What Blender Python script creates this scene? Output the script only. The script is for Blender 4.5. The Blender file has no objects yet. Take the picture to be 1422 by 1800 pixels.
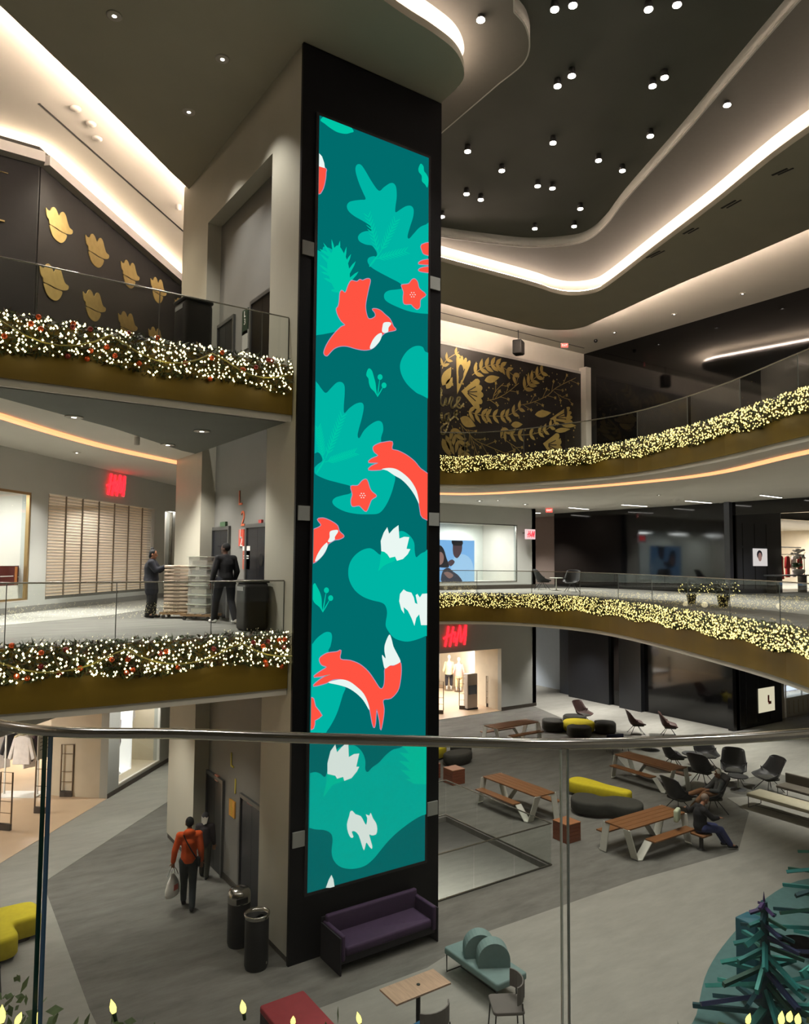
import bpy, bmesh, math, random
from mathutils import Vector, Matrix
from mathutils.geometry import tessellate_polygon
R = random.Random(7)
SC = bpy.context.scene
COL = SC.collection
# ------------------------------------------------------------------ camera (fitted to the photo's vanishing points)
FPX, CX, CY, ZC = 1290.0, 711.0, 900.0, 7.18
def _rc(x, y): return Vector(((x-CX)/FPX, -(y-CY)/FPX, 1.0))
_X = _rc(2600, 998).normalized(); _Y = _rc(-170, 977); _Y = (_Y-_X*_X.dot(_Y)).normalized(); _Z = _X.cross(_Y)
if _Z.y < 0: _Z = -_Z
CAMP = Vector((0, 0, ZC))
def ray(x, y):
    c = _rc(x, y); return Vector((_X.dot(c), _Y.dot(c), _Z.dot(c)))
cam = bpy.data.cameras.new('camera'); camo = bpy.data.objects.new('camera', cam); COL.objects.link(camo)
right = Vector((_X.x, _Y.x, _Z.x)); up = Vector((_X.y, _Y.y, _Z.y)); fwd = Vector((_X.z, _Y.z, _Z.z))
mw = Matrix((right, up, -fwd)).transposed().to_4x4(); mw.translation = CAMP
camo.matrix_world = mw; cam.sensor_width = 36; cam.lens = FPX/1800*36; cam.clip_start = .05; cam.clip_end = 300
SC.camera = camo
# ------------------------------------------------------------------ world, exposure
w = bpy.data.worlds.new('world'); SC.world = w; w.use_nodes = True
w.node_tree.nodes['Background'].inputs[0].default_value = (1.0, .93, .82, 1)
w.node_tree.nodes['Background'].inputs[1].default_value = .05
SC.view_settings.view_transform = 'Standard'; SC.view_settings.look = 'None'; SC.view_settings.gamma = 1
SC.view_settings.exposure = 0.0; SC.view_settings.use_curve_mapping = False
SC.cycles.max_bounces = 7; SC.cycles.diffuse_bounces = 4; SC.cycles.glossy_bounces = 3; SC.cycles.transparent_max_bounces = 16
SC.cycles.transmission_bounces = 4; SC.cycles.sample_clamp_indirect = 4; SC.cycles.caustics_reflective = False; SC.cycles.caustics_refractive = False
SC.cycles.use_denoising = True
F2, F3 = 5.80, 10.82            # floor heights of the second and third level
S2, S3 = 4.72, 9.78             # soffit heights below them
ZS = 17.05                      # top soffit
def light(kind, loc, power, color=(1, .93, .82), rot=None, size=.1, spot=70, blend=.6, sy=None, name='light', target=None):
    l = bpy.data.lights.new(name, kind); l.energy = power; l.color = color
    if kind == 'SPOT': l.spot_size = math.radians(spot); l.spot_blend = blend; l.shadow_soft_size = size
    elif kind == 'POINT': l.shadow_soft_size = size
    elif kind == 'AREA':
        l.size = size
        if sy: l.shape = 'RECTANGLE'; l.size_y = sy
    o = bpy.data.objects.new(name, l); COL.objects.link(o); o.location = loc
    if target is not None: o.rotation_euler = (Vector(target)-Vector(loc)).to_track_quat('-Z', 'Y').to_euler()
    elif rot: o.rotation_euler = rot
    return o
WARM = (1, .86, .68); NEUT = (1, .955, .89); COOL = (.92, .97, 1)
# ------------------------------------------------------------------ geometry of the photo: rays onto real planes
def G(x, y, z=0.0):
    r = ray(x, y); return CAMP+r*((z-ZC)/r.z)
def PX(x, y, X0):
    r = ray(x, y); return CAMP+r*(X0/r.x)
def PY(x, y, Y0):
    r = ray(x, y); return CAMP+r*(Y0/r.y)
def cam_plane(x, y, o, n):
    r = ray(x, y); n = Vector(n); return CAMP+r*(n.dot(Vector(o)-CAMP)/n.dot(r))
# ------------------------------------------------------------------ materials
def srgb(c):
    return tuple((v/255/12.92 if v/255 <= .04045 else ((v/255+.055)/1.055)**2.4) for v in c)
MATS = {}
def mat(name, rgb, rough=.6, metal=0, var=.0, vscale=8, bump=0, bscale=60, spec=.5, stretch=None, lin=False):
    if name in MATS: return MATS[name]
    m = bpy.data.materials.new(name); m.use_nodes = True; nt = m.node_tree; b = nt.nodes['Principled BSDF']
    c = rgb if lin else srgb(rgb)
    b.inputs['Roughness'].default_value = rough; b.inputs['Metallic'].default_value = metal
    b.inputs['Specular IOR Level'].default_value = spec; b.inputs['Base Color'].default_value = (*c, 1)
    tc = nt.nodes.new('ShaderNodeTexCoord'); mp = nt.nodes.new('ShaderNodeMapping'); nt.links.new(tc.outputs['Object'], mp.inputs[0])
    if stretch: mp.inputs['Scale'].default_value = stretch
    n = nt.nodes.new('ShaderNodeTexNoise'); n.inputs['Scale'].default_value = vscale; n.inputs['Detail'].default_value = 4
    nt.links.new(mp.outputs[0], n.inputs[0])
    r = nt.nodes.new('ShaderNodeValToRGB'); v = max(var, .02)
    r.color_ramp.elements[0].position = .3; r.color_ramp.elements[1].position = .7
    r.color_ramp.elements[0].color = (*[q*(1-v) for q in c], 1); r.color_ramp.elements[1].color = (*[min(1, q*(1+v)) for q in c], 1)
    nt.links.new(n.outputs['Fac'], r.inputs[0]); nt.links.new(r.outputs[0], b.inputs['Base Color'])
    if bump:
        n2 = nt.nodes.new('ShaderNodeTexNoise'); n2.inputs['Scale'].default_value = bscale; nt.links.new(mp.outputs[0], n2.inputs[0])
        bp = nt.nodes.new('ShaderNodeBump'); bp.inputs['Strength'].default_value = bump; bp.inputs['Distance'].default_value = .02
        nt.links.new(n2.outputs['Fac'], bp.inputs['Height']); nt.links.new(bp.outputs[0], b.inputs['Normal'])
    MATS[name] = m; return m
def emis(name, rgb, strength, sample=True, lin=False, base=None):
    if name in MATS: return MATS[name]
    m = bpy.data.materials.new(name); m.use_nodes = True; b = m.node_tree.nodes['Principled BSDF']
    c = rgb if lin else srgb(rgb)
    b.inputs['Base Color'].default_value = (*(base or (.02, .02, .02)), 1)
    b.inputs['Emission Color'].default_value = (*c, 1); b.inputs['Emission Strength'].default_value = strength
    b.inputs['Roughness'].default_value = .5
    if not sample: m.cycles.emission_sampling = 'NONE'
    MATS[name] = m; return m
def glass(name, tint=(.93, .96, .94), refl=1.0, rough=0.0, fac=None):
    if name in MATS: return MATS[name]
    m = bpy.data.materials.new(name); m.use_nodes = True; nt = m.node_tree; nt.nodes.remove(nt.nodes['Principled BSDF'])
    out = nt.nodes['Material Output']; t = nt.nodes.new('ShaderNodeBsdfTransparent'); t.inputs[0].default_value = (*tint, 1)
    g = nt.nodes.new('ShaderNodeBsdfGlossy'); g.inputs['Roughness'].default_value = rough; g.inputs[0].default_value = (refl, refl, refl, 1)
    mx = nt.nodes.new('ShaderNodeMixShader'); f = nt.nodes.new('ShaderNodeFresnel'); ge = nt.nodes.new('ShaderNodeNewGeometry'); ma = nt.nodes.new('ShaderNodeMath'); ma.operation = 'MULTIPLY_ADD'; ma.inputs[1].default_value = 1/1.5-1.5; ma.inputs[2].default_value = 1.5; nt.links.new(ge.outputs['Backfacing'], ma.inputs[0]); nt.links.new(ma.outputs[0], f.inputs[0])
    nt.links.new(f.outputs[0], mx.inputs[0]); nt.links.new(t.outputs[0], mx.inputs[1]); nt.links.new(g.outputs[0], mx.inputs[2])
    nt.links.new(mx.outputs[0], out.inputs[0]); MATS[name] = m; return m
def carpet(name, rgb, ang=0.0, var=.22):
    if name in MATS: return MATS[name]
    m = mat(name, rgb, rough=.95, var=.05, spec=.1); nt = m.node_tree; b = nt.nodes['Principled BSDF']
    tc = nt.nodes.new('ShaderNodeTexCoord'); mp = nt.nodes.new('ShaderNodeMapping'); mp.inputs['Rotation'].default_value = (0, 0, ang)
    mp.inputs['Scale'].default_value = (1.2, 4.2, 1); nt.links.new(tc.outputs['Object'], mp.inputs[0])
    n = nt.nodes.new('ShaderNodeTexNoise'); n.inputs['Scale'].default_value = .8; n.inputs['Detail'].default_value = 7; n.inputs['Roughness'].default_value = .68
    nt.links.new(mp.outputs[0], n.inputs[0]); r = nt.nodes.new('ShaderNodeValToRGB'); c = srgb(rgb)
    r.color_ramp.elements[0].position = .32; r.color_ramp.elements[1].position = .68
    r.color_ramp.elements[0].color = (*[q*(1-var) for q in c], 1); r.color_ramp.elements[1].color = (*[q*(1+var) for q in c], 1)
    nt.links.new(n.outputs['Fac'], r.inputs[0]); nt.links.new(r.outputs[0], b.inputs['Base Color'])
    n3 = nt.nodes.new('ShaderNodeTexNoise'); n3.inputs['Scale'].default_value = 90; nt.links.new(tc.outputs['Object'], n3.inputs[0])
    bp = nt.nodes.new('ShaderNodeBump'); bp.inputs['Strength'].default_value = .3; bp.inputs['Distance'].default_value = .01
    nt.links.new(n3.outputs['Fac'], bp.inputs['Height']); nt.links.new(bp.outputs[0], b.inputs['Normal']); return m
def wood(name, rgb, rough=.45):
    if name in MATS: return MATS[name]
    m = mat(name, rgb, rough=rough, var=.05); nt = m.node_tree; b = nt.nodes['Principled BSDF']; c = srgb(rgb)
    tc = nt.nodes.new('ShaderNodeTexCoord'); mp = nt.nodes.new('ShaderNodeMapping'); mp.inputs['Scale'].default_value = (14, 1.5, 14)
    nt.links.new(tc.outputs['Object'], mp.inputs[0]); n = nt.nodes.new('ShaderNodeTexNoise'); n.inputs['Scale'].default_value = 2.2; n.inputs['Detail'].default_value = 6
    nt.links.new(mp.outputs[0], n.inputs[0]); r = nt.nodes.new('ShaderNodeValToRGB')
    r.color_ramp.elements[0].color = (*[q*.6 for q in c], 1); r.color_ramp.elements[1].color = (*[min(1, q*1.3) for q in c], 1)
    nt.links.new(n.outputs['Fac'], r.inputs[0]); nt.links.new(r.outputs[0], b.inputs['Base Color']); return m
# ------------------------------------------------------------------ mesh helpers
def smooth(pts, n=6, closed=False):
    P = [Vector(p) for p in pts]; out = []; L = len(P)
    rng = range(L) if closed else range(L-1)
    for i in rng:
        if closed: a, b, c, d = P[i-1], P[i], P[(i+1) % L], P[(i+2) % L]
        else: a, b, c, d = P[max(i-1, 0)], P[i], P[i+1], P[min(i+2, L-1)]
        for k in range(n):
            t = k/n
            out.append(.5*((2*b)+(c-a)*t+(2*a-5*b+4*c-d)*t*t+(3*b-a-3*c+d)*t*t*t))
    if not closed: out.append(P[-1])
    return out
class MB:
    def __init__(s): s.v = []; s.f = []; s.sm = []
    def add(s, vs, fs, sm=False):
        o = len(s.v); s.v += [tuple(v) for v in vs]; s.f += [tuple(i+o for i in f) for f in fs]; s.sm += [sm]*len(fs); return s
    def box(s, c, d, rz=0, M=None):
        x, y, z = d[0]/2, d[1]/2, d[2]/2; c = Vector(c)
        vs = [Vector((a*x, b*y, e*z)) for e in (-1, 1) for b in (-1, 1) for a in (-1, 1)]
        rm = M if M is not None else Matrix.Rotation(rz, 3, 'Z')
        s.add([c+rm @ v for v in vs], [(0, 2, 3, 1), (4, 5, 7, 6), (0, 1, 5, 4), (2, 6, 7, 3), (0, 4, 6, 2), (1, 3, 7, 5)]); return s
    def bb(s, x0, y0, z0, x1, y1, z1):
        return s.box(((x0+x1)/2, (y0+y1)/2, (z0+z1)/2), (abs(x1-x0), abs(y1-y0), abs(z1-z0)))
    def rbox(s, c, d, r=.03, rz=0, seg=4, M=None):      # box with rounded vertical corners and softened top/bottom
        x, y, z = d[0]/2, d[1]/2, d[2]/2; r = min(r, x*.98, y*.98); c = Vector(c); rm = M if M is not None else Matrix.Rotation(rz, 3, 'Z')
        rings = []
        e = min(r, z*.6)
        for (zz, ins) in ((-z, e*.6), (-z+e*.4, e*.12), (-z+e, 0), (z-e, 0), (z-e*.4, e*.12), (z, e*.6)):
            ring = []
            for (sx, sy, a0) in ((1, 1, 0), (-1, 1, 90), (-1, -1, 180), (1, -1, 270)):
                for k in range(seg+1):
                    a = math.radians(a0+90*k/seg)
                    ring.append(Vector((sx*(x-r)+(r-ins)*math.cos(a), sy*(y-r)+(r-ins)*math.sin(a), zz)))
            rings.append(ring)
        n = len(rings[0]); vs = [c+rm @ v for ring in rings for v in ring]; fs = []
        for i in range(len(rings)-1):
            for j in range(n): fs.append((i*n+j, i*n+(j+1) % n, (i+1)*n+(j+1) % n, (i+1)*n+j))
        fs.append(tuple(range(n))[::-1]); fs.append(tuple(range((len(rings)-1)*n, len(rings)*n)))
        s.add(vs, fs, True); return s
    def tube(s, path, r, seg=8, closed=False, r2=None):
        P = [Vector(p) for p in path]; n = len(P); rings = []
        prev = None
        for i, p in enumerate(P):
            if closed: t = (P[(i+1) % n]-P[i-1])
            else: t = P[min(i+1, n-1)]-P[max(i-1, 0)]
            if t.length < 1e-9: t = Vector((0, 0, 1))
            t.normalize()
            if prev is None:
                a = Vector((0, 0, 1)) if abs(t.z) < .9 else Vector((1, 0, 0)); u = t.cross(a).normalized()
            else:
                u = prev-t*prev.dot(t)
                u = u.normalized() if u.length > 1e-6 else t.orthogonal().normalized()
            prev = u; v = t.cross(u); rr = r if not callable(r) else r(i/(n-1))
            if isinstance(r, (list, tuple)): rr = r[i]
            rings.append([p+u*rr*math.cos(2*math.pi*k/seg)+v*(rr if r2 is None else r2)*math.sin(2*math.pi*k/seg) for k in range(seg)])
        vs = [q for ring in rings for q in ring]; fs = []
        m = n if closed else n-1
        for i in range(m):
            for k in range(seg):
                j = (i+1) % n; fs.append((i*seg+k, i*seg+(k+1) % seg, j*seg+(k+1) % seg, j*seg+k))
        s.add(vs, fs, True)
        if not closed: s.add(rings[0], [tuple(range(seg))[::-1]]); s.add(rings[-1], [tuple(range(seg))])
        return s
    def lathe(s, prof, c=(0, 0, 0), seg=24, M=None):
        c = Vector(c); vs = []; fs = []
        for (r, z) in prof:
            for k in range(seg):
                a = 2*math.pi*k/seg; v = Vector((r*math.cos(a), r*math.sin(a), z)); vs.append(c+(M @ v if M is not None else v))
        n = len(prof)
        for i in range(n-1):
            for k in range(seg): fs.append((i*seg+k, i*seg+(k+1) % seg, (i+1)*seg+(k+1) % seg, (i+1)*seg+k))
        s.add(vs, fs, True)
        if prof[0][0] > 1e-4: s.add(vs[:seg], [tuple(range(seg))[::-1]])
        if prof[-1][0] > 1e-4: s.add(vs[-seg:], [tuple(range(seg))])
        return s
    def ell(s, c, r, seg=12, rings=8, M=None):
        c = Vector(c); vs = []; fs = []
        for i in range(rings+1):
            th = math.pi*i/rings
            for k in range(seg):
                a = 2*math.pi*k/seg; v = Vector((r[0]*math.sin(th)*math.cos(a), r[1]*math.sin(th)*math.sin(a), -r[2]*math.cos(th)))
                vs.append(c+(M @ v if M is not None else v))
        for i in range(rings):
            for k in range(seg): fs.append((i*seg+k, i*seg+(k+1) % seg, (i+1)*seg+(k+1) % seg, (i+1)*seg+k))
        s.add(vs, fs, True); return s
    def caps(s, a, b, ra, rb, seg=12):      # tapered capsule
        a = Vector(a); b = Vector(b); t = b-a; L = max(t.length, 1e-5); q = Vector((0, 0, 1)).rotation_difference(t.normalized()).to_matrix()
        pr = [(max(ra*math.cos(math.radians(x)), 1e-5), ra*math.sin(math.radians(x))) for x in (-90, -60, -30)]
        pr += [(ra, 0), (rb, L)]+[(max(rb*math.cos(math.radians(x)), 1e-5), L+rb*math.sin(math.radians(x))) for x in (30, 60, 90)]
        return s.lathe(pr, a, seg, q)
    def prism(s, pts, z0, z1):
        return s.plate([(p[0], p[1]) for p in pts], Frame((0, 0, 0), (1, 0, 0), (0, 1, 0)), z0, z1)
    def plate(s, pts, fr, d0, d1, holes=None, sides=True):
        loops = [[Vector((p[0], p[1], 0)) for p in pts]]+[[Vector((p[0], p[1], 0)) for p in h] for h in (holes or [])]
        tris = tessellate_polygon(loops); flat = [p for l in loops for p in l]; n = len(flat)
        lo = [fr(p.x, p.y, d0) for p in flat]; hi = [fr(p.x, p.y, d1) for p in flat]
        fs = []
        for t in tris:
            a, b, c = [flat[i] for i in t]
            if (b-a).cross(c-a).z < 0: t = t[::-1]
            fs.append(tuple(i+n for i in t)); fs.append(tuple(t[::-1]))
        if d0 == d1: s.add(hi, [f for f in [tuple(i-n for i in q) for q in fs[0::2]]]); return s
        if sides:
            o = 0
            for li, l in enumerate(loops):
                m = len(l); area = sum(l[i].x*l[(i+1) % m].y-l[(i+1) % m].x*l[i].y for i in range(m))
                ccw = (area > 0) == (li == 0)
                for i in range(m):
                    a, b = o+i, o+(i+1) % m
                    fs.append((a, b, b+n, a+n) if ccw else (b, a, a+n, b+n))
                o += m
        s.add(lo+hi, fs); return s
    def build(s, name, m, parent=None, loc=None, rz=None, bevel=0, kind=None, label=None):
        me = bpy.data.meshes.new(name); me.from_pydata(s.v, [], s.f); me.update()
        me.polygons.foreach_set('use_smooth', s.sm)
        if m is not None: me.materials.append(m)
        o = bpy.data.objects.new(name, me); COL.objects.link(o)
        if parent is not None: o.parent = parent
        if loc is not None: o.location = loc
        if rz is not None: o.rotation_euler = (0, 0, rz)
        if bevel:
            bv = o.modifiers.new('bevel', 'BEVEL'); bv.width = bevel; bv.segments = 2; bv.limit_method = 'ANGLE'
        if kind: o['kind'] = kind
        if label: o['label'] = label
        return o
class Frame:                                  # a plane in the place: origin, two axes, outward normal
    def __init__(s, o, u, v): s.o = Vector(o); s.u = Vector(u); s.v = Vector(v); s.n = s.u.cross(s.v)
    def __call__(s, a, b, d=0.0): return s.o+s.u*a+s.v*b+s.n*d
    def px(s, x, y, d=0.0):
        p = cam_plane(x, y, s.o+s.n*d, s.n)-s.o; return (p.dot(s.u), p.dot(s.v))
def thing(name, label, cat, loc=(0, 0, 0), rz=0, group=None):
    o = bpy.data.objects.new(name, None); COL.objects.link(o); o.location = loc; o.rotation_euler = (0, 0, rz); o.empty_display_size = .2
    return tag(o, label, cat, group)
def tag(o, label, cat, group=None):
    o['label'] = label; o['category'] = cat
    if group: o['group'] = group
    return o
def copy_tree(src, loc, rz, label=None, name=None):
    c = src.copy(); COL.objects.link(c); c.location = loc; c.rotation_euler = (0, 0, rz)
    if label: c['label'] = label
    for ch in list(src.children):
        d = ch.copy(); COL.objects.link(d); d.parent = c
        for g in list(ch.children):
            e = g.copy(); COL.objects.link(e); e.parent = d
    return c
def strokes(mb, fr, lines, wid, d0, d1):      # flat pen strokes on a frame, each a quad strip
    for l in lines:
        P = [Vector((p[0], p[1])) for p in l]
        for i in range(len(P)-1):
            t = P[i+1]-P[i]
            if t.length < 1e-6: continue
            t.normalize(); n = Vector((-t.y, t.x))*wid/2; e = t*wid*.3
            mb.plate([P[i]-n-e, P[i+1]-n+e, P[i+1]+n+e, P[i]+n-e], fr, d0, d1)
def clip(poly, x0, x1, y0, y1):
    def cut(P, inside, inter):
        out = []
        for i in range(len(P)):
            a, b = P[i-1], P[i]
            if inside(b):
                if not inside(a): out.append(inter(a, b))
                out.append(b)
            elif inside(a): out.append(inter(a, b))
        return out
    P = [tuple(p) for p in poly]
    ix = lambda X: (lambda a, b: (X, a[1]+(b[1]-a[1])*(X-a[0])/(b[0]-a[0])))
    iy = lambda Y: (lambda a, b: (a[0]+(b[0]-a[0])*(Y-a[1])/(b[1]-a[1]), Y))
    for ins, it in ((lambda p: p[0] >= x0, ix(x0)), (lambda p: p[0] <= x1, ix(x1)), (lambda p: p[1] >= y0, iy(y0)), (lambda p: p[1] <= y1, iy(y1))):
        if not P: return []
        P = cut(P, ins, it)
    out = []
    for p in P:
        if not out or (abs(p[0]-out[-1][0])+abs(p[1]-out[-1][1])) > 1e-5: out.append(p)
    return out
def offset_path(path, d):                     # shift a plan path to its left by d
    P = [Vector((p[0], p[1])) for p in path]; out = []
    for i, p in enumerate(P):
        t = (P[min(i+1, len(P)-1)]-P[max(i-1, 0)]).normalized(); out.append(p+Vector((-t.y, t.x))*d)
    return out
def wall_strip(mb, path, z0, z1, th=0.0):
    P = [Vector((p[0], p[1])) for p in path]
    Q = offset_path(path, th) if th else None
    n = len(P)
    if not th:
        vs = [(p.x, p.y, z0) for p in P]+[(p.x, p.y, z1) for p in P]
        mb.add(vs, [(i, i+1, n+i+1, n+i) for i in range(n-1)], True); return
    vs = [(p.x, p.y, z0) for p in P]+[(p.x, p.y, z1) for p in P]+[(p.x, p.y, z0) for p in Q]+[(p.x, p.y, z1) for p in Q]
    fs = []
    for i in range(n-1):
        fs += [(i, i+1, n+i+1, n+i), (2*n+i+1, 2*n+i, 3*n+i, 3*n+i+1), (n+i, n+i+1, 3*n+i+1, 3*n+i), (i+1, i, 2*n+i, 2*n+i+1)]
    fs += [(0, n, 3*n, 2*n), (n-1, 3*n-1, 4*n-1, 2*n-1)]
    mb.add(vs, fs)
def resample(path, step):
    P = [Vector(p) for p in path]; out = [P[0].copy()]; acc = 0; 
    for i in range(len(P)-1):
        a, b = P[i], P[i+1]; L = (b-a).length; t = step-acc
        while t <= L: out.append(a+(b-a)*(t/L)); t += step
        acc = (acc+L) % step
    return out

# ------------------------------------------------------------------ added fill spots over the hall; under the balconies floor-patch lamps plus fill
for (x, y) in ((-3, 4), (1, -3), (7, -4), (14, -4), (-8, 10), (20, -2), (4, 4)): light('SPOT', (x, y, 16.9), 850, NEUT, size=.3, spot=120, blend=.8, name='hall_fill_spot')
for (x, y) in ((10, 7), (14, 6), (12, 3), (16, 11), (9, 5)): light('SPOT', (x, y, 17.0), 260, NEUT, size=.3, spot=110, blend=.8, name='hall_fill_spot')
for (x, y, p) in ((27.6, 26, 1100), (27.4, 22.5, 1100), (27.2, 18.5, 1100), (27.5, 14.5, 900), (27, 10.5, 900), (28.3, 32.5, 1500), (23.2, 24.2, 800), (17.5, 24.6, 700), (23.6, 15.5, 700), (23, 10.8, 900)): light('SPOT', (x, y, 4.65), p*1.25, NEUT, size=.06, spot=84, blend=.7, name='gallery_lamp_fill')  # lamps of the bright floor patches, plus spots added to lift nearby walls
for (x, y, p) in ((4.3, 18.3, 800), (6.6, 22.7, 700), (1.5, 16.5, 320), (-2, 15.5, 400), (4.6, 15.2, 260)): light('SPOT', (x, y, 4.65), p, NEUT, size=.06, spot=92, blend=.7, name='gallery_lamp_fill')
for (x, y, p) in ((4.0, 17.6, 900), (1.2, 15.0, 1000), (-1.5, 14.6, 700), (28.4, 31.5, 900), (7.6, 21.5, 700), (13, 25.2, 700), (19, 25.2, 700), (24, 25.4, 600), (27.0, 24, 900), (25.5, 18, 1100), (24, 13, 1100), (21, 8, 1000)): light('SPOT', (x, y, 9.7), p, NEUT, size=.06, spot=115, blend=.8, name='gallery_lamp_fill')  # wide fill spots added to brighten the middle level
for (x, y, p) in ((3.5, 20.0, 900), (.8, 17.0, 700)): light('SPOT', (x, y, 9.7), p, NEUT, size=.06, spot=52, blend=.7, name='gallery_lamp_fill')
for (x, y, p) in ((1.5, 17.3, 900), (3.4, 19.6, 900), (13, 23.6, 900), (20, 23.6, 900), (25.5, 21.5, 900), (25.5, 14.5, 900), (25, 8, 900)): light('SPOT', (x, y, 17.5), p, WARM, size=.1, spot=120, blend=.8, name='gallery_lamp_fill')  # wall-wash spots added to brighten the upper gallery
# ------------------------------------------------------------------ material set
M_DARK = carpet('dark_carpet', (104, 103, 98), .35, .20); M_LIGHT = carpet('light_carpet', (140, 139, 132), .9, .10)
M_WHITE = mat('white_paint', (206, 202, 192), .55, var=.03, vscale=1.5)
M_PIER = mat('pier_paint', (178, 175, 160), .42, var=.05, vscale=.8)
M_GREYW = mat('grey_wall', (122, 121, 116), .6, var=.04, vscale=1)
M_STORE = mat('store_front_paint', (176, 178, 172), .6, var=.03, vscale=1)
M_CEILW = mat('ceiling_white', (222, 218, 206), .8, var=.02, vscale=1)
M_CEILG = mat('ceiling_grey', (170, 167, 150), .8, var=.03, vscale=1)
M_CEILD = mat('ceiling_dark', (88, 90, 82), .8, var=.05, vscale=1)
M_BLACK = mat('black_gloss', (16, 16, 17), .07, var=.1, vscale=2, spec=.6)
M_BLACKM = mat('black_matt', (14, 14, 15), .45, var=.1)
M_GOLD = mat('bronze_fascia', (116, 94, 20), .5, metal=.15, var=.08, vscale=2, stretch=(1, 1, .3))
M_STEEL = mat('brushed_steel', (170, 168, 162), .22, metal=1, var=.05, vscale=30)
M_GLASS = glass('clear_glass', (.90, .93, .91)); M_SHOP = glass('shop_glass', (.96, .97, .97), refl=.6)
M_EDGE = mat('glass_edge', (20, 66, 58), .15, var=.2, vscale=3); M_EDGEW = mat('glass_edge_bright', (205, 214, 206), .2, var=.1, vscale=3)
M_SKIRT = mat('skirting', (66, 60, 52), .5, var=.1)
M_TILE = mat('shop_floor', (190, 164, 136), .35, var=.06, vscale=1.3)
M_CREAM = mat('shop_cream', (206, 194, 172), .6, var=.05, vscale=2)
ZO, ZR = 17.6, 17.92
FB = Frame((0, 12.20, 0), (1, 0, 0), (0, 0, 1))
FE = Frame((6.3, 0, 0), (0, -1, 0), (0, 0, 1))
FP = Frame((5.95, 0, 0), (0, -1, 0), (0, 0, 1))
_d = Vector((8.3-2.3, 26.7-20.0, 0)).normalized()
FD = Frame((2.3, 20.0, 0), _d, (0, 0, 1))
FK = Frame((0, 26.75, 0), (1, 0, 0), (0, 0, 1))
FX = Frame((29.7, 0, 0), (0, -1, 0), (0, 0, 1))
F3X = Frame((28.0, 0, 0), (0, -1, 0), (0, 0, 1))
FA = Frame((0, 25.0, 0), (1, 0, 0), (0, 0, 1))
def struct(mb, name, m, label=None): o = mb.build(name, m); o['kind'] = 'structure'; return o
def rect(x0, y0, x1, y1): return [(x0, y0), (x1, y0), (x1, y1), (x0, y1)]
# plan curves of the slab edges
L2L = [(-6, 15.9), (-3, 14.2), (-1.5, 13.5), (0, 13.0), (1.4, 12.72), (3, 12.55), (5.94, 12.5)]
L3L = [(-6, 12.5), (-2, 12.5), (1.4, 12.48), (3, 12.5), (5.94, 12.5)]
L2R = smooth([(9.25, 19.6), (12.5, 22.4), (15, 23.1), (17.2, 22.95), (18.8, 22.0), (19.8, 20.3), (20.0, 18), (19.1, 15.2), (16.8, 10.9), (14.4, 7.3), (10.5, 3.6), (6, 1.5), (3.2, .72), (1.95, .86), (1.3, 1.02), (.42, 1.78), (.05, 2.6), (-1.5, 6.0), (-3.6, 10.5), (-6, 15.9)], 5)
L3R = smooth([(9.25, 18.2), (11.5, 20.4), (13.7, 21.2), (15.7, 20.9), (17.1, 19.9), (17.95, 17.9), (18.4, 14.8), (17.4, 11.2), (15.8, 7.9), (14.4, 4.5), (14, 0)], 6)
L2L = smooth(L2L, 4); L3L = smooth(L3L, 3)
# ------------------------------------------------------------------ ground floor with the stair void
vx0, vy0, vx1, vy1 = 9.4, 12.8, 12.92, 16.7
mb = MB(); mb.plate(rect(-14, -8, 50, 45), Frame((0, 0, 0), (1, 0, 0), (0, 1, 0)), -.14, 0, holes=[rect(vx0, vy0, vx1, vy1)])
struct(mb, 'floor', M_DARK)
def overlay(pts, z, m, name='floor_inlay_and_pool'):
    mb = MB(); mb.plate(pts, Frame((0, 0, 0), (1, 0, 0), (0, 1, 0)), z-.01, z+.006); return struct(mb, name, m)
overlay([(-14, 26.2), (-9, 20.9), (-3.2, 13.8), (1.5, 19.3), (8.3, 26.75), (8.3, 23.9), (6.85, 22.24), (2.89, 18.25), (2.78, 12.85), (2.9, 8), (2.9, -8), (-14, -8)], 0, M_LIGHT)
overlay([(5.2, 10.84), (7.96, 10.82), (9.43, 11.2), (14.0, 11.1), (17.5, 10.76), (20.42, 12.2), (21.1, 13.3), (22.9, 12.57), (24.95, 13.2), (25.0, 18.9), (25.3, 24.2), (26.1, 26.7), (26.3, 33), (50, 33), (50, -8), (5.2, -8)], 0, M_LIGHT)
overlay([(20.9, 14.3), (24.95, 14.0), (24.95, 19.2), (22.6, 19.0), (21.2, 17.2)], .004, M_LIGHT)  # pool of light around the shell chairs, put into the floor colour
mb = MB(); mb.bb(-2, 4, -5.3, 32, 34, -5.2); struct(mb, 'floor', M_LIGHT)
for q in ((13.5, 19, -.5), (17, 16.5, -.5), (16, 22, -.5), (12, 16, -.5)): light('AREA', q, 420, NEUT, size=1.5, name='lower_level_light')
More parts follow.
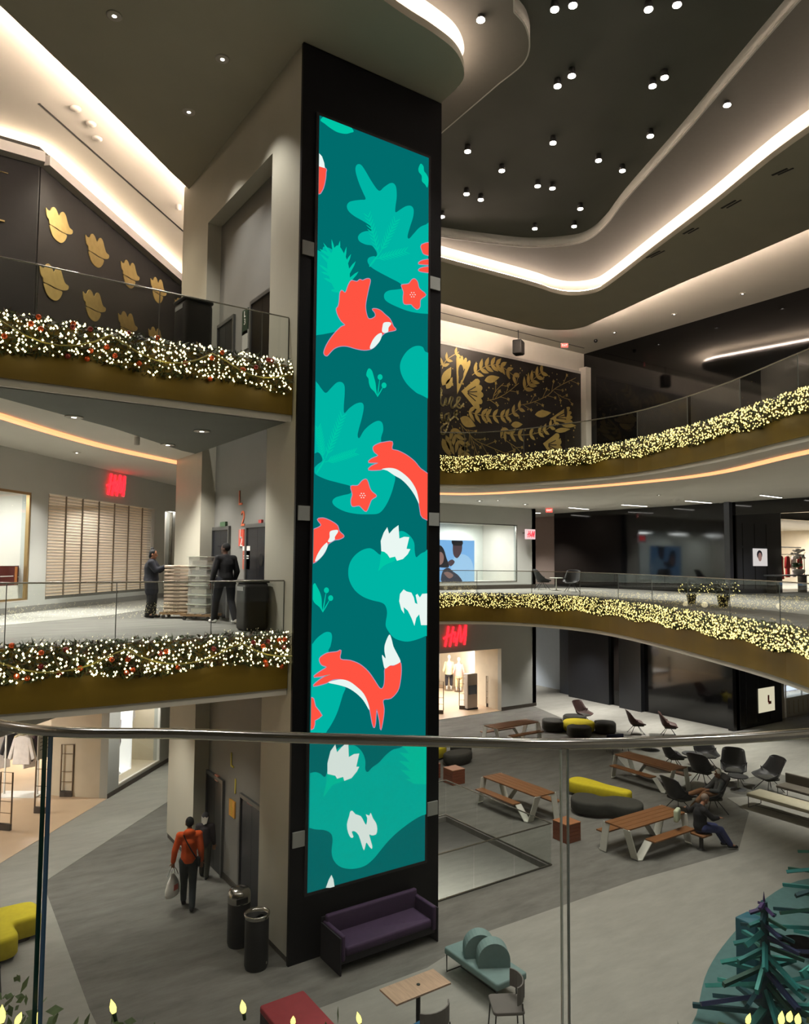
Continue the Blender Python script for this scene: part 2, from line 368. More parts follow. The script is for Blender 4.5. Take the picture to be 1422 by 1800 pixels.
# ------------------------------------------------------------------ slabs of level 2 and 3
def slab(outline, ztop, zbot, top, bottom, nm):
    fr = Frame((0, 0, 0), (1, 0, 0), (0, 1, 0))
    a = MB(); a.plate(outline, fr, ztop-.3, ztop); struct(a, 'floor', top)
    b = MB(); b.plate(outline, fr, zbot, ztop-.3); struct(b, 'ceiling', bottom)
core = [(5.95, 19.45), (9.25, 19.45)]
out2 = [tuple(p[:2]) for p in L2L]+core+[tuple(p[:2]) for p in L2R[:-1]]
hole2 = out2
fr0 = Frame((0, 0, 0), (1, 0, 0), (0, 1, 0))
big = rect(-14, -8, 50, 45)
def slab_hole(hole, zt, zb, mt, mbm):
    a = MB(); a.plate(big, fr0, zt-.3, zt, holes=[hole]); struct(a, 'floor', mt)
    b = MB(); b.plate(big, fr0, zb, zt-.3, holes=[hole]); struct(b, 'ceiling', mbm)
h2 = [(5.94, 12.5), (5.94, 19.4), (9.25, 19.4)]+[(p[0], p[1]) for p in L2R]+[(p[0], p[1]) for p in L2L[1:-1]]
slab_hole(h2, F2, S2, M_DARK, M_CEILW)
h3 = [(5.94, 12.5), (5.94, 19.4), (9.25, 19.4)]+[(p[0], p[1]) for p in L3R]+[(14, -7.9), (-13.9, -7.9), (-13.9, 12.5)]+[(p[0], p[1]) for p in L3L[:-1]]
slab_hole(h3, F3, S3, M_DARK, M_CEILW)
overlay([(-13, 13), (1.69, 16.75), (4.1, 18.4), (6.4, 21.2), (8.2, 24.8), (8.3, 26.6), (-13, 26.6)], F2, M_LIGHT)
overlay([(9.4, 24.6), (17.6, 25.0), (20.6, 23.6), (22.6, 19.5), (22.3, 15), (19.8, 10), (17, 5), (17, -5), (29.6, -5), (29.6, 26.6), (9.4, 26.6)], F2, M_LIGHT)
# golden fascias with a white drip trim under each
def fascia(path, z0, z1, d=.06):
    mb = MB(); wall_strip(mb, path, z0+.09, z1, d); struct(mb, 'trim', M_GOLD)
    mb = MB(); wall_strip(mb, path, z0-.03, z0+.09, d*.5); struct(mb, 'trim', M_WHITE)
for pth, a, b in ((L2L, S2, F2-.02), (L3L, S3, F3-.02)): fascia(pth, a, b, -.06)
for pth, a, b in ((L2R, S2, F2-.02), (L3R, S3, F3-.02)): fascia(pth, a, b, -.06)
# ------------------------------------------------------------------ walls
def wall(fr, outline, holes, name, m, th=.25):
    mb = MB(); mb.plate(outline, fr, -th, 0, holes=holes); return struct(mb, name, m)
wall(FD, rect(-11, 0, 9.0, 9.78), [rect(-7, .01, 4.6, 2.95), rect(5.24, .2, 8.02, 3.0), rect(-6, F2+.3, .5, 8.78), rect(1.2, F2+.28, 7.1, 8.83), rect(7.85, F2+.3, 8.5, 8.83)], 'wall_left', M_STORE)
wall(FD, rect(.25, F3, 9.4, ZO), [], 'wall_left', mat('dark_slate_wall', (36, 36, 36), .6, var=.08, spec=.2))
wall(FD, rect(.25, 17.1, 9.4, 17.36), [], 'trim', mat('grey_trim', (176, 174, 170), .5), -.3)
_c = FD(.25, 0); FL = Frame((-12, _c.y, 0), (1, 0, 0), (0, 0, 1))
wall(FL, rect(0, F3, _c.x+12, ZO), [], 'wall_left', mat('near_black_wall', (15, 15, 16), .6, var=.1, spec=.2))
wall(FL, rect(0, 17.1, _c.x+12.1, 17.36), [], 'trim', mat('grey_trim', (176, 174, 170), .5), -.3)
_cq = [FD(.3, 0, .05), FD(9.3, 0, .05)]; LEDGE_FILL = [(-10, _c.y-.05), (_c.x, _c.y-.05), (_cq[0].x, _cq[0].y), (_cq[1].x, _cq[1].y)]
wall(FK, rect(8.25, 0, 26.3, 9.78), [rect(17, .01, 24.0, 2.95), rect(14, F2+.33, 25.05, 8.93)], 'wall_back', M_STORE)
wall(Frame((26.3, 0, 0), (0, 1, 0), (0, 0, 1)), rect(26.75, 0, 40, 9.78), [], 'wall_back', mat('pink_grey_wall', (186, 168, 158), .6))
wall(FA, rect(9.2, F3, 28.2, ZO), [], 'wall_back', M_WHITE)
# dark glossy shopfront on the right
wall(FX, rect(-27.7, 0, -18.2, 9.78), [], 'wall_right', M_BLACK)
wall(FX, rect(-28.76, F2, -27.7, 9.78), [], 'wall_right', M_BLACK)
wall(Frame((30.6, 0, 0), (0, -1, 0), (0, 0, 1)), rect(-40, 0, -28.6, 4.72), [], 'wall_right', mat('pale_blue_wall', (190, 202, 214), .5))
wall(Frame((29.9, 0, 0), (0, -1, 0), (0, 0, 1)), rect(-28.6, 0, -27.6, 4.72), [], 'wall_right', mat('slate_gap', (60, 66, 74), .4))
wall(FX, rect(-18.2, 9.2, 8, 9.78), [], 'wall_right', M_BLACK)
FC = Frame((0, 18.2, 0), (1, 0, 0), (0, 0, 1))
wall(FC, rect(29.45, 0, 33.3, 4.72), [], 'wall_right', M_BLACK)
wall(FC, rect(29.45, F2, 33.6, 9.78), [], 'wall_right', mat('charcoal_panel', (66, 68, 74), .35))
wall(FC, rect(33.3, 3.2, 48, 4.72), [], 'wall_right', M_BLACK)
wall(FC, rect(33.6, 9.2, 48, 9.78), [], 'wall_right', M_BLACK)
wall(Frame((31.5, 0, 0), (0, -1, 0), (0, 0, 1)), rect(-40, F2, -28.8, 9.78), [], 'wall_right', mat('pink_grey_wall', (186, 168, 158), .6))
mb = MB(); mb.bb(29.5, 24.9, 0, 29.72, 27.6, 4.72); mb.bb(29.42, 22.9, 0, 29.72, 24.2, 4.72); struct(mb, 'wall_right', mat('dark_panel', (34, 36, 40), .3))
wall(F3X, rect(-25, F3, 8, ZO), [], 'wall_right', mat('black_gloss_upper', (9, 9, 9), .06, var=.1, spec=.35))
mb = MB(); mb.bb(27.62, 24.55, 12.6, 27.99, 24.98, 16.8); struct(mb, 'trim', M_WHITE)
# closing walls beyond the view, left and behind
mb = MB(); mb.bb(-14.2, -8, 0, -14, 45, ZR+.2); struct(mb, 'wall_far_left', M_WHITE)
mb = MB(); mb.bb(-14, -8.2, 0, 50, -8, ZR+.2); struct(mb, 'wall_near', M_WHITE)
mb = MB(); mb.bb(-14, 44.8, 0, 50, 45, ZR+.2); mb.bb(49.8, -8, 0, 50, 45, ZR+.2); struct(mb, 'wall_far', M_WHITE)
# elevator core: piers, recessed grey wall, header
mb = MB(); mb.bb(5.95, 12.27, .12, 9.2, 13.6, ZS+.2); struct(mb, 'wall_core', M_PIER)
mb = MB(); mb.bb(5.95, 17.45, .12, 9.2, 19.45, ZS+.2); struct(mb, 'wall_core', M_PIER)
mb = MB(); mb.bb(5.95, 13.6, 15.5, 9.2, 17.45, ZS+.2); struct(mb, 'wall_core', M_PIER)
mb = MB(); mb.bb(6.3, 13.6, 0, 9.2, 17.45, 15.5); struct(mb, 'wall_core', M_GREYW)
mb = MB(); mb.bb(5.97, 12.29, 0, 9.18, 13.6, .12); mb.bb(5.97, 17.45, 0, 9.18, 19.43, .12); mb.bb(6.27, 15.25, 0, 6.3, 16.4, .12); struct(mb, 'baseboard_core', M_SKIRT)
# L1 and L2 store skirtings
mb = MB(); mb.plate(rect(4.6, 0, 5.24, .14), FD, 0, .02); mb.plate(rect(8.02, 0, 9, .14), FD, 0, .02); mb.plate(rect(5.24, 0, 8.02, .14), FD, 0, .02); struct(mb, 'baseboard_left', M_SKIRT)
mb = MB(); mb.plate(rect(24.0, 0, 26.3, .16), FK, 0, .02); struct(mb, 'baseboard_back', M_SKIRT)
mb = MB(); mb.plate(rect(-6, F2, 8.9, F2+.16), FD, 0, .02); struct(mb, 'baseboard_left', M_GREYW)
mb = MB(); mb.plate(rect(8.4, F2, 26.3, F2+.2), FK, 0, .02); struct(mb, 'baseboard_back', M_SKIRT)
# ------------------------------------------------------------------ top ceilings
hA = [(3, 9.9), (6.58, 10.45), (7.81, 10.6), (8.47, 10.75), (8.97, 11.1), (9.2, 11.5), (9.22, 12.3), (9.22, 18.7), (9.6, 19.0)]
hA = [tuple(p[:2]) for p in smooth([(0, 9.2), (3, 9.8), (6.58, 10.45), (7.81, 10.6), (8.47, 10.75), (8.97, 11.1), (9.18, 11.5), (9.22, 12.3)], 5)]+[(9.22, 18.9)]
hA2 = [tuple(p[:2]) for p in smooth([(9.5, 19.05), (14.25, 18.95), (18.15, 18.75), (19.4, 18.8), (20.2, 18.62), (20.66, 18.0), (20.5, 17.1), (19.34, 14.3), (18.24, 11.6), (17.2, 9.3), (15.6, 5.5), (12, 2), (6, 1), (1, 3), (-1, 7), (-.6, 9)], 5)]
holeA = hA+hA2
outB = [tuple(p[:2]) for p in smooth([(-14, 1.4), (1.04, 14.5), (6.0, 19.1), (9.6, 22.0), (16.6, 22.12), (21.4, 22.13), (22.7, 21.9), (23.35, 21.1), (23.2, 19.6), (22.45, 15.6), (22.15, 13.1), (21.8, 10.7), (21.0, 5), (20.4, -7.9)], 5)]+[(-14, -7.9)]
# straighten: keep only a clean order for the polygon
mb = MB(); mb.plate(outB, fr0, ZS, ZS+.16, holes=[holeA]); struct(mb, 'ceiling', M_CEILG)
holeC = [tuple(p[:2]) for p in smooth([G(905, 20, ZO), G(925, 45, ZO), G(932, 80, ZO), G(920, 112, ZO), G(880, 145, ZO)], 4)]
holeC += [tuple(G(775, 235, ZO)[:2]), (10.9, 16.6), (11.8, 17.9)]
holeC += [tuple(p[:2]) for p in smooth([G(*q, ZO) for q in [(760, 414), (850, 426), (930, 434), (1000, 430), (1035, 420), (1065, 395), (1100, 350), (1200, 238), (1300, 120), (1400, 5)]]+[Vector((11.5, 3.0, ZO)), Vector((8, 3.5, ZO)), Vector((6.5, 7, ZO))], 5)]
mb = MB(); mb.plate(big, fr0, ZO, ZO+.05, holes=[holeC]); struct(mb, 'ceiling', M_CEILW)
mb = MB(); mb.plate(big, fr0, ZR, ZR+.1); struct(mb, 'ceiling', M_CEILD)
hc = holeC+[holeC[0]]
mb = MB(); wall_strip(mb, hc, ZO-.015, ZR, .03); struct(mb, 'trim', mat('recess_trim', (176, 176, 166), .6))
# grey skin of the inner ring ceiling (between soffit opening and recess)
ring_out = offset_path(holeA+[holeA[0]], 0)
mb = MB(); mb.plate(holeA, fr0, ZO-.012, ZO-.006, holes=[holeC]); struct(mb, 'ceiling', mat('ring_ceiling', (104, 102, 92), .8))
# cove light lines standing on the soffit's rims, hidden behind its lip
M_COVE = emis('cove_led', (255, 228, 214), 42); M_COVE2 = emis('cove_led_outer', (255, 228, 206), 240)
def cove(path, z, m, wdt=.05, name='cove_light', closed=False):
    t = thing('cove_light', *LBL.pop(0), loc=(0, 0, 0)) if False else None
    mb = MB(); wall_strip(mb, path, z, z+wdt, .04); return mb
def cove_thing(path, z, m, label, h=.05):
    mb = MB(); wall_strip(mb, path, z, z+h, .03); o = mb.build('cove_light', m); tag(o, label, 'cove light'); return o
cove_thing(LEDGE_FILL, 17.37, emis('ledge_fill_glow', (255, 226, 196), 62), 'added glow strip lying on top of the grey ledge over the gold blossom wall')  # strip added to brighten the left ceiling, tucked behind the ledge
iB = [tuple(p) for p in offset_path(outB[:-2], -.10)]
cove_thing(iB, ZS+.17, M_COVE2, 'white cove light line along the outer rim of the big ceiling soffit')
cove_thing([tuple(p) for p in offset_path(hA[:-2], .10)], ZS+.17, M_COVE, 'white cove light line over the rounded soffit corner beside the display pier')
cove_thing([tuple(p) for p in offset_path(hA2, .10)], ZS+.17, M_COVE, 'white cove light line along the inner rim of the soffit around the dark recess')
# level 2 ceiling: dark part near the left edge, LED lines left and right
def skin(pts, z, m, nm='ceiling'):
    mb = MB(); mb.plate(pts, fr0, z-.012, z-.002); return struct(mb, nm, m)
dk = [(-6, 12.7), (1.3, 12.68), (5.93, 12.7), (5.93, 17.9), (5.5, 17.6), (3.41, 15.35), (1.79, 13.99), (1.21, 13.5), (-1.5, 12.9)]
skin(dk, S3, M_CEILD)
M_LED = emis('amber_led', (255, 158, 104), 2.0)
def led(path, z, label):
    mb = MB(); wall_strip(mb, path, z-.06, z-.005, .20); o = mb.build('led_strip', M_LED); tag(o, label, 'light strip')
ledL = smooth([G(*q, S3) for q in [(0, 725), (100, 757), (200, 785), (322, 812)]], 6)
ledL = [Vector((-3, 12.2, 0)), Vector((-1, 13.2, 0))]+ledL
ledR = smooth([Vector((9.3, 21.5, 0)), Vector((13.5, 23.4, 0))]+[G(*q, S3) for q in [(770, 866), (850, 866), (950, 860), (1100, 848), (1250, 830), (1422, 790)]]+[Vector((15.6, 4.5, 0))], 6)
led(ledL, S3, 'amber light strip curving across the ceiling above the left storefronts')
led(ledR, S3, 'long amber light strip curving under the right balcony soffit')
# soffit slot lines
for pts, z in (([(68, 182), (334, 417)], ZO), ([(770, 548), (1027, 612)], ZO)):
    a, b = [G(*q, z) for q in pts]; mb = MB(); t = (b-a).normalized(); n = Vector((-t.y, t.x, 0))*.03
    mb.add([a-n, b-n, b+n, a+n, a-n-Vector((0, 0, .004)), b-n-Vector((0, 0, .004)), b+n-Vector((0, 0, .004)), a+n-Vector((0, 0, .004))], [(4, 7, 6, 5), (0, 1, 5, 4), (2, 3, 7, 6), (1, 2, 6, 5), (3, 0, 4, 7)])
    o = mb.build('air_slot', M_BLACKM); tag(o, 'long black air slot in the white ceiling, '+('left side' if pts[0][0] < 500 else 'above the gold flowered mural'), 'air slot')
for i, q in enumerate([[(1357, 308), (1384, 296)], [(1268, 366), (1293, 352)], [(1201, 411), (1219, 401)], [(1136, 453), (1160, 441)]]):
    a, b = G(*q[0], ZS), G(*q[1], ZS); t = (b-a); c = (a+b)/2; mb = MB(); ang = math.atan2(t.y, t.x)
    mb.box((c.x, c.y, ZS-.006), (t.length, .07, .012), ang); mb.box((c.x+.1, c.y-.1, ZS-.006), (t.length, .05, .012), ang)
    o = mb.build('air_slot', M_BLACKM); tag(o, ['black twin air slot in the grey soffit, the one nearest the right picture edge', 'black twin air slot in the grey soffit, second from the right picture edge', 'black twin air slot in the grey soffit, third from the right picture edge', 'black twin air slot in the grey soffit, closest to the soffit bend'][i], 'air slot', 'air slots in the soffit')
# ------------------------------------------------------------------ the tall video display on the pier
def crop(x0, y0, s): return lambda pts: [(x0+x/s, y0+y/s) for x, y in pts]
cA, cB, cC, cD, cE = crop(500, 60, 4.5), crop(500, 440, 4.74), crop(500, 740, 4.74), crop(500, 1060, 4.74), crop(440, 1360, 3.742)
cB = crop(500, 440, 4.741); cC = crop(500, 740, 4.74); cD = crop(500, 1060, 4.741)
disp = thing('video_display', 'tall lit video screen on the black pier with teal leaves, fox and bird', 'video screen', (5.93, 12.24, 0))
def loc_build(mb, name, m, parent, label=None):
    o = mb.build(name, m, parent); o.location = -Vector(parent.location); 
    if label: o['label'] = label
    return o
mb = MB(); mb.bb(5.93, 12.2, 0.0, 9.24, 12.265, ZS-.01); loc_build(mb, 'cladding', mat('black_cladding', (7, 7, 9), .5, var=.1, spec=.2), disp)
sx0, sx1, sz0, sz1 = 6.27, 8.87, 1.2, 15.68
mb = MB(); mb.bb(sx0-.06, 12.16, sz0-.06, sx1+.06, 12.2, sz1+.06); loc_build(mb, 'bezel', M_BLACKM, disp)
def E(n, c, s=1.0):
    m = emis(n, c, s, base=(0, 0, 0)); b = m.node_tree.nodes['Principled BSDF']; b.inputs['Specular IOR Level'].default_value = 0; b.inputs['Roughness'].default_value = 1; return m
T0 = E('led_teal_dark', (0, 108, 108)); T1 = E('led_teal', (0, 180, 164)); T2 = E('led_teal_light', (0, 198, 166)); TR = E('led_red', (255, 84, 66)); TW = E('led_white', (234, 247, 242)); TH = E('led_halo', (176, 150, 190))
FS = Frame((0, 12.16, 0), (1, 0, 0), (0, 0, 1))
mb = MB(); mb.bb(sx0, 12.155, sz0, sx1, 12.16, sz1); loc_build(mb, 'screen_panel', T0, disp)
LAY = [0]
def fig(name, pts, m, n=5, halo=False, sm=True, parent=None):
    LAY[0] += 1; d = .006+LAY[0]*.0006
    P = [FS.px(x, y) for x, y in pts]
    if sm: P = [tuple(p) for p in smooth([Vector((a, b)) for a, b in P], n, True)]
    if halo:
        c = [(P[i][0], P[i][1]) for i in range(len(P))]; L = len(c)
        ar = sum(c[i-1][0]*c[i][1]-c[i][0]*c[i-1][1] for i in range(L)); sg = -1 if ar > 0 else 1
        Q = []
        for i in range(L):
            t = Vector((c[(i+1) % L][0]-c[i-1][0], c[(i+1) % L][1]-c[i-1][1]))
            if t.length < 1e-6: continue
            t.normalize(); Q.append((c[i][0]-sg*t.y*.014*-1 if False else c[i][0]+(-t.y)*sg*.014, c[i][1]+t.x*sg*.014))
        q = clip(Q, sx0, sx1, sz0, sz1)
        if len(q) > 2: mb = MB(); mb.plate(q, FS, d-.0003, d-.0002); loc_build(mb, 'picture_outline', TH, disp)
    P = clip(P, sx0, sx1, sz0, sz1)
    if len(P) < 3: return
    mb = MB(); mb.plate(P, FS, d, d+.0002); loc_build(mb, name, m, disp)
def blades(name, pairs, wid, m, crop_):
    LAY[0] += 1; d = .006+LAY[0]*.0006; mb = MB()
    for (a, b) in pairs:
        (ax, ay), (bx, by) = crop_([a, b]); A = Vector(FS.px(ax, ay)); B = Vector(FS.px(bx, by)); t = (B-A); n = Vector((-t.y, t.x)).normalized()*wid
        pts = clip([A-n*.6, A+t*.35-n, A+t*.8-n*.6, B, A+t*.8+n*.6, A+t*.35+n, A+n*.6], sx0, sx1, sz0, sz1)
        if len(pts) > 2: mb.plate(pts, FS, d, d+.0002)
    loc_build(mb, name, m, disp)
def pine(name, stem, crop_, m, n=9, ln=62, wid=.013):
    P = []
    (x0, y0), (x1, y1) = stem; dx, dy = x1-x0, y1-y0; L = math.hypot(dx, dy); ux, uy = dx/L, dy/L
    for k in range(n):
        t = .12+.85*k/(n-1); px, py = x0+dx*t, y0+dy*t; l = ln*(1-.3*abs(t-.5))
        for sg in (1, -1):
            c, s = math.cos(.62), math.sin(.62)*sg
            P.append(((px, py), (px+l*(ux*c-uy*s), py+l*(uy*c+ux*s))))
    P.append(((x0, y0), (x1, y1)))
    blades(name, P, wid, m, crop_)
fig('leaf_shape', cA([(285, 675), (320, 712), (370, 750), (420, 778), (480, 790), (520, 782), (545, 765), (480, 690), (380, 620)]), T2)
fig('leaf_shape', cB([(150, 0), (300, 10), (330, -30), (430, 20), (480, 150), (520, 330), (520, 600), (440, 670), (350, 695), (270, 707), (180, 712)]), T1)
P = cA([(575, 1032), (605, 1036), (640, 1085), (690, 1170), (745, 1240), (785, 1212), (830, 1182), (862, 1182), (882, 1215), (886, 1290), (876, 1370), (878, 1410), (915, 1388), (960, 1362), (1000, 1360), (1020, 1390), (1015, 1450), (990, 1530), (972, 1600), (985, 1618), (1020, 1580), (1065, 1532), (1115, 1508), (1200, 1490)])
P += cB([(1260, 200), (1260, 530), (1190, 530), (1120, 525), (1040, 510), (960, 482), (870, 440), (832, 405), (832, 362), (868, 336), (935, 327), (985, 315), (960, 275), (880, 232), (800, 190), (735, 152), (702, 120), (690, 88), (702, 62), (740, 50)])
P += cA([(728, 1760), (728, 1728), (712, 1700), (690, 1674), (640, 1665), (592, 1640), (580, 1606), (600, 1576), (640, 1560), (685, 1555), (678, 1520), (620, 1480), (550, 1440), (505, 1400), (492, 1360), (510, 1330), (550, 1318), (600, 1312), (640, 1306), (620, 1255), (590, 1185), (566, 1110), (560, 1060)])
fig('leaf_shape', P, T1, 4)
for st in (((745, 1745), (660, 1440)), ((755, 1730), (875, 1480)), ((720, 1780), (950, 1720))): pine('pine_sprig', st, cA, T2)
blades('pine_sprig', [((670, 1840), (760, 1720))], .02, T2, cA)
fig('fern_shape', cB([(390, 20), (440, -40), (490, 20), (530, 120), (540, 250), (480, 360), (420, 330), (370, 220), (355, 100)]), T2)
blades('fern_shape', [((430, 120), t) for t in ((321, -62), (390, -92), (461, -80))]+[((470, 200), t) for t in ((515, -30), (553, 32))]+[((490, 250), (592, 92)), ((500, 290), (615, 178)), ((400, 60), (290, -8)), ((400, 130), (295, 30)), ((410, 210), (285, 120)), ((430, 280), (325, 232)), ((450, 340), (385, 335)), ((440, 230), (300, 180)), ((500, 330), (600, 255))], .035, T2, cB)
fig('ball_shape', cA([(200, 1048), (318, 1062), (325, 1100), (320, 1155), (306, 1215), (285, 1255), (268, 1264), (200, 1264)]), TR, halo=True)
fig('ball_shape', cA([(200, 945), (272, 944), (295, 970), (312, 1020), (318, 1062), (270, 1048), (200, 1045)]), TW, sm=False)
fig('holly_leaf', cA([(1075, 1027), (1097, 1048), (1102, 1085), (1122, 1112), (1136, 1150), (1128, 1215), (1108, 1190), (1085, 1165), (1082, 1122), (1060, 1092), (1058, 1060)]), T2)
fig('bird_body', cB([(705, 240), (712, 258), (700, 310), (685, 380), (672, 460), (678, 520), (695, 568), (725, 572), (755, 550), (750, 520), (730, 492), (765, 490), (803, 507), (835, 537), (870, 567), (890, 600), (905, 635), (926, 661), (900, 672), (865, 678), (832, 690), (800, 722), (765, 785), (720, 822), (660, 832), (590, 820), (520, 800), (460, 800), (410, 820), (375, 855), (350, 880), (328, 866), (332, 830), (360, 770), (410, 700), (470, 640), (503, 624), (470, 590), (442, 540), (430, 490), (445, 470), (455, 420), (460, 360), (476, 337), (505, 355), (530, 292), (555, 255), (600, 263), (625, 246), (650, 253), (680, 240)]), TR, 3, True)
fig('bird_face', cB([(825, 605), (870, 600), (886, 615), (865, 645), (860, 680), (835, 690), (811, 680), (813, 640)]), TW)
fig('bird_belly', cB([(805, 690), (808, 715), (790, 760), (760, 795), (730, 820), (710, 820), (712, 795), (735, 745), (770, 705)]), TW)
def star(pts, cr, dots=None):
    fig('flower_shape', cr(pts), TR, 3, True)
    if dots:
        LAY[0] += 1
        for k in range(7):
            mb = MB()
            a = k*1.05; r = 0 if k == 6 else 20; (x, y), = cr([(dots[0]+r*math.cos(a), dots[1]+r*math.sin(a))]); c = FS.px(x, y)
            mb.plate([(c[0]+.014*math.cos(b), c[1]+.012*math.sin(b)) for b in [i*math.pi/3 for i in range(6)]], FS, .006+LAY[0]*.0006, .0063+LAY[0]*.0006)
            loc_build(mb, 'stamen_dot', TW, disp)
star([(975, 290), (1030, 282), (1055, 252), (1080, 240), (1105, 265), (1120, 320), (1175, 372), (1130, 410), (1125, 470), (1100, 492), (1065, 465), (1050, 450), (995, 448), (986, 400), (990, 350), (976, 312)], cB, (1065, 372))
for q in ([(1140, -45), (1250, -60), (1250, 45), (1165, 35), (1145, 10)], [(1112, 110), (1150, 85), (1250, 78), (1250, 120), (1140, 119)], [(1112, 168), (1150, 145), (1250, 140), (1250, 188), (1150, 182)]): fig('flower_shape', cB(q), TR, 3, True)
fig('drop_shape', cB([(1110, 797), (1060, 810), (1010, 850), (972, 910), (958, 970), (972, 1040), (1012, 1110), (1070, 1168), (1130, 1205), (1280, 1240), (1280, 900), (1175, 850), (1150, 810)]), T1)
def holly(cr, leaf, c1, c2, base):
    fig('holly_leaf', cr(leaf), T2, 3); blades('holly_stem', [(base, c1), (base, c2)], .012, T2, cr)
    for c in (c1, c2): fig('berry_shape', cr([(c[0]+21*math.cos(k*math.pi/4), c[1]+24*math.sin(k*math.pi/4)) for k in range(8)]), T2, 2)
holly(cB, [(700, 985), (725, 1005), (742, 1060), (755, 1110), (760, 1160), (768, 1215), (745, 1180), (715, 1150), (700, 1110), (695, 1070), (678, 1045), (683, 1010)], (792, 1058), (825, 1127), (770, 1222))
P = cB([(150, 1000), (262, 1100), (300, 1150), (340, 1190), (385, 1148), (430, 1105), (470, 1100), (495, 1130), (497, 1200), (490, 1300), (495, 1358), (535, 1318), (590, 1280), (640, 1272), (656, 1310), (640, 1400), (615, 1490), (605, 1545), (620, 1565), (660, 1500), (720, 1447), (775, 1422), (810, 1440), (818, 1500), (800, 1590)])
P += cC([(850, 300), (915, 450), (905, 540), (872, 640), (830, 720), (780, 770), (700, 778), (600, 775), (500, 755), (422, 715), (394, 675), (418, 640), (480, 620), (548, 600), (552, 548), (450, 517), (350, 490), (270, 455), (246, 430), (246, 392), (272, 362), (310, 332), (300, 290), (270, 262), (150, 250)])
fig('leaf_shape', P, T1, 4)
for st in (((320, 320), (275, 60)), ((340, 310), (475, -40)), ((330, 345), (575, 265))): pine('pine_sprig', st, cC, T2, 11, 66)
blades('pine_sprig', [((262, 435), (340, 310))], .02, T2, cC)
star([(548, 545), (605, 540), (642, 500), (680, 490), (705, 560), (725, 592), (761, 625), (720, 655), (700, 702), (675, 753), (640, 725), (615, 705), (560, 710), (550, 660), (562, 612)], cC, (645, 622))
fig('fox_body', cC([(735, 217), (780, 190), (820, 180), (893, 175), (890, 235), (940, 250), (1010, 285), (1080, 340), (1130, 400), (1260, 520), (1260, 810), (1145, 806), (1120, 720), (1105, 640), (1080, 560), (1030, 490), (970, 435), (900, 400), (840, 394), (790, 408), (695, 408), (722, 375), (775, 350), (695, 346), (720, 316), (775, 290), (742, 258)]), TR, 3, True)
fig('fox_belly', cC([(805, 402), (860, 392), (920, 400), (980, 435), (1040, 490), (1085, 560), (1105, 620), (1115, 692), (1080, 622), (1030, 550), (970, 490), (910, 455), (850, 415)]), TW, 3)
fig('bird_body', cC([(270, 820), (310, 810), (350, 820), (400, 845), (437, 875), (452, 920), (490, 960), (450, 985), (415, 990), (380, 1010), (355, 1030), (330, 1090), (290, 1140), (240, 1180), (150, 1190), (150, 930), (240, 903), (290, 880), (298, 860)]), TR, 3, True)
fig('bird_face', cC([(375, 920), (432, 908), (440, 925), (415, 965), (412, 990), (375, 1010), (356, 1003), (370, 970)]), TW)
fig('bird_belly', cC([(350, 1015), (352, 1050), (320, 1110), (285, 1150), (250, 1170), (265, 1120), (300, 1060), (335, 1022)]), TW)
P = cC([(700, 1060), (740, 1075), (795, 1115), (810, 1040), (860, 970), (950, 920), (1000, 927), (1050, 970), (1075, 1020), (1078, 1080), (1090, 1135), (1120, 1112), (1160, 1092), (1260, 1080), (1260, 1740), (1170, 1790), (1090, 1822), (1020, 1837), (960, 1829), (900, 1802), (850, 1737), (836, 1690), (848, 1600), (835, 1540), (800, 1512), (730, 1495), (650, 1465), (580, 1410), (535, 1330), (525, 1250), (540, 1180), (580, 1120), (640, 1076)])
fig('leaf_shape', P, T1, 3)
fig('tulip_stem', cC([(800, 1085), (830, 1092), (870, 1138), (915, 1130), (910, 1165), (850, 1190), (810, 1215), (775, 1250), (790, 1180)]), T2, 3)
fig('tulip_flower', cC([(850, 885), (865, 940), (900, 900), (943, 868), (950, 980), (990, 965), (1033, 968), (1010, 1065), (1042, 1068), (1020, 1110), (980, 1150), (930, 1165), (915, 1130), (870, 1140), (850, 1110), (825, 1090), (800, 1085), (795, 1000), (820, 930)]), TW, sm=False)
holly(cC, [(245, 1350), (265, 1380), (290, 1430), (303, 1480), (305, 1540), (311, 1590), (285, 1550), (240, 1510), (222, 1450), (222, 1390)], (343, 1410), (378, 1475), (312, 1592))
RB = [(665, 240), (685, 262), (720, 275), (740, 310), (755, 332), (762, 290), (752, 262), (775, 272), (785, 253), (800, 290), (820, 320), (828, 360), (820, 395), (790, 402), (775, 398), (795, 470), (790, 490), (772, 470), (757, 448), (750, 470), (740, 500), (725, 460), (705, 400), (680, 375), (660, 378), (672, 410), (655, 417), (637, 385), (628, 330), (643, 275), (650, 246)]
fig('rabbit', cC([(985, 1403), (1010, 1420), (1050, 1430), (1070, 1470), (1080, 1515), (1100, 1525), (1085, 1450), (1100, 1440), (1120, 1470), (1140, 1440), (1260, 1430), (1260, 1700), (1130, 1700), (1115, 1610), (1090, 1640), (1075, 1706), (1050, 1640), (1020, 1580), (985, 1550), (990, 1605), (965, 1570), (948, 1500), (955, 1440)]), TW, sm=False)
fig('leaf_shape', cD([(120, 420), (215, 350), (255, 300), (295, 265), (340, 240), (380, 247), (389, 290), (376, 360), (360, 420), (420, 640), (500, 695), (480, 760), (440, 890), (400, 980), (350, 1060), (300, 1110), (120, 1110)]), T1, 3)
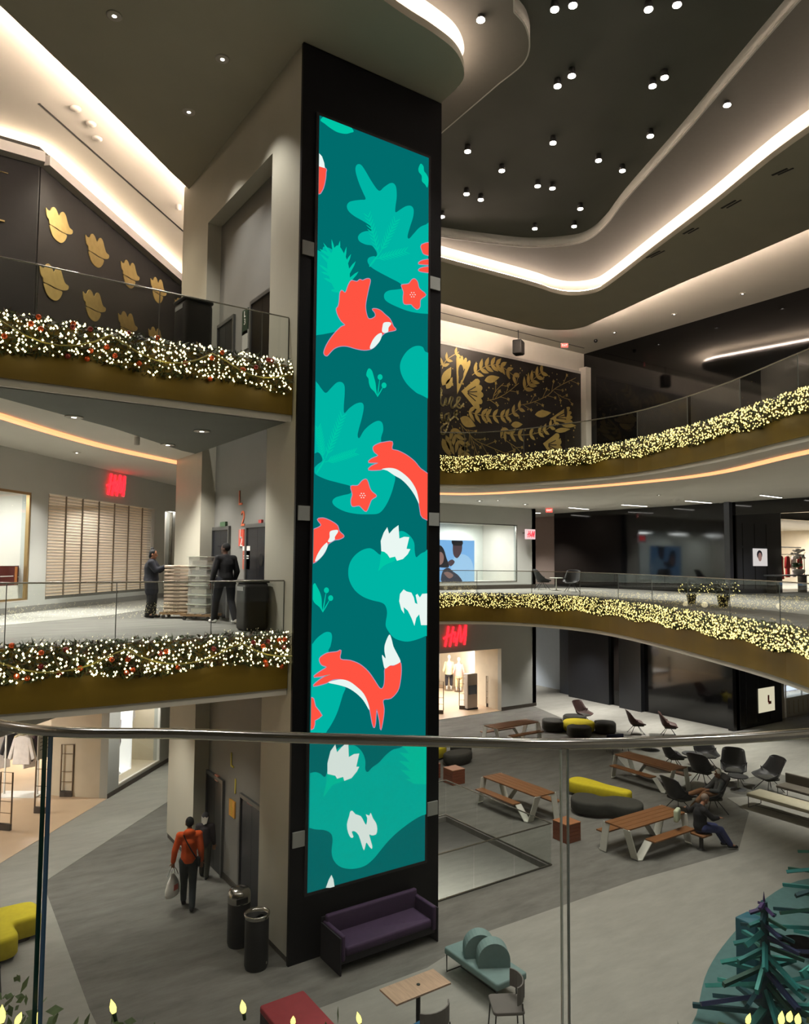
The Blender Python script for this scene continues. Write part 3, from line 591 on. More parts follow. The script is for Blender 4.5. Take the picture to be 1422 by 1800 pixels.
fig('fox_body', cD([(285, 462), (330, 425), (370, 412), (430, 405), (463, 394), (458, 465), (540, 478), (620, 510), (690, 570), (740, 640), (790, 712), (820, 690), (828, 620), (830, 545), (870, 520), (905, 520), (955, 490), (965, 560), (955, 660), (935, 730), (880, 790), (815, 805), (822, 880), (815, 960), (795, 1055), (785, 980), (762, 882), (755, 930), (750, 1000), (740, 1035), (725, 1000), (710, 920), (690, 830), (640, 740), (560, 670), (480, 635), (400, 635), (340, 665), (235, 690), (270, 650), (330, 610), (375, 594), (240, 615), (280, 575), (345, 532), (302, 512)]), TR, 3, True)
fig('fox_tail', cD([(865, 262), (885, 300), (900, 360), (930, 420), (955, 470), (955, 492), (910, 515), (870, 520), (830, 545), (815, 500), (805, 430), (835, 460), (825, 400), (830, 340)]), TW, 3)
fig('fox_belly', cD([(355, 660), (420, 640), (480, 635), (540, 655), (600, 700), (650, 750), (685, 820), (700, 892), (650, 810), (590, 750), (520, 705), (440, 680)]), TW, 3)
fig('flower_shape', cD([(120, 790), (200, 787), (235, 795), (250, 860), (305, 935), (245, 975), (235, 1040), (120, 1060)]), TR, 2, True)
P = cD([(100, 1440), (200, 1415), (250, 1405), (290, 1418), (335, 1440), (370, 1300), (440, 1205), (540, 1182), (590, 1190), (640, 1240), (665, 1310), (665, 1380), (685, 1404), (725, 1365), (780, 1325), (830, 1270), (890, 1222), (950, 1205), (1260, 1130)])
P += cE([(1230, 200), (1180, 250), (1110, 277), (1040, 320), (960, 382), (900, 440), (850, 500), (800, 560), (740, 605), (660, 622), (590, 610), (545, 570), (528, 510), (535, 430), (522, 388), (480, 367), (420, 362), (360, 345), (280, 320)])
fig('leaf_shape', P, T1, 4)
fig('fern_shape', cD([(960, 1110), (1010, 1135), (1040, 1165), (950, 1172), (1000, 1215), (1030, 1252), (945, 1240), (1005, 1290), (1035, 1322), (942, 1310), (1005, 1360), (1040, 1395), (960, 1385), (1010, 1430), (1045, 1462), (1000, 1462), (1070, 1502), (1260, 1512), (1260, 1110)]), T2, sm=False)
fig('tulip_stem', cD([(350, 1418), (390, 1425), (430, 1460), (485, 1450), (480, 1480), (400, 1510), (360, 1555), (315, 1612), (340, 1500)]), T2, 3)
fig('tulip_flower', cD([(415, 1175), (430, 1240), (470, 1195), (523, 1150), (528, 1280), (570, 1255), (615, 1250), (590, 1360), (615, 1360), (595, 1400), (550, 1455), (490, 1478), (480, 1445), (430, 1460), (415, 1435), (350, 1420), (350, 1330), (375, 1230)]), TW, sm=False)
fig('rabbit', cE(RB), TW, 2)
fig('snow_tip', cE([(527, 660), (540, 690), (548, 745), (490, 745), (510, 690)]), TW, sm=False)
pl = mat('plate_grey', (150, 152, 146), .4)
for cr, (a, b) in ((cA, ((148, 1628), (237, 1768))), (cC, ((120, 700), (218, 836))), (cE, ((262, 368), (342, 498))), (cB, ((1197, 208), (1275, 340))), (cC, ((1178, 758), (1256, 878))), (cE, ((1135, 178), (1198, 288)))):
    (x0, y0), (x1, y1) = cr([a, b]); p = FB.px(x0, y0); q = FB.px(x1, y1)
    zc = (p[1]+q[1])/2; hh = .27; xc = 6.1 if p[0] < 7.5 else 9.07; hw = .13
    mb = MB(); mb.plate(rect(xc-hw, zc-hh/2, xc+hw, zc+hh/2), FB, 0, .03); loc_build(mb, 'mounting_plate', pl, disp)
# ------------------------------------------------------------------ lettering helpers
def text(fr, a, b, s, height, m, name='lettering', parent=None, d=.01, ext=.01, shear=0, xs=1, wt=0):
    c = bpy.data.curves.new(name, 'FONT'); c.body = s; c.size = height/.7; c.extrude = ext; c.align_x = 'CENTER'; c.align_y = 'CENTER'; c.shear = shear; c.offset = wt
    o = bpy.data.objects.new(name, c); dg = bpy.context.evaluated_depsgraph_get()
    COL.objects.link(o); dg = bpy.context.evaluated_depsgraph_get(); me = bpy.data.meshes.new_from_object(o.evaluated_get(dg))
    bpy.data.objects.remove(o); me.materials.clear(); me.materials.append(m)
    o = bpy.data.objects.new(name, me); COL.objects.link(o)
    M = Matrix((fr.u*xs, fr.v, fr.n)).transposed().to_4x4(); M.translation = fr(a, b, d); o.matrix_world = M
    if parent is not None:
        o.parent = parent; o.matrix_parent_inverse = Matrix.Identity(4); o.matrix_local = Matrix.Translation(-Vector(parent.location)) @ M
    return o
M_LOGO = emis('neon_red', (255, 30, 40), 3.2)
def logo(fr, x0, x1, z0, z1, label, m=None, d=.08):
    w_, h_ = x1-x0, z1-z0; U = lambda pts: [(x0+x*w_, z0+y*h_) for x, y in pts]
    t = tag(thing('shop_sign', label, 'sign', fr((x0+x1)/2, z0, 0)), label, 'sign')
    L = {'letter_h': [[(.20, .98), (.17, .7), (.06, .02)], [(.42, .95), (.34, .5), (.27, .0)], [(0, .42), (.2, .52), (.36, .62)]],
         'ampersand': [[(.50, .50), (.44, .62), (.50, .70), (.53, .60), (.42, .36), (.44, .20), (.52, .24), (.57, .42)], [(.46, .45), (.56, .16)]],
         'letter_m': [[(.72, 1.0), (.62, .5), (.55, .02)], [(.73, .98), (.75, .5), (.76, .2)], [(.98, 1.0), (.87, .5), (.77, .2)], [(.99, 1.0), (.97, .5), (.92, .05)]]}
    for k, ls in L.items():
        mb = MB()
        for i, l in enumerate(ls): strokes(mb, fr, [U(l)], w_*(.062 if k != 'ampersand' else .035), d-.05, d+i*.003)
        o = mb.build(k, m or M_LOGO, t); o.location = -t.location
    return t
# ------------------------------------------------------------------ gold flowered mural on the level-3 back wall
mur = thing('mural', 'large black mural with gold flowers, sprigs and script, above the far garland', 'mural', (20, 25.0, F3))
def mb_child(mb, nm, m, par, label=None):
    o = mb.build(nm, m, par); o.location = -Vector(par.location)
    if label: o['label'] = label
    return o
ax0, ax1, az0, az1 = 15.0, 27.62, F3+.1, 16.5
mb = MB(); mb.plate(rect(ax0, az0, ax1, az1), FA, .0, .12); mb_child(mb, 'panel', mat('mural_black', (16, 12, 11), .4), mur)
mb = MB(); mb.plate(rect(ax0, az1, ax1+.06, az1+.12), FA, .0, .14); mb_child(mb, 'frame', mat('grey_trim', (176, 174, 170), .5), mur)
M_MG = mat('mural_gold', (150, 130, 74), .45, metal=.2, var=.12, vscale=3)
cM = crop(760, 560, 4.182)
def mp(pts): return [FA.px(*q) for q in cM(pts)]
def blade2(mb, a, b, w, d=.125, bend=0):
    a, b = Vector(a), Vector(b); t = b-a; n = Vector((-t.y, t.x)).normalized()
    pts = []
    for k in range(9):
        u = k/8; wd = w*math.sin(math.pi*u**.8); pts.append(a+t*u+n*(wd+bend*math.sin(math.pi*u)))
    for k in range(7, 0, -1):
        u = k/8; wd = w*math.sin(math.pi*u**.8); pts.append(a+t*u+n*(-wd+bend*math.sin(math.pi*u)))
    mb.plate(pts, FA, d, d+.004)
def branch(mb, pts, nleaf, ll, lw, ang=.75, stemw=.035):
    P = smooth([Vector(p) for p in mp(pts)], 6); strokes(mb, FA, [P], stemw, .125, .128)
    n = len(P)
    for k in range(nleaf):
        i = int((k+.7)/(nleaf)*(n-1)); t = (P[min(i+1, n-1)]-P[max(i-1, 0)]).normalized()
        for sg in (1, -1):
            c, s = math.cos(ang), math.sin(ang)*sg; q = Vector((t.x*c-t.y*s, t.y*c+t.x*s)); blade2(mb, P[i], P[i]+q*ll*(1-.25*k/nleaf), lw)
def twig(mb, pts, n, ll):
    P = smooth([Vector(p) for p in mp(pts)], 6); strokes(mb, FA, [P], .03, .125, .128); m = len(P)
    for k in range(n):
        i = int((k+1)/(n+.5)*(m-1)); t = (P[min(i+1, m-1)]-P[max(i-1, 0)]).normalized(); sg = 1 if k % 2 else -1
        c, s = math.cos(.6), math.sin(.6)*sg; q = Vector((t.x*c-t.y*s, t.y*c+t.x*s)); e = P[i]+q*ll; strokes(mb, FA, [[P[i], e]], .025, .125, .128)
        for a in range(4):
            r_ = .10; z = Vector((math.cos(a*1.57+k), math.sin(a*1.57+k)))*r_; blade2(mb, e, e+z, .03)
for pts, n_, ll, lw in (([(280, 420), (350, 370), (430, 345), (500, 360), (590, 430)], 8, .55, .10), ([(245, 685), (330, 710), (430, 720), (540, 715), (630, 660)], 9, .55, .09), ([(655, 535), (690, 490), (740, 440), (800, 390)], 5, .62, .10),
 ([(500, 800), (540, 850), (700, 855), (820, 820), (890, 765)], 9, .50, .09), ([(130, 790), (160, 870), (200, 960), (230, 1030)], 6, .62, .10), ([(60, 370), (90, 310), (180, 250)], 3, .4, .07)):
    mb = MB(); branch(mb, pts, n_, ll, lw); mb_child(mb, 'leafy_branch', M_MG, mur)
for pts, n_, ll in (([(390, 605), (460, 590), (540, 545), (620, 480)], 6, .5), ([(430, 600), (450, 540), (510, 480)], 3, .4), ([(630, 640), (720, 620), (830, 570), (900, 510), (1040, 440)], 9, .55), ([(190, 775), (240, 830), (310, 900), (420, 950), (560, 1010)], 8, .6),
 ([(250, 820), (290, 920), (320, 1010)], 4, .5), ([(530, 900), (600, 950), (660, 1010)], 3, .4), ([(880, 540), (940, 580), (1000, 600)], 3, .35)):
    mb = MB(); twig(mb, pts, n_, ll); mb_child(mb, 'berry_twig', M_MG, mur)
for a, b, w_ in (((370, 460), (480, 435), .17), ((740, 710), (860, 695), .17), ((565, 785), (650, 780), .15), ((190, 735), (305, 795), .24), ((60, 495), (125, 360), .22), ((90, 520), (135, 435), .16), ((885, 830), (1000, 815), .12), ((935, 785), (1045, 790), .12), ((60, 885), (120, 1020), .2), ((85, 860), (150, 1010), .16), ((200, 1000), (250, 900), .14)):
    mb = MB(); p, q = mp([a, b]); blade2(mb, p, q, w_); mb_child(mb, 'loose_leaf', M_MG, mur)
M_MD = mat('mural_line', (24, 18, 14), .5)
def bloom(c, r, rot=0, sp=.34, npet=5, hole=False):      # cup of petals on a calyx, thin dark veins between them
    (cx_, cy_), = mp([c]); mb = MB(); out = []
    for k in range(npet):
        a = rot+(k-(npet-1)/2)*sp
        for u in (-.5, -.25, 0, .25, .5): out.append((cx_+math.cos(a+u*sp)*r*(1-.55*u*u), cy_+math.sin(a+u*sp)*r*(1-.55*u*u)))
    mb.plate([(cx_-math.cos(rot)*r*.28, cy_-math.sin(rot)*r*.28)]+out, FA, .125, .130); mb_child(mb, 'bloom', M_MG, mur)
    mb = MB()
    for k in range(npet-1):
        a = rot+(k-(npet-2)/2)*sp; strokes(mb, FA, [[(cx_+math.cos(a)*r*.1, cy_+math.sin(a)*r*.1), (cx_+math.cos(a)*r*.62, cy_+math.sin(a)*r*.62)]], .045, .131, .134)
    mb_child(mb, 'bloom_veins', M_MD, mur)
bloom((235, 545), 1.0, 0, .36, 5); bloom((830, 930), 1.0, -.1, .36, 5); bloom((180, 500), 1.4, 1.35, .17, 4); bloom((885, 735), 1.25, .25, .2, 4)
for c, r_ in (((196, 400), .36), ((965, 690), .26)):
    (x, y), = mp([c]); mb = MB(); mb.plate([(x+r_*.42*math.cos(k*.52), y+r_*math.sin(k*.52)) for k in range(12)], FA, .132, .136); mb_child(mb, 'bloom_core', M_MD, mur)
mb = MB(); rr = random.Random(3)
for k in range(230):
    x = rr.uniform(15.2, 27.4); z = rr.uniform(az0+.2, az1-.2); r_ = rr.uniform(.025, .05)
    mb.plate([(x+r_*math.cos(a), z+r_*math.sin(a)) for a in [i*1.047 for i in range(6)]], FA, .124, .127)
o = mb_child(mb, 'gold_dots', M_MG, mur); o['kind'] = 'stuff'
mb = MB()
for st in ([(40, 545), (55, 530), (45, 590), (50, 630), (70, 640), (85, 590), (85, 635), (105, 630)], [(105, 630), (120, 585), (135, 590), (125, 630), (130, 660), (150, 650)], [(150, 645), (180, 610), (190, 585), (170, 590), (165, 640), (190, 660), (215, 630)],
           [(35, 750), (55, 700), (58, 750), (75, 750)], [(105, 700), (80, 715), (80, 750), (100, 755), (110, 700), (105, 770), (80, 840), (55, 850), (50, 810), (80, 780), (140, 730), (170, 700), (155, 690), (150, 715), (175, 745)]):
    mb = MB(); strokes(mb, FA, [smooth([Vector(p) for p in mp(st)], 4)], .075, .13, .14); mb_child(mb, 'script_lettering', mat('script_gold', (186, 172, 120), .5), mur)
# gold scalloped motifs on the dark wall of level 3 (left)
lm = thing('mural', 'dark slate wall panel dotted with gold two-lobed blossoms behind the left balcony', 'mural', FD(4.5, F3, 0))
mb = MB(); mb.plate(rect(.3, F3+.02, 9.3, 17.15), FD, .003, .03); mb_child(mb, 'panel', mat('slate_panel', (29, 29, 29), .55, var=.06, spec=.25), lm)
M_BL = mat('matt_gold', (158, 138, 84), .7, var=.1, vscale=6)
cN = crop(0, 340, 4.182); _bc = FD.px(*cN([(430, 235)])[0])
_bu = [(333, 108), (345, 122), (365, 128), (375, 108), (392, 103), (410, 125), (428, 165), (445, 142), (462, 140), (478, 165), (490, 210), (505, 252), (528, 275), (522, 300), (490, 300), (450, 282), (410, 255), (375, 235), (358, 222), (355, 195), (340, 170)]
_bl = [(361, 234), (400, 258), (440, 284), (480, 304), (484, 322), (470, 350), (445, 365), (415, 352), (385, 318), (368, 275)]
def blossom(cx_, cy_, k=1.0, fl=1):
    for P in (_bu, _bl):
        Q = [FD.px(*q) for q in cN(P)]; mb = MB(); mb.plate([tuple(p) for p in smooth([Vector((cx_+(x-_bc[0])*k, cy_+(y-_bc[1])*k)) for x, y in Q], 4, True)], FD, .034, .055); mb_child(mb, 'gold_blossom', M_BL, lm)
for px, py, k in ((101, 392, 1.0), (168, 437, 1.05), (226, 478, .98), (276, 506, .98), (92, 492, 1.05), (163, 533, 1.0), (222, 568, 1.0), (272, 592, .95), (315, 537, .8), (35, 590, 1.0)):
    a, b = FD.px(px, py+4); blossom(a, b, k)


# ------------------------------------------------------------------ glass balustrades
M_RAIL = mat('satin_rail', (150, 148, 140), .25, metal=.9, var=.05, vscale=20)
def balustrade(path, zf, label, panel=1.55, h=.97, rr=.013, posts=0.0, edge=None):
    P = [Vector((p[0], p[1], 0)) for p in path]
    t = thing('glass_balustrade', label, 'glass railing', (P[0].x, P[0].y, zf))
    off = -Vector(t.location)
    mb = MB(); mb.tube([(p.x, p.y, zf+h) for p in P], rr, 8); o = mb.build('handrail', M_RAIL, t); o.location = off
    Q = resample(P, panel)
    if (Q[-1]-P[-1]).length > .3: Q.append(P[-1])
    for i in range(len(Q)-1):
        a, b = Q[i], Q[i+1]; d = (b-a).normalized(); g = .012
        mb = MB(); a2, b2 = a+d*g, b-d*g; mb.add([(a2.x, a2.y, zf-.12), (b2.x, b2.y, zf-.12), (b2.x, b2.y, zf+h-.01), (a2.x, a2.y, zf+h-.01)], [(0, 1, 2, 3)])
        o = mb.build('glass_panel', M_GLASS, t); o.location = off
        if edge or posts:
            mb = MB(); mb.bb(a.x-.007, a.y-.007, zf-.1, a.x+.007, a.y+.007, zf+h-.01); o = mb.build('panel_joint', edge or M_RAIL, t); o.location = off
    if edge or posts:
        a = Q[-1]; mb = MB(); mb.bb(a.x-.007, a.y-.007, zf-.1, a.x+.007, a.y+.007, zf+h-.01); o = mb.build('panel_joint', edge or M_RAIL, t); o.location = off
    return t
JT = mat('joint_grey', (92, 96, 92), .3)
balustrade([tuple(p)[:2] for p in offset_path(L2L, .16)], F2, 'glass railing of the left balcony on the middle level, beside the two people with carts', 1.6, edge=JT)
balustrade([tuple(p)[:2] for p in offset_path(L3L, .16)], F3, 'glass railing of the upper left balcony in front of the gold blossom wall', 1.9, edge=JT)
balustrade([tuple(p)[:2] for p in offset_path([q for q in L2R if q[1] > 6.5 and q[0] > 9], .16)], F2, 'glass railing of the middle-level right balcony, above its light garland', 2.2, edge=JT)
balustrade([tuple(p)[:2] for p in offset_path([q for q in L3R if q[1] > 5 and q[0] > 9], .16)], F3, 'glass railing of the upper right balcony sweeping up to the right edge', 2.2, edge=JT, rr=.02)
# near railing, built by hand: three panels and the steel cap
near = smooth([(-.75, 4.2, 0), (-.25, 2.95, 0), (.13, 2.2, 0), (.30, 1.90, 0), (.54, 1.72, 0), (.74, 1.55, 0), (1.0, 1.34, 0), (1.23, 1.165, 0), (1.5, 1.03, 0), (1.8, .92, 0), (2.6, .68, 0)], 4)
t = thing('glass_balustrade', 'near glass railing with a round steel handrail crossing the whole picture', 'glass railing', (.3, 1.9, F2)); off = -Vector(t.location)
mb = MB(); mb.tube([(p.x, p.y, F2+.975) for p in near], .0125, 12); o = mb.build('handrail', mat('polished_steel', (196, 194, 188), .16, metal=1, var=.04, vscale=12), t); o.location = off
jl = G(101, 1285, F2+.97); jr = G(996, 1305, F2+.97)
i1 = min(range(len(near)), key=lambda i: (near[i]-Vector((jl.x, jl.y, 0))).length); i2 = min(range(len(near)), key=lambda i: (near[i]-Vector((jr.x, jr.y, 0))).length)
for a, b in ((0, i1), (i1, i2), (i2, len(near)-1)):
    mb = MB(); seg = near[a:b+1]; wall_strip(mb, seg, F2-.2, F2+.965); o = mb.build('glass_panel', glass('near_glass', (.80, .81, .78)), t); o.location = off
for j, pxs in ((i1, (97, 105.5)), (i2, (990, 1001))):
    c = near[j]; d = (near[min(j+1, len(near)-1)]-near[j-1]).normalized(); rz = math.atan2(d.y, d.x)
    for k, s_ in enumerate((-.0075, .0075)):
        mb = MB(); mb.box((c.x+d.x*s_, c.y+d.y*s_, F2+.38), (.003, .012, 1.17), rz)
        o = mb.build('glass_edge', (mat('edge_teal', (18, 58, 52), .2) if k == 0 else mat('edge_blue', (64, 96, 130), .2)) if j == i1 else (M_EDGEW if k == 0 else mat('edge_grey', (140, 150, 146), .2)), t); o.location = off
# stair-void railing
vr = [(9.42, 12.72, 0), (12.98, 12.72, 0), (12.98, 16.8, 0), (9.42, 16.8, 0)]
t = thing('glass_balustrade', 'glass railing around the stair opening in the ground floor', 'glass railing', (12.98, 12.72, 0)); off = -Vector(t.location)
mb = MB(); mb.tube([(p[0], p[1], .97) for p in vr], .018, 8); o = mb.build('handrail', M_RAIL, t); o.location = off
for i in range(3):
    a, b = Vector(vr[i]), Vector(vr[i+1]); n = 3 if i != 1 else 3
    for k in range(n):
        p, q = a.lerp(b, k/n), a.lerp(b, (k+1)/n); dd = (q-p).normalized()*.01; p += dd; q -= dd
        mb = MB(); mb.add([(p.x, p.y, .02), (q.x, q.y, .02), (q.x, q.y, .96), (p.x, p.y, .96)], [(0, 1, 2, 3)]); o = mb.build('glass_panel', M_GLASS, t); o.location = off
mb = MB(); mb.tube([(p[0], p[1], .02) for p in vr], .02, 6); o = mb.build('base_shoe', M_RAIL, t); o.location = off
# ------------------------------------------------------------------ lit garlands
M_FOL = mat('garland_green', (46, 56, 24), .7, var=.5, vscale=12); M_FOL2 = mat('garland_brown', (60, 40, 18), .7, var=.4, vscale=12)
M_BULB = emis('fairy_bulb', (255, 240, 178), 5.5, sample=False); M_BULB2 = emis('fairy_bulb_far', (255, 232, 140), 2.4, sample=False)
M_ORN = mat('orange_ornament', (190, 74, 24), .25, metal=.3); M_ORN2 = mat('red_ornament', (120, 22, 22), .3)
M_ROPE = mat('bead_rope', (150, 140, 60), .5, var=.2, vscale=20)
def garland(path, z0, z1, label, nb, nf, nrm=-1, out=.20, orn=0, rope=0, bulb=None, br=.0155, scallop=.05, lights=0, lp=3.0):
    g = R; P = resample([Vector((p[0], p[1], 0)) for p in path], .12); n = len(P); L = .12*n
    N = []
    for i in range(n):
        t = (P[min(i+1, n-1)]-P[max(i-1, 0)]).normalized(); N.append(Vector((-t.y, t.x, 0))*nrm)
    c = P[n//2]; t = thing('light_garland', label, 'garland', (c.x, c.y, z0)); off = -Vector(t.location)
    def pt(depth=None):
        i = g.random()*(n-1); k = int(i); f = i-k; b = P[k].lerp(P[min(k+1, n-1)], f); nn = N[k]
        v = g.random(); zz = z0+(z1-z0)*v+scallop*math.sin(i*.12*2.6)*(1-v)
        dd = out*math.sqrt(max(0.05, 1-(2*v-1)**2*.8)); d = .06+dd*(depth if depth is not None else g.random())
        return b+nn*d+Vector((0, 0, zz)), nn
    for m_, cnt, nm in ((M_FOL, int(nf*L), 'evergreen_foliage'), (M_FOL2, int(nf*L*.35), 'brown_foliage')):
        mb = MB()
        for k in range(cnt):
            p, nn = pt(); a = Vector((g.gauss(0, 1), g.gauss(0, 1), g.gauss(0, 1)))+nn*.6; a.normalize(); l = g.uniform(.05, .11); s = a.orthogonal().normalized()*g.uniform(.012, .024)
            mb.add([p-a*l*.5-s*.4, p+s, p+a*l, p-s], [(0, 1, 2, 3)])
        o = mb.build(nm, m_, t); o.location = off; o['kind'] = 'stuff'
    mb = MB()
    for k in range(int(nb*L)):
        p, nn = pt(g.uniform(.75, 1.15)); r_ = br*g.uniform(.75, 1.25); q = p
        mb.add([q+Vector((r_, 0, 0)), q+Vector((-r_, 0, 0)), q+Vector((0, r_, 0)), q+Vector((0, -r_, 0)), q+Vector((0, 0, r_*1.4)), q+Vector((0, 0, -r_))],
               [(0, 2, 4), (2, 1, 4), (1, 3, 4), (3, 0, 4), (2, 0, 5), (1, 2, 5), (3, 1, 5), (0, 3, 5)])
    o = mb.build('fairy_lights', bulb or M_BULB, t); o.location = off; o['kind'] = 'stuff'
    for k in range(orn):
        p, nn = pt(1.0); mb = MB(); mb.ell(p-nn*.02, (.045,)*3, 10, 6); o = mb.build('ornament', M_ORN if k % 3 else M_ORN2, t); o.location = off
    if rope:
        mb = MB(); cyc = rope; pts = []
        for i in range(0, n, 2):
            u = (i*.12 % cyc)/cyc; sag = 4*u*(1-u); pts.append(P[i]+N[i]*(out+.09)+Vector((0, 0, z1-.12-sag*(z1-z0)*.55)))
        mb.tube(pts, .012, 5); o = mb.build('bead_rope', M_ROPE, t); o.location = off
    for k in range(lights):
        i = int((k+.5)/lights*(n-1)); p = P[i]+N[i]*(out+.22); light('POINT', (p.x, p.y, z0+.12), lp, (1, .86, .5), size=.12, name='garland_glow')
    return t
vis = lambda pth, f: [p for p in pth if f(p)]
garland(vis(L3L, lambda p: p[0] > -1.6), F3-.55, F3+.06, 'light garland on the edge of the upper left balcony, above the bronze band', 118, 500, -1, .22, 34, 1.7, lights=7, lp=1.6)
garland(vis(L2L, lambda p: p[0] > -1), F2-.52, F2+.07, 'light garland on the edge of the middle left balcony, below the people with carts', 118, 500, -1, .22, 34, 1.9, lights=7, lp=1.6)
garland(vis(L3R, lambda p: p[0] > 12 and p[1] > 6), F3-.48, F3+.08, 'dense light garland along the upper right balcony below the gold mural', 150, 420, -1, .22, 0, 0, M_BULB2, .018, lights=11, lp=2.2)
garland(vis(L2R, lambda p: p[0] > 13 and p[1] > 6), F2-.42, F2+.12, 'dense light garland along the middle right balcony over the store openings', 150, 420, -1, .22, 0, 0, M_BULB2, .018, lights=11, lp=2.2)
# near garland with pointed bulbs that just shows at the bottom edge
g0 = thing('light_garland', 'near garland of leaves and pointed bulbs peeking in along the bottom edge', 'garland', (.6, 1.75, F2-.3)); off = -Vector(g0.location)
NP = resample([Vector((p.x, p.y, 0)) for p in near], .03); n = len(NP)
mb = MB()
def nearz(i):
    x = NP[i]; return F2+.17+.03*math.sin(i*.37)+(.02 if 0 else 0)
for k in range(4200):
    i = R.randrange(n-1); t_ = (NP[i+1]-NP[i]).normalized(); nn = Vector((t_.y, -t_.x, 0))*-1; nn = Vector((-t_.y, t_.x, 0)); p = NP[i]+nn*R.uniform(.03, .26)+Vector((0, 0, nearz(i)-R.random()**1.3*.35))
    a = Vector((R.gauss(0, 1), R.gauss(0, 1), abs(R.gauss(0, .9)))).normalized(); l = R.uniform(.02, .05); s = a.orthogonal().normalized()*l*.28
    mb.add([p, p+a*l*.5+s, p+a*l, p+a*l*.5-s], [(0, 1, 2, 3)])
o = mb.build('leaf_foliage', mat('holly_green', (84, 104, 62), .55, var=.4, vscale=20), g0); o.location = off; o['kind'] = 'stuff'
tt = garland([p for p in L2R if p[1] < 7 and p[0] < 9][2:], F2-.48, F2-.02, 'x', 90, 120, -1, .16, 0, 0)
for ch in list(tt.children): ch.location = off; ch.parent = g0
bpy.data.objects.remove(tt)
M_C7 = emis('pointed_bulb', (255, 238, 128), 2.4)
def c7(p, s=1.0, tilt=(0, 0)):
    mb = MB(); M = Matrix.Rotation(tilt[0], 3, 'X') @ Matrix.Rotation(tilt[1], 3, 'Y')
    mb.lathe([(.0001, -.006*s), (.0055*s, -.003*s), (.008*s, .005*s), (.007*s, .014*s), (.0035*s, .022*s), (.0001, .029*s)], p, 10, M); o = mb.build('pointed_bulb', M_C7, g0); o.location = off
    mb = MB(); mb.lathe([(.0045*s, -.022*s), (.005*s, -.003*s)], p, 8, M); o = mb.build('bulb_socket', mat('socket_green', (20, 50, 26), .5), g0); o.location = off
_fn = Vector((.6, .8, 0)).normalized()
for (x, y, s) in ((200, 1778, 1), (428, 1777, 1), (2, 1795, 1.3), (30, 1797, 1), (65, 1796, .9), (515, 1799, .8), (632, 1796, .8), (1373, 1797, 1), (1387, 1792, 1), (1402, 1797, 1), (1314, 1797, .8)):
    i = min(range(n-1), key=lambda k: abs((ray(x, y).x*NP[k].y-ray(x, y).y*NP[k].x))); t_ = (NP[i+1]-NP[i]).normalized(); nn = Vector((-t_.y, t_.x, 0))
    p = cam_plane(x, y, NP[i]+nn*.14, nn); c7(p, s, (R.uniform(-.3, .3), R.uniform(-.3, .3)))
# ------------------------------------------------------------------ ceiling fixtures
M_LAMP = emis('lamp_lens', (255, 248, 235), 14, sample=False); M_HOUS = mat('lamp_housing', (40, 40, 38), .5); M_HOUSW = mat('lamp_housing_white', (190, 186, 176), .5)
def downlight(loc, label, power=60, r=.08, group=None, spot=75, hang=0, lens=M_LAMP, name='downlight', color=NEUT, housing=None, target=None):
    t = thing(name, label, 'ceiling light', loc, group=group)
    if hang:
        mb = MB(); mb.lathe([(r*.75, -.0), (r*.8, -.02), (r*1.05, -hang), (r*.98, -hang), (r*.7, -hang*.6)], (0, 0, 0), 16); mb.build('housing', housing or M_HOUS, t)
        mb = MB(); mb.lathe([(.0001, -hang*.62), (r*.72, -hang*.75), (r*.9, -hang-.012), (.0001, -hang-.03)], (0, 0, 0), 14); mb.build('lens', lens, t)
    else:
        mb = MB(); mb.lathe([(r, -.0), (r*1.25, -.004), (r*1.25, -.02), (r, -.02)], (0, 0, 0), 18); mb.build('rim', housing or M_HOUSW, t)
        mb = MB(); mb.lathe([(.0001, -.022), (r*.7, -.018), (r, -.008), (r*.9, -.002)], (0, 0, 0), 14); mb.build('lens', lens, t)
    z = loc[2]-(hang or 0)-.06
    if power: light('SPOT', (loc[0], loc[1], z), power, color, size=.05, spot=spot, name='downlight_beam', target=target or (loc[0], loc[1], 0))
    return t
TRK = [((975, 15), 'housing-topped spotlight at the top edge, left one of the close top pair'), ((1007, 8), 'spotlight at the top edge, right one of the close top pair'), ((1140, 15), 'spotlight at the top edge right of centre, left of two'), ((1190, 7), 'spotlight at the top edge, the rightmost along it'),
 ((980, 150), 'lower left spotlight of the pair under the top-edge pair in the dark recess'), ((1005, 132), 'upper right spotlight of the pair under the top-edge pair in the dark recess'), ((1147, 150), 'left spotlight of the close pair nearest the recess edge'), ((1168, 135), 'right spotlight of the close pair nearest the recess edge'),
 ((972, 250), 'lone spotlight in the middle of the dark recess, level with the display top'), ((1143, 238), 'lone spotlight by the straight right edge of the dark recess'), ((822, 265), 'spotlight in the dark recess just right of the display top corner'), ((882, 299), 'spotlight in the dark recess, lower right of the one by the display corner'),
 ((1052, 281), 'left spotlight of the spaced pair near the recess edge'), ((1094, 299), 'right spotlight of the spaced pair near the recess edge'), ((945, 326), 'left spotlight of the tight central pair'), ((971, 330), 'right spotlight of the tight central pair'),
 ((820, 340), 'left spotlight of the pair to the right of the pier'), ((845, 350), 'right spotlight of the pair to the right of the pier'), ((777, 380), 'spotlight almost hidden behind the black pier edge'), ((1020, 366), 'upper spotlight of the two in the rounded corner of the recess'),
 ((940, 401), 'spotlight in the lower dark recess between the corner pair and the bottom pair'), ((1009, 397), 'lower spotlight of the two in the rounded corner of the recess'), ((853, 421), 'left spotlight of the bottom pair in the dark recess'), ((882, 428), 'right spotlight of the bottom pair in the dark recess')]
M_TL = emis('track_lens', (255, 246, 232), 22, sample=False)
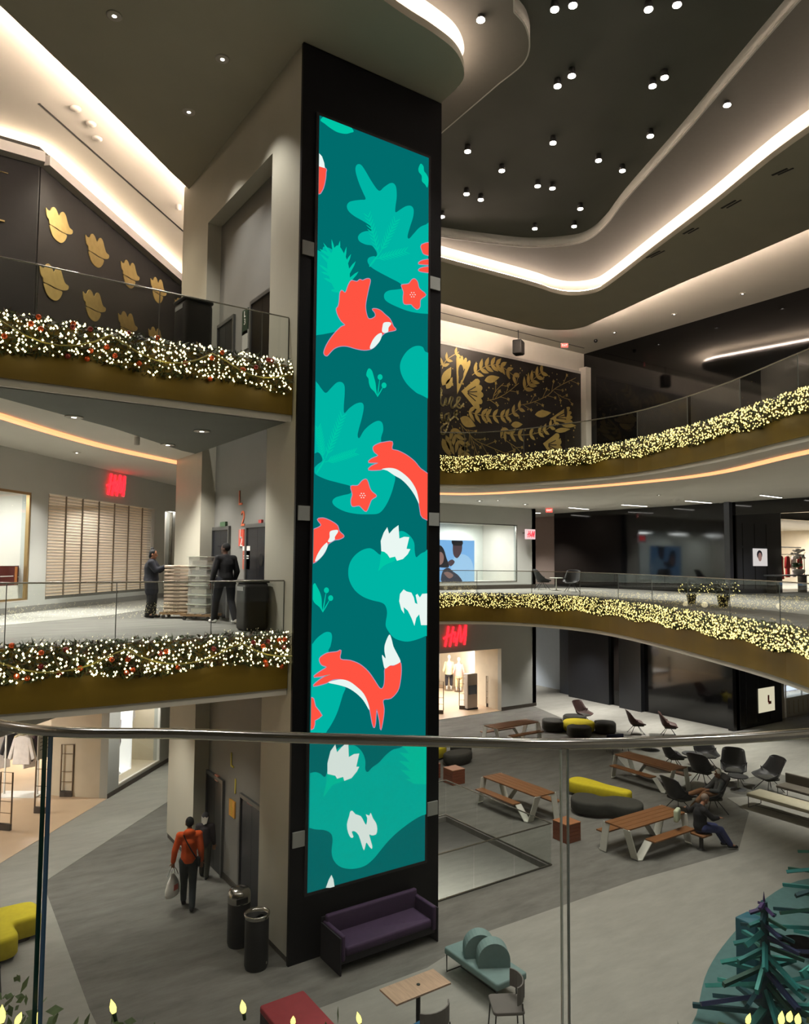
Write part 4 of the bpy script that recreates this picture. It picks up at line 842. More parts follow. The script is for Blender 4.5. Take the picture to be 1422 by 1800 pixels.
for k, (q, lb) in enumerate(TRK):
    p = G(*q, ZR-.15); downlight((p.x, p.y, ZR), lb, 470, .09, 'spotlights in the dark ceiling recess', 70, .17, M_TL, 'spotlight')
for q, lb in (((201, 27), 'recessed lamp in the brown soffit, the one nearest the top left corner'), ((391, 103), 'recessed lamp in the brown soffit, closest to the pier top'), ((332, 196), 'recessed lamp in the brown soffit, lowest of the three')):
    p = G(*q, ZS); downlight((p.x, p.y, ZS), lb, 650, .11, 'lamps in the brown soffit', 85, 0, M_TL)
for q, lb, z in (((845, 27), 'lamp in the rounded pale ceiling ring at the top, above the display', ZO), ((1278, 178), 'lamp in the grey ceiling strip right of the dark recess edge', ZO)):
    p = G(*q, z); downlight((p.x, p.y, z-.012), lb, 900, .09, None, 80, .08, M_TL, 'spotlight')
for q, lb in (((130, 732), 'round lamp in the dark soffit under the upper left balcony, leftmost'), ((295, 781), 'round lamp in the dark soffit under the upper left balcony, nearest the amber strip'), ((355, 757), 'round lamp in the dark soffit under the upper left balcony, nearest the pier')):
    p = G(*q, S3-.01); downlight((p.x, p.y, S3-.012), lb, 420, .13, 'lamps in the dark soffit', 110)
p = G(135, 795, S3); downlight((p.x, p.y, S3), 'small twin lamp in the white ceiling above the red neon sign', 350, .08, spot=95)
for q, lb in (((843, 880), 'round lamp in the white ceiling left above the bright shop window'), ((923, 886), 'round lamp in the white ceiling right above the bright shop window')):
    p = G(*q, S3); downlight((p.x, p.y, S3), lb, 350, .12, spot=110)
p = G(875, 879, S3); downlight((p.x, p.y, S3), 'small twin lamp between the two round lamps above the bright window', 20, .07)
for q, lb in (((1158, 870), 'small lamp in the white ceiling above the middle bar light'), ((1161, 892), 'small lamp by the edge of the black shopfront, left of two'), ((1268, 884), 'small lamp by the edge of the black shopfront, right of two'), ((1404, 877), 'small lamp near the right edge beside the last bar light')):
    p = G(*q, S3); downlight((p.x, p.y, S3), lb, 260, .07, spot=110)
for q, lb in ((((901, 899), (950, 901)), 'linear ceiling light beside the red exit sign'), (((1000, 891), (1042, 895)), 'linear ceiling light, second from the exit sign'), (((1093, 886), (1137, 889)), 'linear ceiling light, third from the exit sign'), (((1205, 879), (1250, 883)), 'linear ceiling light, fourth from the exit sign'), (((1337, 869), (1384, 875)), 'linear ceiling light nearest the right picture edge')):
    a, b = G(*q[0], S3), G(*q[1], S3); a.z = b.z = S3-.02; d = b-a
    if d.length > 1.9: d = d.normalized()*1.7; b = a+d
    c = (a+b)/2; t = thing('linear_light', lb, 'ceiling light', c, math.atan2(d.y, d.x), 'linear lights in the white ceiling'); l_ = d.length
    mb = MB(); mb.box((0, 0, 0), (l_, .10, .03)); mb.build('housing', M_HOUSW, t); mb = MB(); mb.box((0, 0, -.018), (l_-.03, .08, .008)); mb.build('diffuser', emis('linear_diffuser', (255, 250, 240), 9), t)
for q, lb in (((1305, 516), 'small white lamp in the top ceiling, right of three near the black wall'), ((1185, 552), 'small white lamp in the top ceiling, middle of three near the black wall'), ((1080, 584), 'small white lamp in the top ceiling, left of three near the black wall')):
    p = G(*q, ZO); downlight((p.x, p.y, ZO), lb, 500, .09, 'small lamps over the upper right gallery', 90)
# exit signs, speakers, detectors
M_EXIT = emis('exit_red', (255, 60, 50), 3)
def exit_sign(p, label, s=.3, fr=None):
    t = thing('exit_sign', label, 'exit sign', p); mb = MB(); mb.box((0, 0, -.12), (s, .05, .22), -.6); mb.build('housing', mat('exit_housing', (200, 190, 185), .5), t)
    mb = MB(); mb.box((-.015, -.028, -.12), (s*.9, .012, .17), -.6); mb.build('lit_face', M_EXIT, t); mb = MB(); mb.tube([(0, 0, 0), (0, 0, .01)], .01, 6); mb.build('stem', M_HOUS, t)
    M = Matrix.Rotation(-.6, 4, 'Z') @ Matrix.Translation((0, -.04, -.12)) @ Matrix.Rotation(math.pi/2, 4, 'X')
    c = bpy.data.curves.new('e', 'FONT'); c.body = 'EXIT'; c.size = .13; c.align_x = 'CENTER'; c.align_y = 'CENTER'; c.extrude = .003; oo = bpy.data.objects.new('e', c); COL.objects.link(oo)
    me = bpy.data.meshes.new_from_object(oo.evaluated_get(bpy.context.evaluated_depsgraph_get())); bpy.data.objects.remove(oo); me.materials.clear(); me.materials.append(emis('exit_letters', (255, 190, 180), 3))
    oo = bpy.data.objects.new('lettering', me); COL.objects.link(oo); oo.parent = t; oo.matrix_local = M
exit_sign(PY(992, 603, 23.6)*1.0, 'red exit sign hanging right of the black loudspeaker above the mural', .34)
p = G(965, 893, S3); exit_sign((p.x, p.y, S3), 'red exit sign under the middle-level white ceiling beside the black shopfront', .34)
def speaker(p, label, s=1.0):
    t = thing('loudspeaker', label, 'loudspeaker', p, .5); mb = MB(); mb.rbox((0, 0, 0), (.45*s, .4*s, .62*s), .05); mb.build('cabinet', M_BLACKM, t)
    mb = MB(); mb.tube([(0, 0, .3*s), (0, 0, .36*s)], .03, 8); mb.build('yoke', M_HOUS, t); mb = MB(); mb.box((0, -.21*s, -.02), (.38*s, .02, .52*s)); mb.build('grille', mat('grille', (24, 22, 20), .8), t)
p = PY(911, 611, 24.1); speaker(p, 'black loudspeaker hanging from the ceiling in front of the mural top', 1.05)
mb = MB(); mb.tube([(p.x, p.y, p.z+.3), (p.x, p.y, ZO)], .02, 6); o = mb.build('hanger_rod', M_HOUS); tag(o, 'thin rod carrying the black loudspeaker above the mural', 'rod')
p = G(1047, 597, ZO); mb = MB(); mb.ell((p.x, p.y, ZO-.06), (.09, .09, .09)); o = mb.build('dome_camera', M_BLACKM); tag(o, 'small dark dome camera on the white top ceiling by the black wall', 'camera')
for q, lb in (((133, 190), 'white smoke detector on the pale left ceiling, uppermost of three'), ((160, 217), 'white sprinkler plate on the pale left ceiling, middle of three'), ((171, 243), 'flat white disc on the pale left ceiling, lowest of three')):
    p = G(*q, ZO); t = thing('smoke_detector', lb, 'smoke detector', (p.x, p.y, ZO)); mb = MB(); mb.lathe([(.12, 0), (.12, -.03), (.07, -.06), (.0001, -.065)], (0, 0, 0), 16); mb.build('cap', M_HOUSW, t)
p = G(314, 361, ZO); t = thing('smoke_detector', 'little white sensor at the end of the pale ceiling beside the pier', 'smoke detector', (p.x, p.y, ZO)); mb = MB(); mb.lathe([(.09, 0), (.09, -.12), (.0001, -.14)], (0, 0, 0), 12); mb.build('cap', M_HOUSW, t)
p = G(241, 768, S3); t = thing('smoke_detector', 'grey cylinder hanging from the dark soffit left of the pier', 'smoke detector', (p.x, p.y, S3-.012)); mb = MB(); mb.lathe([(.06, 0), (.06, -.16), (.0001, -.17)], (0, 0, 0), 12); mb.build('cap', M_HOUSW, t)
for q0, q1, lb in (((-6, 300), (14, 306), 'upper short gold bar on the near-black wall at the left picture edge'), ((-6, 385), (8, 391), 'lower short gold bar on the near-black wall at the left picture edge')):
    a, b = FL.px(*q0), FL.px(*q1); mb = MB(); mb.plate(rect(a[0], b[1], b[0], a[1]), FL, .003, .04); tag(mb.build('wall_bar', M_BL), lb, 'wall decoration')
# ------------------------------------------------------------------ lift doors, signs and notices in the recess
M_DOOR = mat('lift_door', (52, 54, 60), .25, metal=.6, var=.05); M_DOORK = mat('lift_dark', (10, 10, 11), .3); M_FRAME = mat('door_frame', (96, 96, 94), .35, metal=.5)
nd = 0
for z, cols in ((0, (M_DOORK, M_DOOR)), (F2, (M_DOOR, M_DOOR)), (F3, (M_DOORK, M_DOORK))):
    for k, (y0, y1) in enumerate(((16.42, 17.42), (14.15, 15.3))):
        nd += 1; t = bpy.data.objects.new('door_%d' % nd, None); COL.objects.link(t); t.location = (6.3, (y0+y1)/2, z); t['kind'] = 'structure'; off = -Vector(t.location)
        m2 = (y0+y1)/2; h = 2.05
        mb = MB(); mb.bb(6.27, y0, z, 6.3, m2-.005, z+h); o = mb.build('door_leaf', cols[k], t); o.location = off
        mb = MB(); mb.bb(6.27, m2+.005, z, 6.3, y1, z+h); o = mb.build('door_leaf', cols[k], t); o.location = off
        mb = MB(); mb.bb(6.24, y0-.07, z, 6.3, y0, z+h+.08); mb.bb(6.24, y1, z, 6.3, y1+.07, z+h+.08); mb.bb(6.24, y0, z+h, 6.3, y1, z+h+.08); o = mb.build('door_frame', M_FRAME, t); o.location = off
        if z == F2: mb = MB(); mb.plate([(-m2+.22+.1*math.cos(a), z+1.35+.14*math.sin(a)) for a in [i*.785 for i in range(8)]], FE, .031, .036); o = mb.build('door_symbol', M_BLACKM, t); o.location = off
def wall_letters(fr, box, s, m, label, flip=1):
    a, b = fr.px(*box[0]), fr.px(*box[1]); c = ((a[0]+b[0])/2, (a[1]+b[1])/2); o = text(fr, c[0], c[1], s, abs(a[1]-b[1]), m, 'wall_lettering', None, .012, .008, 0, flip, .0)
    w_ = o.dimensions.x if o.dimensions.x > 0 else 1
    return tag(o, label, 'lettering')
ORG = mat('orange_letter', (214, 104, 66), .5); YEL = mat('yellow_letter', (214, 196, 70), .5)
wall_letters(FE, ((421, 864), (426, 889)), 'L', ORG, 'orange letter L high on the grey lift wall of the middle level'); wall_letters(FE, ((424, 900), (432, 926)), '2', ORG, 'orange figure 2 on the grey lift wall of the middle level')
wall_letters(FE, ((406, 1323), (412, 1352)), 'L', YEL, 'yellow letter L on the grey lift wall of the ground floor'); wall_letters(FE, ((413, 1369), (416, 1398)), '1', YEL, 'yellow figure 1 on the grey lift wall of the ground floor')
def panel(fr, box, m, name, label, cat, d=.03, txt=None, tm=None, parts=None):
    a, b = fr.px(*box[0]), fr.px(*box[1]); x0, x1 = sorted((a[0], b[0])); z0, z1 = sorted((a[1], b[1])); t = thing(name, label, cat, fr(x0, z0, 0)); off = -Vector(t.location)
    mb = MB(); mb.plate(rect(x0, z0, x1, z1), fr, .002, d); o = mb.build('board', m, t); o.location = off
    for (s, u, v, hh, mm) in (txt or []):
        text(fr, x0+(x1-x0)*u, z0+(z1-z0)*v, s, hh, mm, 'lettering', t, d+.003, .002)
    for (u0, v0, u1, v1, mm, nm) in (parts or []):
        mb = MB(); mb.plate(rect(x0+(x1-x0)*u0, z0+(z1-z0)*v0, x0+(x1-x0)*u1, z0+(z1-z0)*v1), fr, d+.001, d+.004); o = mb.build(nm, mm, t); o.location = off
    return t
W_T = mat('sign_white', (232, 230, 224), .5); RDS = mat('sign_red', (196, 70, 50), .5)
panel(FE, ((422, 931), (430, 960)), RDS, 'wall_sign', 'small red sign marked L2 under the orange figure on the middle level', 'sign', txt=(('L', .45, .72, .22, W_T), ('2', .55, .25, .22, W_T)))
panel(FE, ((429, 960), (441, 1001)), mat('notice_red', (178, 92, 72), .5), 'notice_board', 'red notice with a white header beside the lift door, behind the man in the cap', 'notice', parts=((0, .80, 1, 1, W_T, 'header'), (.15, .55, .85, .60, W_T, 'text_line'), (.15, .45, .85, .50, W_T, 'text_line')))
panel(FE, ((405, 1403), (414, 1439)), mat('orange_sign', (226, 164, 60), .5), 'wall_sign', 'narrow orange sign under the yellow figure 1 on the ground floor', 'sign', txt=(('L', .5, .7, .2, YEL), ('1', .5, .3, .2, YEL)))
panel(FE, ((391, 918), (400, 928)), mat('green_exit', (60, 90, 60), .4), 'exit_sign', 'small green exit plate above the left lift door on the middle level', 'exit sign', d=.06)
panel(FE, ((458, 914), (463, 922)), mat('red_plate', (170, 50, 50), .4), 'wall_sign', 'tiny red plate above the right lift door on the middle level', 'sign', d=.05)
panel(FE, ((438, 1408), (446, 1416)), mat('red_plate', (170, 50, 50), .4), 'wall_sign', 'tiny red plate above the right lift door on the ground floor', 'sign', d=.05)
panel(FE, ((381, 1360), (386, 1374)), mat('pink_plate', (220, 150, 130), .4), 'wall_sign', 'small pink plate above the left dark lift door on the ground floor', 'sign', d=.05)
panel(FE, ((428, 548), (437, 585)), mat('dark_green_sign', (34, 54, 40), .4), 'wall_sign', 'dark green sign with white foot panel on the upper lift wall', 'sign', txt=(('L', .5, .8, .14, W_T), ('3', .5, .5, .14, W_T)))
panel(FE, ((428, 585), (437, 612)), mat('sheet_white', (170, 170, 164), .5), 'notice_sheet', 'plain white sheet under the dark green sign on the upper lift wall', 'notice')
# ------------------------------------------------------------------ red neon store signs
def logo_px(fr, box, label, m=None, d=.08):
    a, b = fr.px(*box[0]), fr.px(*box[1]); return logo(fr, a[0], b[0], min(a[1], b[1]), max(a[1], b[1]), label, m, d)
a = FD.px(186, 855); b = FD.px(216, 856); logo(FD, a[0], b[0], F2+3.25, F2+3.88, 'red neon store sign above the roller grille on the middle level')
a = FK.px(779, 1117); b = FK.px(818, 1117); logo(FK, a[0], b[0], 3.25, 4.15, 'red neon store sign above the ground-floor opening right of the display')
a = FK.px(925, 930); b = FK.px(941, 948)
t = thing('blade_sign', 'small white box sign with red letters sticking out beside the bright shop window', 'sign', FK(b[0]-.3, b[1], 0)); 
FBS = Frame((0, 26.2, 0), (1, 0, 0), (0, 0, 1)); a = FBS.px(925, 930); b = FBS.px(941, 948); off = -Vector(t.location)
mb = MB(); mb.bb(a[0], 26.2, b[1], b[0], 26.3, a[1]); o = mb.build('light_box', emis('box_white', (240, 205, 205), 1.0), t); o.location = off
mb = MB(); mb.bb((a[0]+b[0])/2-.03, 26.3, a[1]-.2, (a[0]+b[0])/2+.03, 26.75, a[1]-.14); o = mb.build('bracket', M_STEEL, t); o.location = off
lg = []
x0, x1, z0, z1 = a[0]+.08, b[0]-.06, b[1]+.1, a[1]-.1; U = lambda pts: [(x0+x*(x1-x0), z0+y*(z1-z0)) for x, y in pts]
mb = MB()
for l in ([(.2, 1), (.05, 0)], [(.4, 1), (.27, 0)], [(0, .45), (.36, .6)], [(.72, 1), (.57, 0)], [(.75, 1), (.76, .1)], [(.98, 1), (.77, .1)], [(1, 1), (.92, 0)], [(.5, .6), (.42, .2), (.55, .3)]): strokes(mb, FBS, [U(l)], .045, .005, .01)
o = mb.build('lettering', M_LOGO, t); o.location = off
# ------------------------------------------------------------------ store interiors
def room(fr, x0, x1, z0, z1, dep, label, mfloor, mwall, mback=None, lights=None, power=200, col=NEUT):
    for nm, (pts, d0, d1), m in (('floor', (rect(x0, z0-.02, x1, z0+.012), -dep, .0), mfloor), ('ceiling', (rect(x0, z1, x1, z1+.05), -dep, -.25), M_WHITE),
                                 ('wall_shop', (rect(x0-.05, z0, x0, z1), -dep, -.25), mwall), ('wall_shop', (rect(x1, z0, x1+.05, z1), -dep, -.25), mwall), ('wall_shop', (rect(x0, z0, x1, z1), -dep-.1, -dep), mback or mwall)):
        mb = MB(); mb.plate(pts, fr, d0, d1); struct(mb, nm, m)
    n = lights or 2
    for i in range(n):
        p = fr(x0+(x1-x0)*(i+.5)/n, z1-.12, -dep*.5); light('AREA', p, power/n, col, size=1.6, sy=.5, name='shop_lamp')
room(FD, -7, 11, 0, 3.0, 9, '', M_TILE, M_CREAM, M_WHITE, 3, 900, (1, .96, .9))
room(FD, 5.24, 8.02, .2, 3.0, 1.3, '', M_CREAM, M_CREAM, mat('window_cream', (226, 222, 194), .6), 1, 90, (1, .97, .86))
room(FD, -6, .5, F2+.3, 8.9, 1.6, '', M_WHITE, M_WHITE, mat('window_white', (226, 230, 222), .6), 2, 260, (.98, 1, .95))
room(FD, 1.0, 7.3, F2+.02, 8.95, 6, '', M_TILE, M_CREAM, mat('shop_back', (176, 174, 166), .6), 3, 230, (1, .97, .92))
room(FD, 7.85, 8.5, F2+.3, 8.95, 1.0, '', M_WHITE, M_WHITE, None, 1, 26)
mb = MB(); mb.plate(rect(4.62, 0, 4.76, 3.0), FD, -1.9, -.2); struct(mb, 'wall_shop', M_CREAM)
mb = MB(); mb.plate(rect(24.02, 0, 24.16, 3.0), FK, -2.0, -.2); struct(mb, 'wall_shop', M_CREAM)
room(FK, 16.5, 26.0, 0, 3.0, 7.5, '', M_TILE, M_CREAM, M_WHITE, 3, 850, (1, .96, .9))
room(FK, 14, 25.05, F2+.33, 9.0, 2.6, '', M_WHITE, M_WHITE, mat('window_white', (226, 230, 222), .6), 3, 380, (.96, 1, .98))
room(FC, 33.3, 48, 0, 3.3, 9, '', mat('grey_shop_floor', (150, 146, 138), .3), M_WHITE, None, 3, 1200, COOL)
room(FC, 33.6, 48, F2, 9.25, 9, '', mat('grey_shop_floor', (150, 146, 138), .3), M_CREAM, None, 3, 1500, NEUT)
def pane(fr, x0, z0, x1, z1, label, d=-.06, frame=None, fm=None):
    global nw; nw += 1
    mb = MB(); mb.plate(rect(x0, z0, x1, z1), fr, d, d); o = mb.build('window_%d' % nw, M_SHOP); o['kind'] = 'structure'
    if frame:
        mb = MB(); mb.plate(rect(x0, z0, x1, z1), fr, d-.04, d+.05, holes=[rect(x0+frame, z0+frame, x1-frame, z1-frame)]); p = mb.build('window_frame', fm or M_RAIL, o)
nw = 0
pane(FD, 5.24, .2, 8.02, 3.0, '', frame=.04, fm=W_T); pane(FD, -6, F2+.3, .5, 8.78, '', frame=.06, fm=mat('brass_frame', (150, 124, 84), .3, metal=.6)); pane(FD, 7.85, F2+.3, 8.5, 8.83, '', frame=.04); pane(FK, 14, F2+.33, 25.05, 8.93, '', frame=.05)
# roller grille on the middle level
t = thing('roller_grille', 'see-through slatted roller grille closing the shop under the red neon sign', 'roller grille', FD(4.1, F2+.28, 0)); off = -Vector(t.location)
gm = bpy.data.materials.new('grille_slat'); gm.use_nodes = True; nt = gm.node_tree; b_ = nt.nodes['Principled BSDF']; b_.inputs['Base Color'].default_value = (.78, .76, .70, 1); b_.inputs['Roughness'].default_value = .35
tr = nt.nodes.new('ShaderNodeBsdfTransparent'); mx = nt.nodes.new('ShaderNodeMixShader'); mx.inputs[0].default_value = .45; nt.links.new(tr.outputs[0], mx.inputs[1]); nt.links.new(b_.outputs[0], mx.inputs[2]); nt.links.new(mx.outputs[0], nt.nodes['Material Output'].inputs[0])
mb = MB(); zz = F2+.30
while zz < 8.80: mb.plate(rect(1.22, zz, 7.08, zz+.052), FD, -.12, -.11); zz += .082
o = mb.build('slats', gm, t); o.location = off; o['kind'] = 'stuff'
mb = MB(); zz = F2+.352
while zz < 8.80: mb.plate(rect(1.22, zz, 7.08, zz+.010), FD, -.125, -.10); zz += .082
o = mb.build('slat_hinges', mat('hinge_brown', (150, 142, 126), .5), t); o.location = off; o['kind'] = 'stuff'
for px in (87, 119, 148, 177, 204, 229, 253):
    s_ = FD.px(px, 960)[0]; mb = MB(); mb.plate(rect(s_-.018, F2+.3, s_+.018, 8.82), FD, -.10, -.07); o = mb.build('guide_rod', mat('rod_brown', (120, 108, 92), .5), t); o.location = off
mb = MB(); mb.plate(rect(1.22, F2+.28, 7.08, F2+.36), FD, -.14, -.06); o = mb.build('bottom_bar', M_RAIL, t); o.location = off
# things seen through the grille
panel(Frame(FD(0, 0, -5.0), FD.u, FD.v), ((76, 932), (132, 945)), emis('shop_banner', (250, 240, 210), 1.6), 'shop_banner', 'long cream light banner seen through the left part of the grille', 'banner')
panel(Frame(FD(0, 0, -4.6), FD.u, FD.v), ((158, 949), (163, 968)), emis('yellow_tag', (255, 200, 90), 1.6), 'shop_banner', 'yellow upright banner glimpsed through the middle of the grille', 'banner')
panel(Frame(FD(0, 0, -4.6), FD.u, FD.v), ((106, 960), (113, 972)), emis('white_tag', (250, 240, 225), 1.5), 'shop_banner', 'small white light panel glimpsed through the left of the grille', 'banner')
for k, px in enumerate((83, 124, 163, 200, 234)):
    p = cam_plane(px, 874+k*4, FD(0, 0, -1.4), FD.n); p.z = 8.93; downlight((p.x, p.y, p.z), 'ceiling lamp seen through the grille, '+['leftmost', 'second from left', 'middle', 'second from right', 'rightmost'][k], 0, .07, 'lamps behind the grille')
panel(Frame(FD(0, 0, -.3), FD.u, FD.v), ((-20, 995), (39, 1028)), mat('poster_maroon', (82, 24, 20), .4), 'window_poster', 'maroon poster with a gold glow low in the white shop window at the left edge', 'poster', parts=((.72, .05, .80, .95, mat('gold_glow', (190, 120, 60), .4), 'glow_band'), (.3, .45, .68, .50, W_T, 'text_line'), (.82, .40, .95, .45, W_T, 'text_line')))
# clothes, rails and gates
CL = {k: mat('cloth_'+k, c, .85, var=.08, vscale=8) for k, c in dict(white=(226, 218, 214), cream=(208, 190, 150), dark=(34, 32, 38), blue=(60, 74, 96), pink=(196, 150, 140), red=(160, 30, 30), plum=(70, 48, 66), grey=(120, 118, 120), tan=(176, 140, 96)).items()}
def garment(loc, rz, m, label, cat='garment', kind=0, s=1.0, group=None, name=None):
    nm = name or ('shirt', 'coat', 'trousers', 'dress')[kind]; t = thing(nm, label, cat, loc, rz, group); fr = Frame((0, 0, 0), (1, 0, 0), (0, 0, 1))
    if kind == 2: P = [(-.18, 0), (.18, 0), (.2, -.5), (.16, -1), (.03, -1), (0, -.35), (-.03, -1), (-.16, -1), (-.2, -.5)]
    elif kind == 3: P = [(-.2, 0), (-.07, .06), (.07, .06), (.2, 0), (.15, -.35), (.3, -1.1), (-.3, -1.1), (-.15, -.35)]
    else:
        L = -.68 if kind == 0 else -1.0; P = [(-.22, 0), (-.08, .05), (.08, .05), (.22, 0), (.36, -.52), (.27, -.57), (.2, -.25), (.23, L), (-.23, L), (-.2, -.25), (-.27, -.57), (-.36, -.52)]
    Q = [Vector((x*s, z*s)) for x, z in P]; mb = MB(); mb.plate([tuple(p) for p in Q], fr, -.05*s, .05*s); o = mb.build('cloth', m, t, bevel=.02)
    mb = MB(); mb.tube([(-.2*s, 0, .03*s), (0, 0, .10*s), (.2*s, 0, .03*s)], .008, 5); mb.tube([(0, 0, .10*s), (0, 0, .17*s), (.03, 0, .19*s)], .005, 5); mb.build('hanger', M_RAIL, t)
    return t
def rail(loc, rz, label, L=1.5, h=1.6, m=None):
    t = thing('clothes_rail', label, 'clothes rail', loc, rz); m = m or mat('rail_white', (220, 218, 212), .4)
    for sx in (-1, 1): mb = MB(); mb.bb(sx*L/2-.015, -.2, 0, sx*L/2+.015, .2, .03); mb.bb(sx*L/2-.015, -.015, 0, sx*L/2+.015, .015, h); mb.build('upright', m, t)
    mb = MB(); mb.bb(-L/2, -.015, h-.015, L/2, .015, h+.015); mb.build('cross_bar', m, t); return t
aD = math.atan2(FD.u.y, FD.u.x)
def D3(s, z, d): return FD(s, z, d)
def gp(x, y, z=0): return G(x, y, z)
p = gp(60, 1345); q0 = G(62, 1384); q0.z = 0; ux = Vector((math.cos(-.45), math.sin(-.45), 0))
rail(q0, -.45, 'white clothes rail deep in the left ground-floor shop', 2.3, 1.8)
cols = ['white', 'dark', 'cream', 'white', 'plum', 'white', 'blue', 'dark']
desc = ['white shirt at the left end of the white rail', 'black jacket second from the left on the white rail', 'cream shirt third from the left on the white rail', 'white blouse left of the plum top on the white rail', 'plum top in the middle of the white rail', 'white shirt right of the plum top on the white rail', 'slate blue shirt next to last on the white rail', 'black shirt at the right end of the white rail']
for k, c in enumerate(cols): garment(q0+ux*(-1.0+k*.28)+Vector((0, 0, 1.62)), -.45+.7, CL[c], desc[k]+' in the left shop', 'garment', 0 if k % 3 else 1, 1.0, 'clothes on the white rail')
pl_ = G(36, 1398); pl_.z = 0
t = thing('display_plinth', 'white display frame carrying a white shirt near the left shop entrance', 'display stand', pl_, -.6); mb = MB()
for sx in (-.5, .5): mb.bb(sx-.02, -.02, 0, sx+.02, .02, 1.95)
mb.bb(-.5, -.02, 1.91, .5, .02, 1.95); mb.build('frame', mat('rail_white', (220, 218, 212), .4), t); mb = MB(); mb.bb(-.6, -.3, 0, .6, .3, .04); mb.build('base', mat('rail_white', (220, 218, 212), .4), t)
garment(pl_+Vector((0, 0, 1.7)), -.6, CL['white'], 'pale blouse hanging in the white display frame near the left shop entrance', kind=0, s=1.15); garment(pl_+Vector((.12, .2, 1.62)), -.6, CL['dark'], 'dark top hanging behind the pale blouse in the left shop', kind=0, s=1.0)
garment(G(100, 1378)+Vector((0, 0, 1.75)), -.3, CL['red'], 'red garment beside the cream wall of the left shop', kind=1, s=.9)
t = panel(Frame(D3(0, 0, -1.2), FD.u, FD.v), ((66, 1292), (91, 1325)), W_T, 'notice_board', 'white notice card on a stand near the left shop gates', 'notice', parts=tuple((.12, v, .8, v+.03, mat('ink', (120, 110, 110), .6), 'text_line') for v in (.8, .65, .5, .35)))
def gate(x, y, label, rz, h=1.5, w=.42):
    p = gp(x, y); t = thing('security_gate', label, 'security gate', p, rz, None); m = mat('gate_bronze', (118, 100, 82), .4, metal=.4)
    mb = MB(); mb.bb(-w/2, -.04, .0, w/2, .04, .18); mb.build('base', mat('gate_base', (66, 58, 52), .5), t)
    mb = MB(); mb.tube([(-w/2, 0, .18), (-w/2, 0, h), (w/2, 0, h), (w/2, 0, .18)], .022, 6); mb.build('loop', m, t)
    for z in (.45, .75, h-.28): mb = MB(); mb.tube([(-w/2, 0, z), (w/2, 0, z)], .010, 5); mb.build('cross_bar', m, t)
gate(116, 1401, 'anti-theft gate by the cream wall of the left shop', -.6, 1.55, .36); gate(71, 1430, 'anti-theft gate in the middle of the left shop entrance', -.7, 1.5, .36); gate(8, 1460, 'anti-theft gate cut by the left picture edge', -.8, 1.5, .36)
gate(860, 1243, 'anti-theft gate by the cream wall of the right shop', -.6, 1.5, .30); gate(813, 1247, 'anti-theft gate in the middle of the right shop entrance', -.8, 1.5, .32); gate(773, 1255, 'anti-theft gate next to the black pier edge in the right shop', -.8, 1.5, .34)
# left window: portal frame and dressed form
wp = D3(6.2, .2, -.75); t = thing('window_portal', 'glowing white portal frame in the ground-floor shop window', 'display frame', wp, aD); mb = MB()
mb.bb(-.78, -.25, 0, -.70, .25, 2.55); mb.bb(.70, -.25, 0, .78, .25, 2.55); mb.bb(-.78, -.25, 2.47, .78, .25, 2.55); mb.bb(-.78, -.25, 0, .78, .25, .05); mb.build('frame', emis('portal_white', (250, 250, 246), .9, base=(.8, .8, .8)), t)
def mannequin(loc, rz, label, top, bot, body=None, s=1.0):
    t = thing('mannequin', label, 'mannequin', loc, rz); bm_ = body or mat('mannequin_white', (214, 208, 200), .4)
    mb = MB(); mb.ell((0, 0, 1.66*s), (.085*s, .1*s, .12*s)); mb.caps((0, 0, 1.36*s), (0, 0, 1.56*s), .06*s, .05*s); mb.caps((0, 0, 1.0*s), (0, 0, 1.32*s), .13*s, .16*s)
    for sx in (-1, 1): mb.caps((sx*.18*s, 0, 1.36*s), (sx*.26*s, .02, .95*s), .045*s, .03*s); mb.caps((sx*.09*s, 0, .9*s), (sx*.11*s, 0, .08*s), .075*s, .035*s)
    mb.build('body', bm_, t); fr = Frame((0, 0, 0), (1, 0, 0), (0, 0, 1))
    mb = MB(); mb.lathe([(.10*s, 1.46*s), (.2*s, 1.40*s), (.19*s, 1.1*s), (.21*s, .82*s)], (0, 0, 0), 14); 
    for sx in (-1, 1): mb.caps((sx*.17*s, 0, 1.37*s), (sx*.27*s, .02, 1.0*s), .07*s, .06*s)
    mb.build('top', top, t)
    mb = MB(); mb.lathe([(.18*s, .98*s), (.2*s, .8*s), (.19*s, .72*s)], (0, 0, 0), 14)
    for sx in (-1, 1): mb.caps((sx*.1*s, 0, .82*s), (sx*.12*s, 0, .3*s), .1*s, .07*s)
    mb.build('trousers', bot, t); mb = MB(); mb.lathe([(.22*s, 0), (.22*s, .02)], (0, 0, 0), 16); mb.build('base', M_STEEL, t)
mannequin(D3(6.15, .26, -.72), aD+math.pi, 'mannequin in a plum top and dark bottoms inside the white portal frame', CL['plum'], CL['dark'], s=1.2)
garment(D3(7.6, 2.1, -.9), aD, CL['white'], 'white towel-like shirt hanging at the back of the ground-floor shop window', kind=0, s=.8)
